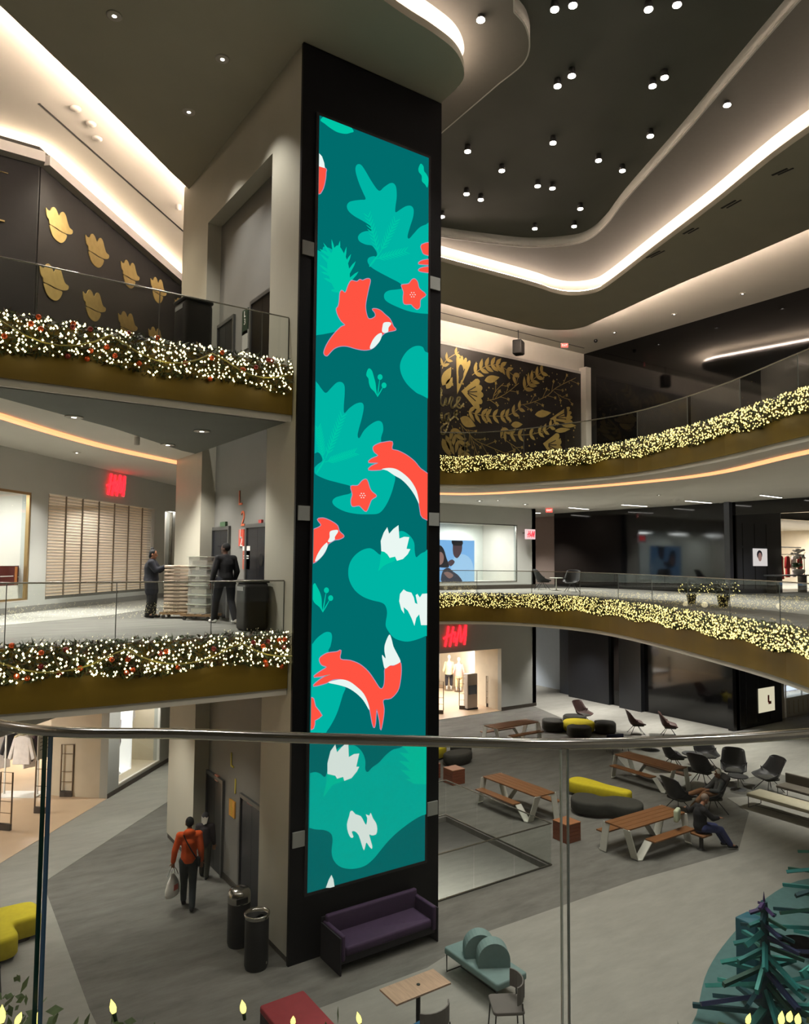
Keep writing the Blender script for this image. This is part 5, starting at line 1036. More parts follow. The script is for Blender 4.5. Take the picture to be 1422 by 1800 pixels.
# right ground-floor shop
K3 = lambda x, z, d: FK(x, z, d)
mannequin(G(789, 1214), math.pi-.6, 'mannequin in a cream top, deep in the right ground-floor shop', CL['cream'], CL['dark'], s=1.1)
mannequin(G(806, 1216), math.pi-.6, 'mannequin in a pink top beside the grey kiosk of the right shop', CL['pink'], CL['cream'], s=1.05)
mannequin(G(822, 1207), math.pi-.6, 'mannequin in a grey top behind the grey kiosk of the right shop', CL['grey'], CL['plum'], s=1.25)
rail(K3(19.5, 0, -4.2), 0, 'white clothes rail at the back of the right ground-floor shop', 3, 1.8)
for k, (c, lb) in enumerate((('white', 'white shirt at the left end of the rail'), ('plum', 'plum coat beside the white shirt on the rail'), ('dark', 'black coat in the middle of the rail'), ('cream', 'cream shirt right of the black coat on the rail'), ('dark', 'black jacket at the right end of the rail'))): garment(K3(18.3+k*.6, 1.65, -4.2), .9, CL[c], lb+' in the right shop', kind=k % 2, group='clothes on the far rail')
t = thing('kiosk', 'tall grey kiosk with a dark screen at the right ground-floor shop entrance', 'kiosk', K3(23.0, 0, -1.1), 0); mb = MB(); mb.rbox((0, 0, .85), (.62, .3, 1.7), .02); mb.build('body', mat('kiosk_grey', (190, 180, 168), .5), t); mb = MB(); mb.box((0, -.16, .95), (.5, .02, .42)); mb.build('screen', M_BLACK, t); mb = MB(); mb.box((0, 0, .04), (.66, .34, .08)); mb.build('base', M_BLACKM, t)
mb = MB(); mb.bb(18, 29.8, 0, 22.3, 31.5, .18); tag(mb.build('display_platform', mat('white_platform', (230, 228, 224), .4)), 'low white display platform under the mannequins of the right shop', 'platform')
# right middle-level window: picture screen with two smiling people
ad = panel(Frame((0, 27.6, 0), (1, 0, 0), (0, 0, 1)), ((745, 948), (833, 1024)), emis('ad_blue', (120, 176, 226), 1.1), 'advert_screen', 'blue advert screen with two smiling people in the bright shop window', 'screen')
FAd = Frame((0, 27.6, 0), (1, 0, 0), (0, 0, 1)); off = -Vector(ad.location); cK = crop(760, 840, 4.182)
def adfig(nm, pts, m, k, sm=True):
    P = [FAd.px(*q) for q in cK(pts)]; P = [tuple(p) for p in smooth([Vector(p) for p in P], 3, True)] if sm else P; a_, b_ = FAd.px(745, 948), FAd.px(833, 1024)
    P = clip(P, a_[0]+.02, b_[0]-.02, b_[1]+.02, a_[1]-.02)
    if len(P) > 2: mb = MB(); mb.plate(P, FAd, .03+k*.002, .031+k*.002); o = mb.build(nm, m, ad); o.location = off
e1 = emis('ad_pale', (160, 206, 240), 1.0); e2 = emis('ad_hair', (26, 26, 34), .8); e3 = emis('ad_skin', (150, 116, 108), .9); e4 = emis('ad_skin_dark', (86, 66, 74), .8); e5 = emis('ad_dark', (54, 58, 76), .8)
adfig('picture_shirt', [(150, 600), (215, 560), (280, 600), (305, 700), (300, 780), (140, 780)], e1, 1); adfig('picture_head', [(150, 470), (180, 455), (212, 470), (212, 540), (180, 590), (150, 560)], e4, 2); adfig('picture_hair', [(140, 458), (180, 450), (216, 460), (214, 495), (150, 495)], e2, 3)
adfig('picture_hair', [(10, 520), (50, 495), (80, 525), (100, 590), (120, 650), (85, 660), (20, 640)], e2, 4); adfig('picture_head', [(25, 560), (60, 545), (80, 575), (75, 620), (50, 640), (25, 610)], e3, 5); adfig('picture_clothes', [(70, 690), (110, 660), (150, 690), (190, 720), (210, 770), (70, 775)], e5, 6); adfig('picture_hand', [(110, 620), (140, 600), (160, 620), (130, 650)], e4, 7); adfig('picture_hand', [(80, 700), (110, 690), (150, 715), (120, 740)], e3, 8)
# ------------------------------------------------------------------ far right shops
GRV = mat('groove_black', (10, 10, 11), .5)
for z0, z1, lb in ((0, 4.7, 'black groove line on the ground-floor shop panel'), (F2, 9.2, 'black groove line on the middle-level charcoal shop panel')):
    for k, x in enumerate((30.4, 31.35, 32.3)):
        mb = MB(); mb.plate(rect(x, z0+2.1+1.15*0, x+.05, z0+3.1), FC, .0, .012); mb.plate(rect(x, z0+.2, x+.05, z0+2.0), FC, 0, .012)
        if k == 0: mb.plate(rect(x-.5, z0, x-.42, z1), FC, 0, .012)
        struct(mb, 'trim', GRV)
panel(FC, ((1332, 1211), (1361, 1248)), emis('poster_cream', (236, 228, 196), .75), 'lit_poster', 'lit cream poster with a small red motif on the black ground-floor panel', 'poster', parts=((.56, .38, .66, .68, mat('motif_red', (200, 80, 60), .5), 'motif'), (.6, .3, .78, .42, mat('motif_red', (200, 80, 60), .5), 'motif')))
t_ = panel(FC, ((1323, 964), (1348, 995)), emis('poster_white', (232, 226, 222), .8), 'lit_poster', 'lit white poster with a small portrait on the middle-level charcoal panel', 'poster')
FCp = Frame((0, 18.17, 0), (1, 0, 0), (0, 0, 1))
for nm, c, r_, m in (('portrait_hair', (1335, 975), (.22, .2), e2), ('portrait_face', (1335.5, 979), (.15, .2), e3)):
    a = FCp.px(*c); mb = MB(); mb.plate([(a[0]+r_[0]*math.cos(k*.524), a[1]+r_[1]*math.sin(k*.524)) for k in range(12)], FCp, .004 if 'hair' in nm else .007, .005 if 'hair' in nm else .008); o = mb.build(nm, m, t_); o.location = -Vector(t_.location)
t = thing('console_table', 'low grey console table below the white poster on the middle level', 'table', (33.2, 17.75, F2)); mb = MB(); mb.box((0, 0, .80), (3.0, .5, .06)); mb.build('table_top', mat('console_grey', (120, 122, 126), .3), t)
for sx in (-1.3, 1.3): mb = MB(); mb.box((sx, 0, .385), (.06, .4, .77)); mb.build('leg', M_RAIL, t)
t = thing('potted_orchid', 'white orchid in a white bowl on the grey console table', 'plant', (34.2, 17.75, F2+.83)); mb = MB(); mb.lathe([(.0001, 0), (.18, .02), (.28, .16), (.26, .24), (.2, .25)], (0, 0, 0), 16); mb.build('bowl', W_T, t)
mb = MB(); rr = random.Random(5)
for k in range(7): a = rr.uniform(0, 6.28); mb.tube([(0, 0, .2), (.08*math.cos(a), .08*math.sin(a), .6), (.3*math.cos(a), .3*math.sin(a), rr.uniform(.8, 1.05))], .008, 5)
mb.build('stems', mat('stem_green', (70, 100, 50), .6), t); mb = MB()
for k in range(34): a = rr.uniform(0, 6.28); r_ = rr.uniform(.05, .42); mb.ell((r_*math.cos(a), r_*math.sin(a)*.6, rr.uniform(.75, 1.15)), (.075, .075, .05), 8, 5)
o = mb.build('blossoms', mat('orchid_white', (238, 236, 232), .6), t); mb = MB()
for k in range(12): a = rr.uniform(0, 6.28); mb.ell((.12*math.cos(a), .12*math.sin(a), .35+rr.uniform(0, .15)), (.16, .05, .05), 8, 5, Matrix.Rotation(a, 3, 'Z'))
mb.build('leaves', mat('leaf_green', (60, 90, 50), .6), t)
# middle-level far shop: shelf wall and red clothes
mb = MB(); mb.bb(34, 24.2, F2+2.3, 47, 24.6, F2+2.36); mb.bb(34, 24.2, F2+1.6, 47, 24.25, F2+1.62); tag(mb.build('wall_shelf', M_BLACKM), 'thin black shelf rail across the far middle-level shop', 'shelf')
mb = MB(); strokes(mb, Frame((0, 24.4, 0), (1, 0, 0), (0, 0, 1)), [[(42.5+k*.16, F2+1.9+(.05 if k % 2 else -.05)) for k in range(9)]], .05, 0, .02); tag(mb.build('wall_lettering', M_BLACKM), 'small dark illegible lettering on the cream shop wall at the right edge', 'lettering')
rail((37.5, 20.5, F2), 0, 'clothes rail of red and dark garments in the far middle-level shop', 5.2, 1.8, M_BLACKM)
RL = ['red dress at the left end of the far right rail', 'black dress next to the leftmost red dress', 'grey jacket on the far right rail', 'black dress in the middle of the far right rail', 'red dress right of the middle on the far right rail', 'dark red coat beside the right red dress', 'white top near the right end of the far rail', 'red coat at the very right of the far rail']
for k, c in enumerate(('red', 'dark', 'grey', 'dark', 'red', 'red', 'white', 'red')): garment((35.3+k*.62, 20.5, F2+1.66), .2, CL[c], RL[k], kind=3 if k in (0, 1, 3, 4) else 1, s=1.05, group='clothes on the far right rail')
# ground-floor far shop: counters with glass cases and shelves
def counter(loc, label, L=3.2):
    t = thing('display_counter', label, 'counter', loc); mb = MB(); mb.rbox((0, 0, .45), (L, .9, .9), .03); mb.build('base', mat('counter_cream', (216, 210, 194), .4), t)
    mb = MB(); mb.box((0, 0, 1.55), (L, .85, .06)); mb.build('top', W_T, t); mb = MB()
    for x in (-L/2+.03, 0, L/2-.03):
        for y in (-.4, .4): mb.bb(x-.025, y-.025, .9, x+.025, y+.025, 1.55)
    mb.build('posts', W_T, t); mb = MB(); mb.box((0, -.41, 1.22), (L-.1, .01, .6)); mb.build('glass_front', M_SHOP, t)
    mb = MB(); mb.box((0, 0, 1.2), (L-.1, .7, .02)); mb.build('glass_shelf', emis('case_light', (225, 240, 255), 1.2), t); mb = MB()
    for k in range(6): mb.plate(rect(-L/2+.2+k*(L-.4)/6, .15, -L/2+.2+k*(L-.4)/6+.03, .75), Frame((0, -.455, 0), (1, 0, 0), (0, 0, 1)), 0, .01)
    mb.build('slat_grooves', mat('counter_tan', (180, 160, 120), .5), t)
counter((35.6, 18.9, .0), 'bright glass-topped counter at the far right ground-floor shop entrance', 2.9); counter((39.6, 18.9, .0), 'second glass-topped counter further right in the far ground-floor shop', 3.4)
for j, (x, lb) in enumerate(((34.2, 'tall bright product shelf just inside the far right ground-floor shop'), (37.4, 'middle product shelf on the back wall of the far right shop'), (41, 'right product shelf on the back wall of the far right shop'))):
    t = thing('product_shelf', lb, 'shelf', (x, 21.5 if j else 19.6, 0)); w_ = 1.4 if j == 0 else 3.0; mb = MB(); mb.box((0, .2, 1.5), (w_, .04, 3.0)); mb.build('back', emis('shelf_back', (226, 222, 246), .5, base=(.5, .5, .5)), t)
    for k in range(7):
        mb = MB(); mb.box((0, 0, .35+k*.42), (w_, .4, .03)); mb.build('shelf_board', W_T, t); mb = MB()
        for q in range(int(w_/.12)):
            if rr.random() < .75: hh = rr.uniform(.08, .24); mb.box((-w_/2+.08+q*.12, -.05, .365+k*.42+hh/2), (.07, .08, hh))
        o = mb.build('small_products', CL[['dark', 'pink', 'white', 'grey', 'tan', 'dark', 'plum'][k]], t); o['kind'] = 'stuff'
panel(Frame((0, 18.5, 0), (1, 0, 0), (0, 0, 1)), ((1376, 1168), (1389, 1192)), emis('beauty_pink', (236, 150, 130), 1.0), 'lit_poster', 'small pink portrait light box high in the far right ground-floor shop', 'poster')
mb = MB(); mb.plate(rect(33.3, 0, 33.9, 3.2), FC, -.3, -.2); struct(mb, 'wall_right', M_CREAM)
# ------------------------------------------------------------------ furniture on the ground floor
M_WOOD = wood('table_wood', (118, 78, 44)); M_LEGW = mat('white_steel', (206, 206, 196), .4, var=.02)
def bent(mb, pts, w, th=.012):                     # flat steel band following a path in the x-z plane, wide along y
    P = [Vector((p[0], 0, p[1])) for p in pts]
    for i in range(len(P)-1):
        a, b = P[i], P[i+1]; t = (b-a).normalized(); n = Vector((-t.z, 0, t.x))*th
        vs = [a+Vector((0, s*w/2, 0))+n*k for s in (-1, 1) for k in (-1, 1)]+[b+Vector((0, s*w/2, 0))+n*k for s in (-1, 1) for k in (-1, 1)]
        mb.add(vs, [(0, 1, 3, 2), (4, 6, 7, 5), (0, 4, 5, 1), (2, 3, 7, 6), (0, 2, 6, 4), (1, 5, 7, 3)])
def bent2(mb, pts, w, th=.011):                    # flat steel band through (x, y, z) points, wide along x
    P = [Vector(p) for p in pts]
    for i in range(len(P)-1):
        a, b = P[i], P[i+1]; t = (b-a).normalized(); n = t.cross(Vector((1, 0, 0))).normalized()*th
        vs = [q+Vector((s*w/2, 0, 0))+n*k for q in (a, b) for s in (-1, 1) for k in (-1, 1)]
        mb.add(vs, [(0, 1, 3, 2), (4, 6, 7, 5), (0, 4, 5, 1), (2, 3, 7, 6), (0, 2, 6, 4), (1, 5, 7, 3)])
def picnic(loc, rz, label, m=1):                   # long axis y; every bench hangs between a V-bent band and a plain leg
    t = thing('picnic_table', label, 'table', loc, rz)
    mb = MB()
    for k in range(4): mb.box((-.27+k*.18, 0, .73), (.172, 2.25, .035))
    mb.build('table_top', M_WOOD, t, bevel=.004)
    for s in (-1, 1):
        mb = MB(); mb.box((s*.55, s*m*-.25, .43), (.28, 1.62, .035)) ; mb.build('bench_seat', M_WOOD, t, bevel=.004)
        mb = MB(); bent2(mb, [(s*.30, s*m*1.12, .735), (s*.36, s*m*.90, .02), (s*.40, s*m*.80, .02), (s*.50, s*m*.56, .41)], .21); mb.build('leg', M_LEGW, t)
        mb = MB(); bent2(mb, [(s*.32, -s*m*1.10, .735), (s*.42, -s*m*1.13, .02), (s*.50, -s*m*1.06, .02)], .20); mb.build('leg', M_LEGW, t)
    mb = MB(); mb.box((0, 0, .69), (.06, 2.0, .04)); mb.build('under_beam', M_LEGW, t)
    return t
picnic((14.95, 15.98, 0), 0, 'wood and white picnic table left of the handrail joint, by the stair railing', 1); picnic((20.3, 15.5, 0), 0, 'wood and white picnic table in front of the lounge chairs')
picnic((15.8, 12.2, 0), math.pi/2, 'wood and white picnic table where a person in black leans', -1); picnic((20.2, 21.9, 0), math.pi/2, 'far wood and white picnic table before the lit shop opening', -1)
M_CUBE = wood('cube_wood', (120, 66, 42)); M_CUBET = wood('cube_top', (150, 100, 66))
def cube(loc, label, s=.5):
    t = thing('cube_stool', label, 'stool', loc, 0); mb = MB()
    for k in range(5): mb.box((0, 0, .045+k*.088), (s, s, .084))
    mb.build('body', M_CUBE, t, bevel=.004); mb = MB(); mb.box((0, 0, .46), (s+.01, s+.01, .03)); mb.build('seat', M_CUBET, t, bevel=.004)
cube((14.5, 13.66, 0), 'wooden cube stool beside the near picnic table, behind the handrail joint'); cube((15.05, 19.05, 0), 'wooden cube stool nearest the stair railing of the row by the pier'); cube((14.75, 19.95, 0), 'wooden cube stool in the middle of the row by the pier'); cube((14.9, 20.85, 0), 'wooden cube stool furthest back in the row by the pier')
def cushion(outline, z0, z1, name, m, parent, r=.07, n=5):
    P = [Vector(p) for p in smooth([Vector((p[0], p[1])) for p in outline], n, True)]; L = len(P)
    ar = sum(P[i-1].x*P[i].y-P[i].x*P[i-1].y for i in range(L)); sg = 1 if ar > 0 else -1
    def inset(d):
        o = []
        for i in range(L):
            t = (P[(i+1) % L]-P[i-1]); t = t.normalized() if t.length > 1e-6 else Vector((1, 0)); o.append(P[i]+Vector((-t.y, t.x))*sg*d)
        return o
    rings = [(0.03, z0), (0, z0+.04), (0, z1-r), (r*.13, z1-r*.5), (r*.5, z1-r*.13), (r, z1)]
    vs = []; fs = []
    for d, z in rings: vs += [(q.x, q.y, z) for q in inset(d)]
    for k in range(len(rings)-1):
        for i in range(L): fs.append((k*L+i, k*L+(i+1) % L, (k+1)*L+(i+1) % L, (k+1)*L+i))
    mb = MB(); mb.add(vs, fs, True); top = vs[-L:]; tr = tessellate_polygon([[Vector((p[0], p[1], 0)) for p in top]]); mb.add(top, [tuple(x) for x in tr], True)
    return mb.build(name, m, parent)
M_YEL = mat('yellow_felt', (196, 180, 22), .85, var=.06, vscale=10); M_CHAR = mat('charcoal_felt', (50, 50, 44), .9, var=.12, vscale=10); M_PBASE = mat('pouf_base', (40, 28, 24), .7)
def pouf(loc, rz, label, outline, m, h=.43, grp=None, nm='pouf'):
    t = thing(nm, label, 'pouf', loc, rz, grp); cushion(outline, .08, h, 'seat_cushion', m, t)
    c = [(p[0]*.85, p[1]*.85) for p in outline]; mb = MB(); mb.prism([tuple(q) for q in smooth([Vector(p) for p in c], 4, True)], 0, .09); mb.build('plinth', M_PBASE, t); return t
ell_ = lambda a, b, n=10, ph=0: [(a*math.cos(ph+2*math.pi*k/n), b*math.sin(ph+2*math.pi*k/n)) for k in range(n)]
pouf((23.9, 21.8, 0), .2, 'yellow pouf in the middle of four charcoal ones, far right of the display', ell_(.66, .66, 8), M_YEL)
for k, (a, lb) in enumerate(((.9, 'charcoal pouf right of the far yellow one, at the back'), (2.4, 'charcoal pouf left of the far yellow one, at the back'), (3.9, 'charcoal pouf left of the far yellow one, in front'), (5.5, 'charcoal pouf right of the far yellow one, in front'))):
    pouf((23.9+1.04*math.cos(a), 21.8+1.04*math.sin(a), 0), a, lb, [(-.38, -.3), (-.30, 0), (-.38, .3), (0, .50), (.4, .35), (.48, 0), (.4, -.35), (0, -.5)], M_CHAR, .45)
pouf((16.2, 21.9, 0), .4, 'yellow pouf next to the black pier edge', ell_(.7, .55, 8), M_YEL, .45); pouf((16.6, 20.8, 0), .2, 'charcoal pouf in front of the yellow one by the pier edge', ell_(.65, .4, 8), M_CHAR, .38); pouf((17.5, 21.75, 0), 1.0, 'charcoal pouf right of the yellow one by the pier edge', ell_(.55, .4, 8), M_CHAR, .40)
pouf((17.75, 15.4, 0), -1.35, 'long yellow pouf between the two middle picnic tables', [(-1.0, .05), (-.85, .33), (-.4, .34), (.2, .22), (.9, .2), (1.02, 0), (.9, -.2), (.2, -.24), (-.5, -.32), (-.9, -.26)], M_YEL, .43)
pouf((16.85, 14.35, 0), -.95, 'dark charcoal cloud-shaped pouf in front of the long yellow one', [(-1.0, 0), (-.85, .42), (-.45, .48), (-.15, .32), (.2, .5), (.7, .48), (.98, .2), (.95, -.25), (.6, -.5), (.15, -.36), (-.3, -.52), (-.8, -.42)], M_CHAR, .41)
pouf((1.35, 15.9, 0), 0, 'large yellow L-shaped pouf at the lower left picture edge', [(-1.2, .62), (0, .55), (.55, .55), (1.05, .5), (1.15, .1), (1.1, -.2), (.8, -.27), (.66, -.33), (.68, -.75), (.5, -.9), (0, -.9), (-1.2, -.9)], M_YEL, .44)
# shell lounge chairs
M_SHELL = mat('black_shell', (26, 26, 28), .5, var=.06); M_SHELLG = mat('grey_shell', (66, 68, 70), .6, var=.06); M_BRN = mat('brown_shell', (62, 36, 30), .6)
def shell_bm(w=.74, back=.62, seat=.5):
    prof = [(-seat, .40), (-seat*.85, .375), (-seat*.4, .35), (-.05, .36), (.08, .44), (.14, .58), (.19, .75), (.235, .9), (.25, .36+back)]
    P = smooth([Vector((a, 0, b)) for a, b in prof], 3); mb = MB(); nu = 11; vs = []
    for i, p in enumerate(P):
        v = i/(len(P)-1); ww = w/2*(1-.18*abs(v-.45)*2*(1 if v > .45 else .4)); curl = .24*math.exp(-((v-.45)/.28)**2)+.05
        for j in range(nu):
            u = -1+2*j/(nu-1); t_ = P[min(i+1, len(P)-1)]-P[max(i-1, 0)]; t_.normalize(); nrm = Vector((-t_.z, 0, t_.x))
            if v > .9: pz = -.05*u**4
            else: pz = 0
            vs.append(Vector((p.x, u*ww, p.z+pz))+nrm*curl*abs(u)**2.6)
    n = len(P); mb.add(vs, [(i*nu+j, i*nu+j+1, (i+1)*nu+j+1, (i+1)*nu+j) for i in range(n-1) for j in range(nu-1)], True); return mb
def make_lounge(label, m, loc, rz, legs=True, pad=True, w=.74):
    t = thing('lounge_chair', label, 'chair', loc, rz); o = shell_bm(w).build('shell', m, t); sd = o.modifiers.new('thick', 'SOLIDIFY'); sd.thickness = .022; sd.offset = 0
    mb = MB(); mb.rbox((-.2, 0, .385), (.46, w*.72, .06), .08); mb.build('seat_pad', M_CHAR if m is not M_SHELLG else M_SHELLG, t)
    for sx, sy in ((-1, -1), (-1, 1), (1, -1), (1, 1)): mb = MB(); mb.tube([(-.15+sx*.08, sy*.08, .33), (-.15+sx*.3, sy*.28, 0)], .012, 7); mb.build('leg', M_HOUS, t)
    return t
ch0 = make_lounge('black shell chair left of the round table, seen from the side', M_SHELL, (22.25, 16.2, 0), 2.6)
LCH = [((23.6, 15.75), 1.0, 'black shell chair behind the round table, largest of the far ones'), ((22.85, 14.15), .55, 'black shell chair facing the camera, between the picnic table and the bench'), ((21.5, 14.5), 3.3, 'black shell chair showing its back above the man in the white cap'), ((23.0, 12.9), -.35, 'black shell chair turned sideways nearest the right white bench'),
       ((18.55, 13.35), 3.0, 'empty black shell chair left of the seated man in the white cap'), ((19.75, 12.75), -.5, 'black shell chair in which the man in the white cap reclines')]
for (x, y), rz, lb in LCH: copy_tree(ch0, (x, y, 0), rz, lb).scale = (1.08,)*3
ch0.scale = (1.08,)*3
make_lounge('brown shell chair far back, its back showing above the handrail', M_BRN, (25.5, 20.3, 0), 2.5); make_lounge('small brown shell chair furthest right above the handrail', M_BRN, (26.3, 19.3, 0), 2.3)
make_lounge('black shell chair on the middle-level balcony beside the bright window', M_SHELL, (25.0, 25.2, F2), 2.7); make_lounge('black shell chair on the middle-level balcony, right of the small table', M_SHELL, (24.9, 23.0, F2), .5)
make_lounge('dark brown shell chair just above the far pouf group', M_BRN, (25.2, 22.9, 0), 1.6)
def round_table(loc, label, r=.36, h=.55, m=None):
    t = thing('round_table', label, 'table', loc); m = m or M_SHELLG; mb = MB(); mb.lathe([(r*.97, h-.03), (r, h-.02), (r, h-.005), (r*.98, h)], (0, 0, 0), 28); mb.build('table_top', m, t)
    mb = MB(); mb.lathe([(.03, .03), (.025, h-.03)], (0, 0, 0), 12); mb.build('pole', M_LEGW, t); mb = MB(); mb.lathe([(r*.8, 0), (r*.78, .015), (.05, .035), (.03, .05)], (0, 0, 0), 24); mb.build('base', M_SHELLG, t)
round_table((22.95, 15.75, 0), 'grey round table between the two far black shell chairs', .34); round_table((22.2, 13.6, 0), 'low dark round table between the black shell chairs', .3, .42, M_SHELL)
round_table((25.0, 24.1, F2), 'small round table between the two balcony chairs', .3, .6, M_LEGW)
t = thing('side_chair', 'low navy chair under the handrail, left of the black shell chairs', 'chair', (22.5, 18.6, 0), -.4); mb = MB(); mb.rbox((0, 0, .40), (.75, .55, .07), .08); mb.build('seat', mat('navy_fabric', (34, 38, 62), .8), t); mb = MB(); mb.rbox((.05, .3, .52), (.7, .07, .22), .03); mb.build('backrest', mat('navy_fabric', (34, 38, 62), .8), t)
for sx in (-1, 1):
    for sy in (-1, 1): mb = MB(); mb.tube([(sx*.28, sy*.2, .37), (sx*.33, sy*.25, 0)], .012, 6); mb.build('leg', M_HOUS, t)
round_table((23.9, 18.2, 0), 'pale low round table behind the navy chair', .45, .35, mat('pale_table', (130, 128, 118), .5))
# benches on thin frames
def frame_bench(loc, rz, label, L, W, mseat, h=.42, slab=.1, frame=M_HOUS):
    t = thing('bench', label, 'bench', loc, rz); mb = MB(); mb.rbox((0, 0, h-slab/2), (W, L, slab), .04); mb.build('seat', mseat, t)
    for sy in (-1, 1):
        mb = MB(); mb.tube([(-W/2+.03, sy*(L/2-.05), h-slab), (-W/2+.03, sy*(L/2-.05), .012), (W/2-.03, sy*(L/2-.05), .012), (W/2-.03, sy*(L/2-.05), h-slab)], .012, 6); mb.build('leg_frame', frame, t)
    mb = MB(); mb.tube([(0, -L/2+.05, .012), (0, L/2-.05, .012)], .01, 6); mb.build('stretcher', frame, t); return t
M_TEAL = mat('pale_teal_fabric', (108, 132, 130), .85, var=.04, vscale=12); M_CREAMF = mat('cream_leather', (186, 180, 156), .5, var=.04)
frame_bench((21.15, 11.3, 0), 0, 'long cream bench on a thin black frame near the right picture edge', 2.4, .72, M_CREAMF); 
b2 = thing('bench', 'dark framed bench with low back behind the cream bench', 'bench', (22.6, 11.5, 0)); mb = MB(); mb.rbox((0, 0, .37), (.6, 1.9, .08), .04); mb.build('seat', mat('taupe_fabric', (96, 90, 80), .8), b2); mb = MB(); mb.rbox((.28, 0, .55), (.06, 1.9, .3), .03); mb.build('backrest', mat('taupe_fabric', (96, 90, 80), .8), b2)
for sy in (-1, 1): mb = MB(); mb.tube([(-.27, sy*.9, .33), (-.27, sy*.9, .012), (.27, sy*.9, .012), (.27, sy*.9, .33)], .012, 6); mb.build('leg_frame', M_HOUS, b2)
tb = frame_bench((8.47, 9.88, 0), 0, 'pale teal bench with two round-topped back cushions in front of the pier', 1.4, .66, M_TEAL, .42, .12)
for k, y in enumerate((.10, -.25)):
    mb = MB(); fr = Frame((0, 0, 0), (0, 1, 0), (0, 0, 1)); pts = [(-.27, 0)]+[(-.27*math.cos(a), .12+.27*math.sin(a)) for a in [math.pi*i/14 for i in range(15)]]+[(.27, 0)]
    fr = Frame((.02+k*.0, y+.05, .42), Vector((.86, -.5, 0)).normalized(), (0, 0, 1)); mb.plate(pts, fr, -.13, .13); mb.build('back_cushion', M_TEAL, tb, bevel=.03)
# purple sofa against the display pier
M_PUR = mat('purple_fabric', (56, 36, 66), .8, var=.1, vscale=10, bump=.2, bscale=80); M_PURD = mat('dark_purple_shell', (24, 20, 28), .7)
t = thing('sofa', 'purple sofa with dark outer shell standing against the black display pier', 'sofa', (7.6, 11.78, 0))
mb = MB(); mb.rbox((0, -.03, .36), (1.86, .62, .16), .05); mb.build('seat_cushion', M_PUR, t); mb = MB(); mb.rbox((0, .29, .52), (2.0, .10, .5), .04); mb.build('backrest', M_PUR, t)
for sx in (-1, 1): mb = MB(); mb.rbox((sx*.985, 0, .44), (.09, .70, .44), .035); mb.build('armrest', M_PUR, t); mb = MB(); mb.box((sx*1.045, 0, .32), (.025, .72, .62)); mb.build('side_panel', M_PURD, t)
mb = MB(); mb.bb(-1.03, -.3, .16, 1.03, .33, .28); mb.build('base', M_PURD, t); mb = MB(); mb.box((0, .355, .42), (2.1, .02, .60)); mb.build('back_panel', M_PURD, t)
# red bench, table, chairs at the bottom
t = thing('bench', 'red cushioned block bench cut by the bottom picture edge', 'bench', (5.12, 9.75, 0)); mb = MB(); mb.rbox((0, 0, .40), (.74, 1.95, .1), .04); mb.build('seat', mat('red_fabric', (140, 48, 54), .8, var=.05), t); mb = MB(); mb.bb(-.36, -.96, 0, .36, .96, .35); mb.build('body', mat('red_bench_side', (50, 40, 42), .7), t)
t = thing('cafe_table', 'wood-topped rectangular table on one dark post at the bottom centre', 'table', (6.7, 9.4, 0)); mb = MB(); mb.box((0, 0, .735), (1.0, .46, .03)); mb.build('table_top', wood('cafe_top', (170, 142, 118)), t, bevel=.004)
mb = MB(); mb.lathe([(.035, .02), (.035, .72)], (0.05, 0, 0), 12); mb.build('post', M_BLACKM, t); mb = MB(); mb.bb(-.2, -.2, 0, .3, .2, .02); mb.build('base', M_BLACKM, t); mb = MB(); mb.lathe([(.03, .0), (.03, .006)], (.05, 0, .751), 12); mb.build('cable_grommet', M_BLACKM, t)
def side_chair(loc, rz, label, ms, mb_):
    t = thing('side_chair', label, 'chair', loc, rz); mb = MB(); mb.rbox((0, 0, .43), (.5, .48, .05), .06); mb.build('seat', ms, t)
    mb = MB(); P = []
    for i in range(9):
        a = math.radians(-70+140*i/8); P.append((.30*math.sin(a), .04+.22*math.cos(a)))
    q = P+[(x*.93, y*.93) for x, y in P[::-1]]; mb.prism(q, .56, .82); mb.build('backrest', mb_, t)
    for sx in (-1, 1):
        for sy in (-1, 1): mb = MB(); mb.tube([(sx*.22, sy*.2, .56 if sy > 0 else .42), (sx*.24, sy*.23, 0)], .011, 6); mb.build('leg', M_HOUS, t)
side_chair((6.75, 9.5-.0, 0), 0, 'x', mat('blue_fabric', (24, 84, 120), .8), M_SHELLG) if 0 else None
side_chair((6.95, 9.95-.0, 0), .25, 'blue-seated chair tucked behind the wood-topped table at the bottom', mat('blue_fabric', (24, 84, 120), .8), mat('blue_fabric', (24, 84, 120), .8)) if 0 else None
side_chair((6.55, 8.85, 0), math.pi+.1, 'blue-seated chair with grey back at the table by the bottom edge', mat('blue_fabric', (24, 84, 120), .8), mat('grey_fabric', (96, 92, 88), .8)); side_chair((7.9, 8.7, 0), -2.1, 'grey chair with a curved back beside the pale teal bench', mat('grey_fabric', (96, 92, 88), .8), mat('grey_fabric', (96, 92, 88), .8))
side_chair((1.35, 14.2, 0), .4, 'black chair just showing at the left edge below the yellow pouf', M_BLACKM, M_BLACKM)
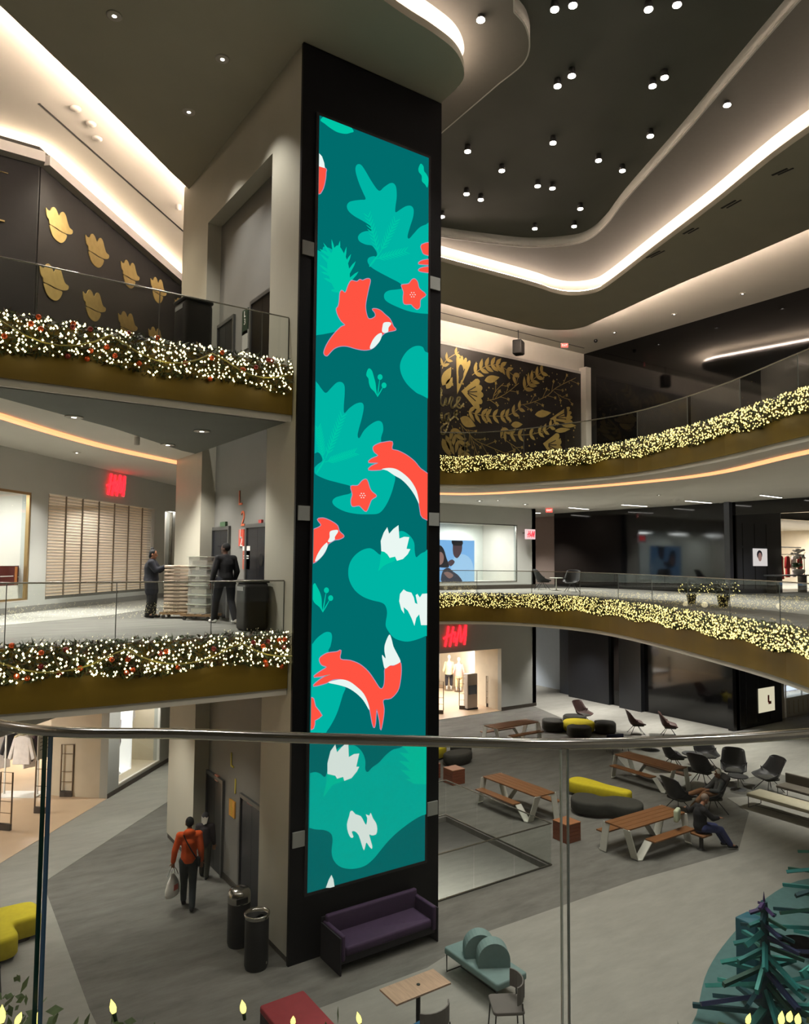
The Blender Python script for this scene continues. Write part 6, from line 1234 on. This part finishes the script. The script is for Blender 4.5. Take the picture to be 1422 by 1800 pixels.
# litter bins
def bin_(loc, label, open_=False, h=.9, r=.21):
    t = thing('litter_bin', label, 'bin', loc); m = mat('bin_black', (13, 13, 13), .6, var=.2, vscale=20); mb = MB(); mb.lathe([(r*.92, 0), (r*.95, .03), (r, .06), (r, h-.06), (r*.97, h-.05)], (0, 0, 0), 28); mb.build('body', m, t)
    mb = MB()
    if open_: mb.lathe([(r*1.02, h-.06), (r*1.08, h-.02), (r*1.08, h+.01), (r*.95, h+.01), (r*.82, h-.03), (r*.8, h-.1)], (0, 0, 0), 28)
    else: mb.lathe([(r*1.0, h-.06), (r*1.02, h+.04), (r*.97, h+.12), (r*.80, h+.17), (r*.4, h+.195), (.0001, h+.20)], (0, 0, 0), 28)
    mb.build('steel_top', M_STEEL, t)
    if open_: mb = MB(); mb.lathe([(.0001, h-.09), (r*.8, h-.09)], (0, 0, 0), 20); mb.build('liner', M_BLACKM, t); mb = MB(); mb.box((.03, -.05, h-.06), (.18, .1, .02), .5); mb.build('paper', mat('waste_paper', (190, 190, 178), .7), t)
    else: mb = MB(); mb.box((-.03, -r*.99, h+.02), (.22, .03, .1)); mb.build('swing_flap', M_BLACKM, t)
    mb = MB(); mb.box((.1, -r*.97, .14), (.02, .02, .05)); mb.build('lock', M_STEEL, t)
bin_((5.50, 13.42, 0), 'black bin with a domed steel top, the rear one beside the white pier', False, .84); bin_((5.47, 12.52, 0), 'black bin with an open steel rim, the front one beside the white pier', True, .92)
p = G(323, 606, F3); p = Vector((5.1, 15.5, F3)) if 0 else PY(323, 565, 13.3)
def sq_bin(loc, label, w=.46, h=.95, rz=0):
    t = thing('litter_bin', label, 'bin', loc, rz); mb = MB(); mb.rbox((0, 0, h/2), (w, w, h), .09); mb.build('body', M_BLACKM, t); mb = MB(); mb.rbox((0, 0, h+.02), (w+.03, w+.03, .05), .09); mb.build('lid', M_BLACKM, t); mb = MB(); mb.box((-w/2-.003, 0, h-.12), (.01, w*.6, .08)); mb.build('slot_plate', mat('slot_grey', (150, 150, 148), .4), t)
sq_bin((4.35, 13.45, F3), 'black bin behind the glass of the upper left balcony', .56, 1.12, .1); sq_bin((6.0-.35, 13.45, F2), 'black bin in the corner of the middle left balcony, beside the pier', .50, .92)
mb = MB(); mb.bb(-1, 19.0, F3, 1.75, 19.6, F3+1.1); t = mb.build('counter', mat('maroon_counter', (84, 22, 24), .5)); tag(t, 'maroon counter with a white top at the left edge of the upper gallery', 'counter'); mb = MB(); mb.bb(-1, 18.95, F3+1.1, 1.8, 19.65, F3+1.16); mb.build('counter_top', W_T, t)
def frosted(name, c, f):
    m = mat(name, (0, 0, 0), .4); nt = m.node_tree; b = nt.nodes['Principled BSDF']; [nt.links.remove(l) for l in list(b.inputs['Base Color'].links)]; b.inputs['Base Color'].default_value = (*c, 1)
    tr = nt.nodes.new('ShaderNodeBsdfTransparent'); mx = nt.nodes.new('ShaderNodeMixShader'); mx.inputs[0].default_value = f; nt.links.new(tr.outputs[0], mx.inputs[1]); nt.links.new(b.outputs[0], mx.inputs[2]); nt.links.new(mx.outputs[0], nt.nodes['Material Output'].inputs[0]); return m
# dollies with stacked trays
M_TRAY = mat('bread_tray', (172, 154, 134), .6, var=.05); M_CRATE = frosted('clear_crate', (.70, .70, .64), .26)
def dolly(loc, rz, label):
    t = thing('dolly', label, 'dolly', loc, rz); mb = MB()
    for x in (-.30, -.1, .1, .3): mb.box((x, 0, .13), (.14, .5, .03))
    mb.box((0, -.22, .11), (.76, .05, .04)); mb.box((0, .22, .11), (.76, .05, .04)); mb.build('deck', wood('dolly_wood', (128, 100, 70)), t)
    for sx in (-1, 1):
        for sy in (-1, 1): mb = MB(); mb.lathe([(.045, -.015), (.045, .015)], (sx*.3, sy*.2, .045), 12, Matrix.Rotation(math.pi/2, 3, 'X')); mb.build('wheel', M_HOUS, t)
rzd = -.6
p = Vector((5.35, 17.0, F2)); dolly((p.x, p.y, F2), rzd, 'wooden dolly under the beige tray stack beside the woman'); dc = Vector((p.x, p.y, F2))
ordn = ['bottom', 'second', 'third', 'fourth', 'fifth', 'sixth', 'seventh', 'eighth', 'ninth', 'tenth', 'eleventh', 'twelfth', 'top']
for k in range(13):
    t = thing('bread_tray', 'beige flat tray on the left dolly, '+(ordn[k]+' from the floor' if 0 < k < 12 else ordn[k]+' one of the stack'), 'tray', (dc.x, dc.y, F2+.146+k*.083), rzd, 'stacked beige trays'); mb = MB(); mb.rbox((0, 0, .035), (.60, .46, .066), .02); mb.build('tray', M_TRAY, t); mb = MB(); mb.box((0, -.232, .05), (.14, .006, .02)); mb.build('hand_hole', mat('hole_dark', (120, 104, 86), .7), t)
p = Vector((5.60, 16.22, F2)); dolly((p.x, p.y, F2), -.9, 'wooden dolly under the clear crate stack behind the man in the cap'); dc = Vector((p.x, p.y, F2))
ordc = ['bottom', 'second', 'third', 'fourth', 'fifth', 'top']
for k in range(6):
    t = thing('clear_crate', 'clear plastic crate on the right dolly, '+(ordc[k]+' from the floor' if 0 < k < 5 else ordc[k]+' one of the stack'), 'crate', (dc.x, dc.y, F2+.146+k*.212), -.9, 'stacked clear crates'); mb = MB()
    for sx in (-1, 1): mb.box((sx*.23, 0, .1), (.012, .36, .2)); mb.box((0, sx*.18, .1), (.46, .012, .2))
    mb.box((0, 0, .006), (.5, .4, .012)); mb.build('crate', M_CRATE, t); mb = MB(); mb.box((0, 0, .203), (.53, .43, .015)); mb.build('rim', mat('crate_rim', (186, 188, 172), .5), t); 
    mb = MB(); mb.rbox((0, 0, .07), (.38, .28, .1), .03); mb.build('contents', mat('crate_goods_%d' % (k % 3), ((200, 196, 160), (150, 160, 150), (206, 196, 166))[k % 3], .7), t)
# lit shrub shapes standing in for garland reflections in the right glass
def shrub(loc, label, s=1.0):
    t = thing('reflection_shrub', label, 'plant', loc); mb = MB(); mb.lathe([(.12*s, 0), (.16*s, .28*s), (.15*s, .3*s)], (0, 0, 0), 14); mb.build('pot', M_BLACKM, t); mb = MB(); rr = random.Random(9)
    for k in range(420):
        a = Vector((rr.gauss(0, 1), rr.gauss(0, 1), rr.gauss(0, .6))).normalized()*rr.uniform(.3, 1)**.5; c = Vector((a.x*.42*s, a.y*.42*s, .48*s+a.z*.22*s)); d = Vector((rr.gauss(0, 1), rr.gauss(0, 1), rr.gauss(0, 1))).normalized()*.05; e = d.orthogonal()*.4; mb.add([c-d, c+e, c+d, c-e], [(0, 1, 2, 3)])
    mb.build('foliage', M_FOL, t); mb = MB()
    for k in range(46):
        a = Vector((rr.gauss(0, 1), rr.gauss(0, 1), rr.gauss(0, .6))).normalized(); c = Vector((a.x*.43*s, a.y*.43*s, .48*s+a.z*.23*s)); mb.ell(c, (.014,)*3, 5, 3)
    o = mb.build('fairy_lights', M_BULB2, t); o['kind'] = 'stuff'
shrub((21.6, 14.75, F2), 'shrub shape for lights mirrored in the right balcony glass, left one of two', 1.0); shrub((21.1, 13.3, F2), 'shrub shape for lights mirrored in the right balcony glass, right one of two', 1.15)
# ------------------------------------------------------------------ slat trees on the teal disc
M_DISC = mat('teal_mat', (70, 104, 104), .9, var=.08); mb = MB(); mb.prism([tuple(p) for p in smooth([Vector(p) for p in [(9.7, 6.9), (10.7, 7.35), (12, 8.0), (13.64, 8.5), (16, 9.0), (17.6, 8.8), (19.2, 7.2), (19, 4), (16, 2), (12, 2), (9.6, 3.6), (9, 5.5)]], 5, True)], 0.002, .03); tag(mb.build('round_mat', M_DISC), 'large pale teal floor mat under the slat trees at the lower right', 'mat')
TC = [mat('slat_teal', (28, 112, 110), .6, var=.1), mat('slat_sea', (52, 140, 132), .6, var=.1), mat('slat_deep', (10, 60, 68), .6, var=.1), mat('slat_navy', (22, 34, 72), .6, var=.1), mat('slat_green', (12, 72, 58), .6, var=.1), mat('slat_violet', (62, 44, 96), .6)]
def slat_tree(loc, h, rb, label, n=64, seed=1):
    t = thing('slat_tree', label, 'tree', loc); rr = random.Random(seed); mb = MB(); mb.tube([(0, 0, 0), (0, 0, h*.5), (0, 0, h*.93)], lambda u: .11-.06*u, 8); mb.build('trunk', TC[2], t); mb = MB(); mb.tube([(0, 0, h*.9), (0, 0, h)], lambda u: .028*(1-u)+.002, 6); mb.build('tip_spike', TC[5], t)
    for k in range(n):
        v = (k+.5)/n; z = .30+(h*.93-.3)*v; L = rb*(1-v)**.85*rr.uniform(.8, 1.12)+.12; a = k*2.4+rr.uniform(-.3, .3); dr = rr.uniform(.12, .42)*L; w_ = .105*(1-.4*v)
        A = Vector((math.cos(a)*.03, math.sin(a)*.03, z)); B = Vector((math.cos(a)*L, math.sin(a)*L, z-dr)); d = (B-A); q = Vector((1, 0, 0)).rotation_difference(d.normalized()).to_matrix()
        mb = MB(); mb.box((A+B)/2, (d.length, w_, w_*.6), M=q); c = TC[5] if v > .93 else TC[rr.choice((0, 1, 2, 3, 4, 0, 1, 2))]; mb.build('branch_slat', c, t)
slat_tree((11.15, 6.45, 0), 2.14, .95, 'teal and navy tree made of wooden slats, the smaller one nearest the bottom right', 52, 3)
slat_tree((13.35, 6.35, 0), 3.6, 1.35, 'taller teal slat tree cut by the right picture edge', 62, 5)
mb = MB(); mb.rbox((12.3, 7.35, .56), (.38, .38, 1.06), .03); tag(mb.build('tall_box', mat('blue_box', (22, 84, 100), .6, var=.1)), 'tall blue-green box standing right behind the smaller slat tree', 'box')
mb = MB(); mb.lathe([(.0001, .05), (.42, .05), (.42, .03)], (14.2, 7.45, 0), 28); mb.lathe([(.42, .0), (.42, .05)], (14.2, 7.45, .0), 28); tag(mb.build('round_pad', mat('navy_pad', (24, 40, 60), .7)), 'dark blue round pad on the teal mat between the two slat trees', 'pad')
# ------------------------------------------------------------------ people: one continuous skin surface each, clothes and hair as its parts
M_SKIN = {k: mat('skin_'+k, c, .5, var=.04, vscale=12) for k, c in dict(light=(196, 150, 122), mid=(150, 104, 78), dark=(88, 58, 44)).items()}
def voxel(mb, name, m, parent, vox, sm=4):
    me = bpy.data.meshes.new(name); me.from_pydata(mb.v, [], mb.f); me.update(); tmp = bpy.data.objects.new(name, me); COL.objects.link(tmp)
    r = tmp.modifiers.new('r', 'REMESH'); r.mode = 'VOXEL'; r.voxel_size = vox; r.use_smooth_shade = True
    if sm: s_ = tmp.modifiers.new('s', 'SMOOTH'); s_.iterations = sm; s_.factor = .5
    dg = bpy.context.evaluated_depsgraph_get(); out = bpy.data.meshes.new_from_object(tmp.evaluated_get(dg)); bpy.data.objects.remove(tmp)
    out.materials.clear(); out.materials.append(m); out.polygons.foreach_set('use_smooth', [True]*len(out.polygons)); o = bpy.data.objects.new(name, out); COL.objects.link(o); o.parent = parent; return o
def V(*a): return Vector(a)
def hand(mb, w, d, palm, side, curl=.5):          # wrist, direction of the hand, palm normal, +1/-1 thumb side
    d = Vector(d).normalized(); n = Vector(palm); n = (n-d*n.dot(d)).normalized(); x = d.cross(n).normalized()*side; w = Vector(w)
    mb.caps(w, w+d*.03, .024, .026, 10); 
    for k in range(4): o = x*(-.028+.019*k); mb.caps(w+d*.02+o*.7, w+d*.085+o, .014, .0115, 8)
    for k, L in enumerate((.060, .076, .082, .072)):
        o = x*(-.030+.020*k); p = w+d*.085+o; a = 0
        for j, s in enumerate((.45, .32, .23)):
            a += curl*(.5+.35*j); dd = d*math.cos(a)+n*math.sin(a); q = p+dd*L*s; mb.caps(p, q, .0095-.0008*j, .0087-.0008*j, 8); p = q
    p = w+d*.025+x*.026; q = p+(d*.55+x*.7+n*.3).normalized()*.038; mb.caps(p, q, .0125, .0105, 8); r_ = q+(d*.85+x*.25+n*.45).normalized()*.030; mb.caps(q, r_, .0102, .0088, 8)
def person(name_label, loc, rz, J, skin, S=1.0, jacket=None, trousers=None, shoe=None, hair=None, hairkind='short', hood=False, coat=0, build=1.0, extra=None, hands=(((0, 0, -1), (0, 1, 0)), ((0, 0, -1), (0, 1, 0))), curl=(.45, .45), jk='jacket'):
    """J: joints in metres for a 1.75 m body, x right, y forward, z up."""
    t = thing('person', name_label, 'person', loc, rz); j = {k: Vector(v)*S for k, v in J.items()}; k = S*build
    mb = MB(); H = j['head']; N = j['neck']; C = j['chest']; P = j['pelvis']; F = Vector(J.get('face', (0, 1, 0))).normalized(); Rt = F.cross(Vector((0, 0, 1))).normalized(); U = Rt.cross(F)
    hm = Matrix((Rt, F, U)).transposed()
    mb.ell(H+U*.02*S, (.075*S, .092*S, .105*S), 16, 12, hm); mb.ell(H+F*.02*S-U*.05*S, (.056*S, .068*S, .062*S), 12, 8, hm)
    mb.caps(H+F*.088*S+U*.018*S, H+F*.108*S-U*.018*S, .010*S, .015*S, 8); mb.ell(H+F*.088*S-U*.052*S, (.026*S, .012*S, .010*S), 10, 6, hm); mb.ell(H+F*.078*S-U*.09*S, (.024*S, .02*S, .018*S), 10, 6, hm)
    for s in (-1, 1): mb.ell(H+Rt*s*.078*S-U*.005*S-F*.005*S, (.012*S, .022*S, .032*S), 10, 8, hm)
    mb.caps(N, H-U*.05*S, .058*k, .052*S, 12); mb.caps(N-(N-C)*.15, C, .075*k, .125*k, 14)
    for s, q in ((-1, 'shL'), (1, 'shR')): mb.caps(C.lerp(N, .55), j[q], .085*k, .062*k, 12)
    W = C.lerp(P, .55); mb.caps(C, W, .135*k, .118*k, 16); mb.caps(W, P, .118*k, .135*k, 16)
    for a, b in (('L', -1), ('R', 1)):
        mb.caps(j['sh'+a], j['el'+a], .052*k, .040*k, 10); mb.caps(j['el'+a], j['wr'+a], .040*k, .027*S, 10)
        mb.caps(P.lerp(j['hip'+a], .7), j['hip'+a], .11*k, .095*k, 12); mb.caps(j['hip'+a], j['kn'+a], .090*k, .058*k, 12); mb.caps(j['kn'+a], j['an'+a], .056*k, .038*S, 12); mb.caps(j['an'+a], j['to'+a], .036*S, .030*S, 10)
    for i, a in enumerate('LR'): hd, pn = hands[i]; hand(mb, j['wr'+a], hd, pn, (-1 if a == 'L' else 1)*J.get('thumb', 1), curl[i])
    body = voxel(mb, 'body', skin, t, .0075, 3)
    for s in (-1, 1):
        e = MB(); e.ell(H+F*.080*S+Rt*s*.031*S+U*.020*S, (.011*S, .008*S, .007*S), 8, 6, hm); e.build('eye', M_BLACKM, t)
    if jacket is not None:
        mb = MB(); e = .020; zt = W if coat == 0 else P
        mb.caps(N+(C-N)*.10, C, .070*k+e, .128*k+e, 14); mb.caps(C, W, .138*k+e, .128*k+e, 16); mb.caps(W, P+V(0, 0, .02*S), .128*k+e, .142*k+e, 16)
        for a in 'LR':
            mb.caps(C.lerp(N, .5), j['sh'+a], .085*k+e, .060*k+e, 12); mb.caps(j['sh'+a], j['el'+a], .054*k+e, .044*k+e, 12); mb.caps(j['el'+a], j['el'+a].lerp(j['wr'+a], .92), .044*k+e, .030*k+e*.9, 12)
            if coat: mb.caps(j['hip'+a], j['hip'+a].lerp(j['kn'+a], coat), .105*k+e, .10*k+e, 12)
        if hood: mb.ell(N.lerp(H, .18)-F*.075*S, (.12*S, .075*S, .075*S), 14, 8, hm)
        voxel(mb, jk, jacket, t, .013, 5)
    if trousers is not None:
        mb = MB(); e = .014; mb.caps(P+V(0, 0, .03*S), P, .132*k+e, .138*k+e, 14)
        for a in 'LR': mb.caps(P.lerp(j['hip'+a], .7), j['hip'+a], .112*k+e, .098*k+e, 12); mb.caps(j['hip'+a], j['kn'+a], .094*k+e, .066*k+e, 12); mb.caps(j['kn'+a], j['kn'+a].lerp(j['an'+a], .97), .064*k+e, .050*k+e, 12)
        voxel(mb, 'trousers', trousers, t, .013, 4)
    if shoe is not None:
        for a in 'LR':
            mb = MB(); A, T = j['an'+a], j['to'+a]; d = (T-A); fl = Vector((d.x, d.y, 0)).normalized() if Vector((d.x, d.y, 0)).length > 1e-3 else Vector((0, 1, 0))
            mb.caps(A-fl*.045*S+V(0, 0, -.035*S), T+V(0, 0, -.0), .044*S, .040*S, 12); mb.caps(A, A+V(0, 0, -.03*S), .046*S, .050*S, 10); voxel(mb, 'shoe', shoe, t, .010, 3)
    if hair is not None:
        mb = MB(); mb.ell(H+U*.038*S-F*.020*S, (.086*S, .096*S, .100*S), 16, 12, hm)
        if hairkind == 'bun': mb.ell(H+U*.145*S-F*.05*S, (.042*S,)*3, 10, 8)
        if hairkind in ('bun', 'long'): mb.ell(H-F*.055*S-U*.03*S, (.075*S, .055*S, .09*S), 12, 8, hm)
        voxel(mb, 'hair' if hairkind not in ('cap', 'hood') else hairkind, hair, t, .011, 3)
        if hairkind == 'cap': mb = MB(); c = H+F*.085*S+U*.062*S; mb.rbox(c+F*.035*S, (.13*S, .10*S, .012), .04, M=hm); mb.build('cap_brim', hair, t)
        if hairkind == 'hood': mb = MB(); mb.ell(H+U*.03*S-F*.03*S, (.11*S, .115*S, .135*S), 14, 10, hm); voxel(mb, 'hood_fabric', hair, t, .012, 3)
    if extra: extra(t, j, S, F, Rt, U)
    return t
def stand(step=.18, armf=(0, 0), w=.10):            # walking/standing pose; step: forward reach of left foot
    return dict(head=(0, .03, 1.635), neck=(0, .005, 1.46), chest=(0, 0, 1.30), pelvis=(0, 0, .97), shL=(-.185, 0, 1.42), shR=(.185, 0, 1.42), elL=(-.235, armf[0]*.5-.02, 1.13), elR=(.235, armf[1]*.5-.02, 1.13), wrL=(-.245, armf[0]+.04, .90), wrR=(.245, armf[1]+.04, .90),
        hipL=(-w, 0, .92), hipR=(w, 0, .92), knL=(-w, step*.55+.03, .50), knR=(w, -step*.25+.03, .50), anL=(-w, step, .085), anR=(w, -step, .10), toL=(-w-.02, step+.15, .04), toR=(w+.02, -step+.15, .045))
BLK = mat('black_cloth', (10, 10, 13), .9, var=.1, vscale=10); NAVY = mat('navy_cloth', (15, 17, 26), .9, var=.1); HAIRB = mat('black_hair', (9, 7, 6), .8, var=.2, vscale=30)
ORJ = mat('orange_fleece', (222, 88, 28), .85, var=.08, vscale=10); TRD = mat('dark_trousers', (46, 52, 54), .85, var=.1); WSH = mat('white_shoe', (206, 204, 198), .5)
# woman at the tray stack, side view, hands on the top tray
J = stand(.05, w=.09); J.update(shL=(-.18, .02, 1.41), shR=(.18, .02, 1.41), elL=(-.2, .16, 1.22), elR=(.2, .16, 1.22), wrL=(-.12, .38, 1.33), wrR=(.12, .38, 1.33), face=(0, 1, -.15))
person('woman with a hair bun in a dark coat reaching for the stack of beige trays', (4.78, 17.30, F2), math.atan2(17.0-17.3, 5.35-4.78)-math.pi/2, J, M_SKIN['mid'], .89, NAVY, BLK, BLK, HAIRB, 'bun', coat=.55, build=1.22, hands=(((0, 1, .1), (0, 0, -1)), ((0, 1, .1), (0, 0, -1))), curl=(.25, .25), jk='coat')
J = stand(.24, (-.02, .05), w=.13); J.update(face=(-.6, .8, 0)); J['elL'] = (-.27, .0, 1.14); J['wrL'] = (-.30, .05, .90); J['elR'] = (.27, -.02, 1.14); J['wrR'] = (.26, .08, .92)
person('man in black cap, black jacket and white shoes walking past the clear crates', (5.72, 15.1, F2), .12, J, M_SKIN['dark'], .965, BLK, NAVY, WSH, BLK, 'cap', build=1.1)
# orange hooded shopper seen from the back, with shoulder strap; white bag held in the left hand
def strap(t, j, S, F, Rt, U):
    C = j['chest']; mb = MB(); pts = [C+Vector((-.11, -.10, .16))*S, C+Vector((-.03, -.178, .02))*S, C+Vector((.06, -.182, -.14))*S, C+Vector((.15, -.13, -.30))*S]; mb.tube(smooth(pts, 5), .012*S, 6); mb.build('shoulder_strap', BLK, t)
    mb = MB(); mb.rbox(C+Vector((.20, -.06, -.38))*S, (.05, .2, .17), .03); mb.build('hip_pouch', BLK, t)
J = stand(.20, (.02, -.06), w=.085); J['wrL'] = (-.30, .02, .90); J['elL'] = (-.27, -.03, 1.14); J['face'] = (0, 1, 0)
rzo = math.atan2(15.3, 5.25)-math.pi/2
pl_o = Vector((5.17, 15.35, 0)); person('shopper in an orange hooded top and dark trousers walking away from the camera', pl_o, rzo, J, M_SKIN['mid'], 1.03, ORJ, TRD, BLK, HAIRB, 'short', hood=True, extra=strap, jk='hooded_top', curl=(1.3, .5))
def carrier(loc, rz, label, s=1.0, col=(224, 222, 214), mark=True):
    t = thing('shopping_bag', label, 'bag', loc, rz); mb = MB(); mb.lathe([(.02*s, -.10*s), (.07*s, -.16*s), (.13*s, -.24*s), (.175*s, -.36*s), (.18*s, -.44*s), (.15*s, -.50*s), (.02*s, -.52*s)], (0, 0, 0), 20, Matrix.Diagonal((1, .42, 1))); voxel(mb, 'bag_body', mat('bag_film', col, .5, var=.05), t, .012, 4)
    for sy in (-1, 1): mb = MB(); mb.tube(smooth([Vector((-.10*s, sy*.04*s, -.15*s)), Vector((-.05*s, sy*.02*s, -.03*s)), Vector((0, 0, .0)), Vector((.05*s, sy*.02*s, -.03*s)), Vector((.10*s, sy*.04*s, -.15*s))], 4), .008, 6); mb.build('handle', mat('bag_film', col, .5), t)
    if mark: mb = MB(); mb.plate([(-.06*s, -.38*s), (.06*s, -.38*s), (.05*s, -.28*s), (-.05*s, -.28*s)], Frame((0, -.078*s, 0), (1, 0, 0), (0, 0, 1)), 0, .002); mb.build('red_mark', mat('pale_red', (206, 110, 100), .5), t)
hl = Matrix.Rotation(rzo, 3, 'Z') @ Vector((-.30*1.03, .04, .90*1.03-.10)); carrier(pl_o+hl, rzo+.9, 'white carrier bag with a pale red mark held by the shopper in orange', 1.15)
# hooded figure by the dark lift
def patch(t, j, S, F, Rt, U):
    P_ = j['head']-F*.142*S-U*.03*S; fr = Frame(P_, Rt*-1 if 0 else Rt, U); mb = MB(); pts = [(-.09, .09), (-.04, .05), (0, .08), (.05, .05), (.10, .08), (.08, -.02), (.06, -.10), (-.02, -.13), (-.08, -.06)]; mb.plate([(x*S, y*S) for x, y in pts], fr, -.02, .012); mb.build('white_patch', mat('pale_print', (196, 194, 184), .7), t)
J = stand(.14, (-.02, .04), w=.085); J['face'] = (0, 1, -.2)
pl_h = Vector((5.93, 16.55, 0)); rzh = math.atan2(16.6, 5.9)-math.pi/2-.15
person('hooded person in dark clothes with a pale patch on the back by the left lift', pl_h, rzh, J, M_SKIN['mid'], .80, mat('plum_black', (40, 32, 36), .85), mat('olive_black', (42, 42, 32), .85), BLK, mat('hood_black', (26, 24, 28), .85), 'hood', extra=patch, build=1.1, jk='jacket', curl=(1.2, .5))
hl = Matrix.Rotation(rzh, 3, 'Z') @ Vector((-.245*.8, .03, .88*.8-.06)); carrier(pl_h+hl, rzh+.6, 'bluish clear bag held by the hooded person near the lift', .8, (140, 150, 156), False)
# man reclining in the shell chair, white cap, legs stretched towards the camera-left
J = dict(head=(0, -.02, 1.10), neck=(0, -.08, .93), chest=(0, -.10, .78), pelvis=(0, 0, .50), shL=(-.18, -.06, .88), shR=(.18, -.06, .88), elL=(-.26, .10, .66), elR=(.26, .10, .66), wrL=(-.12, .30, .66), wrR=(.12, .32, .64), hipL=(-.09, .04, .50), hipR=(.09, .04, .50), knL=(-.09, .46, .56), knR=(.10, .46, .60), anL=(-.08, .86, .16), anR=(-.02, .92, .52), toL=(-.08, .96, .07), toR=(-.02, 1.0, .60), face=(0, 1, -.15))
person('man in a white cap and grey shirt reclining in a black shell chair', (19.75, 12.75, 0), math.pi/2-.5, J, M_SKIN['mid'], .97, mat('grey_shirt', (92, 96, 98), .85), mat('tan_trousers', (140, 100, 68), .85), mat('dark_brown_shoe', (40, 30, 26), .5), mat('white_cap', (240, 238, 232), .7), 'cap', hands=(((.3, 1, 0), (0, 0, -1)), ((-.3, 1, 0), (0, 0, -1))), jk='shirt')
# person leaning at the end of the picnic table
J = dict(head=(0, .12, 1.22), neck=(0, .02, 1.04), chest=(0, -.02, .88), pelvis=(0, -.02, .56), shL=(-.18, 0, 1.0), shR=(.18, 0, 1.0), elL=(-.36, -.06, .84), elR=(.24, .18, .82), wrL=(-.58, -.04, .82), wrR=(.16, .38, .80), hipL=(-.09, .02, .55), hipR=(.09, .02, .55), knL=(-.10, .44, .50), knR=(.12, .46, .50), anL=(-.08, .66, .12), anR=(.12, .72, .12), toL=(-.08, .82, .06), toR=(.12, .88, .06), face=(.2, 1, -.35))
pz = Vector((16.85, 11.35, 0)); person('person in black jacket and blue jeans sitting at the end of a picnic table', pz, -math.pi/2-.45, J, M_SKIN['mid'], 1.0, BLK, mat('blue_jeans', (44, 52, 96), .85), BLK, mat('grey_hair', (120, 104, 92), .7), 'short', hands=(((-1, 0, 0), (0, 0, -1)), ((-.2, 1, 0), (0, 0, -1))), build=1.08)
mb = MB(); mb.rbox((16.45, 11.75, .80), (.34, .12, .30), .05, .4); tag(mb.build('shopping_bag', mat('pale_green_bag', (176, 186, 160), .6, var=.06), bevel=.01), 'pale green bag lying by the person in black at the near right picnic table', 'bag')
t = thing('cube_stool', 'low stool under the person in black at the near right picnic table', 'stool', (16.85, 11.35, 0)); mb = MB(); mb.rbox((0, 0, .38), (.4, .4, .05), .05); mb.build('seat', M_WOOD, t); mb = MB(); mb.lathe([(.12, 0), (.05, .04), (.05, .36)], (0, 0, 0), 14); mb.build('leg', M_HOUS, t)
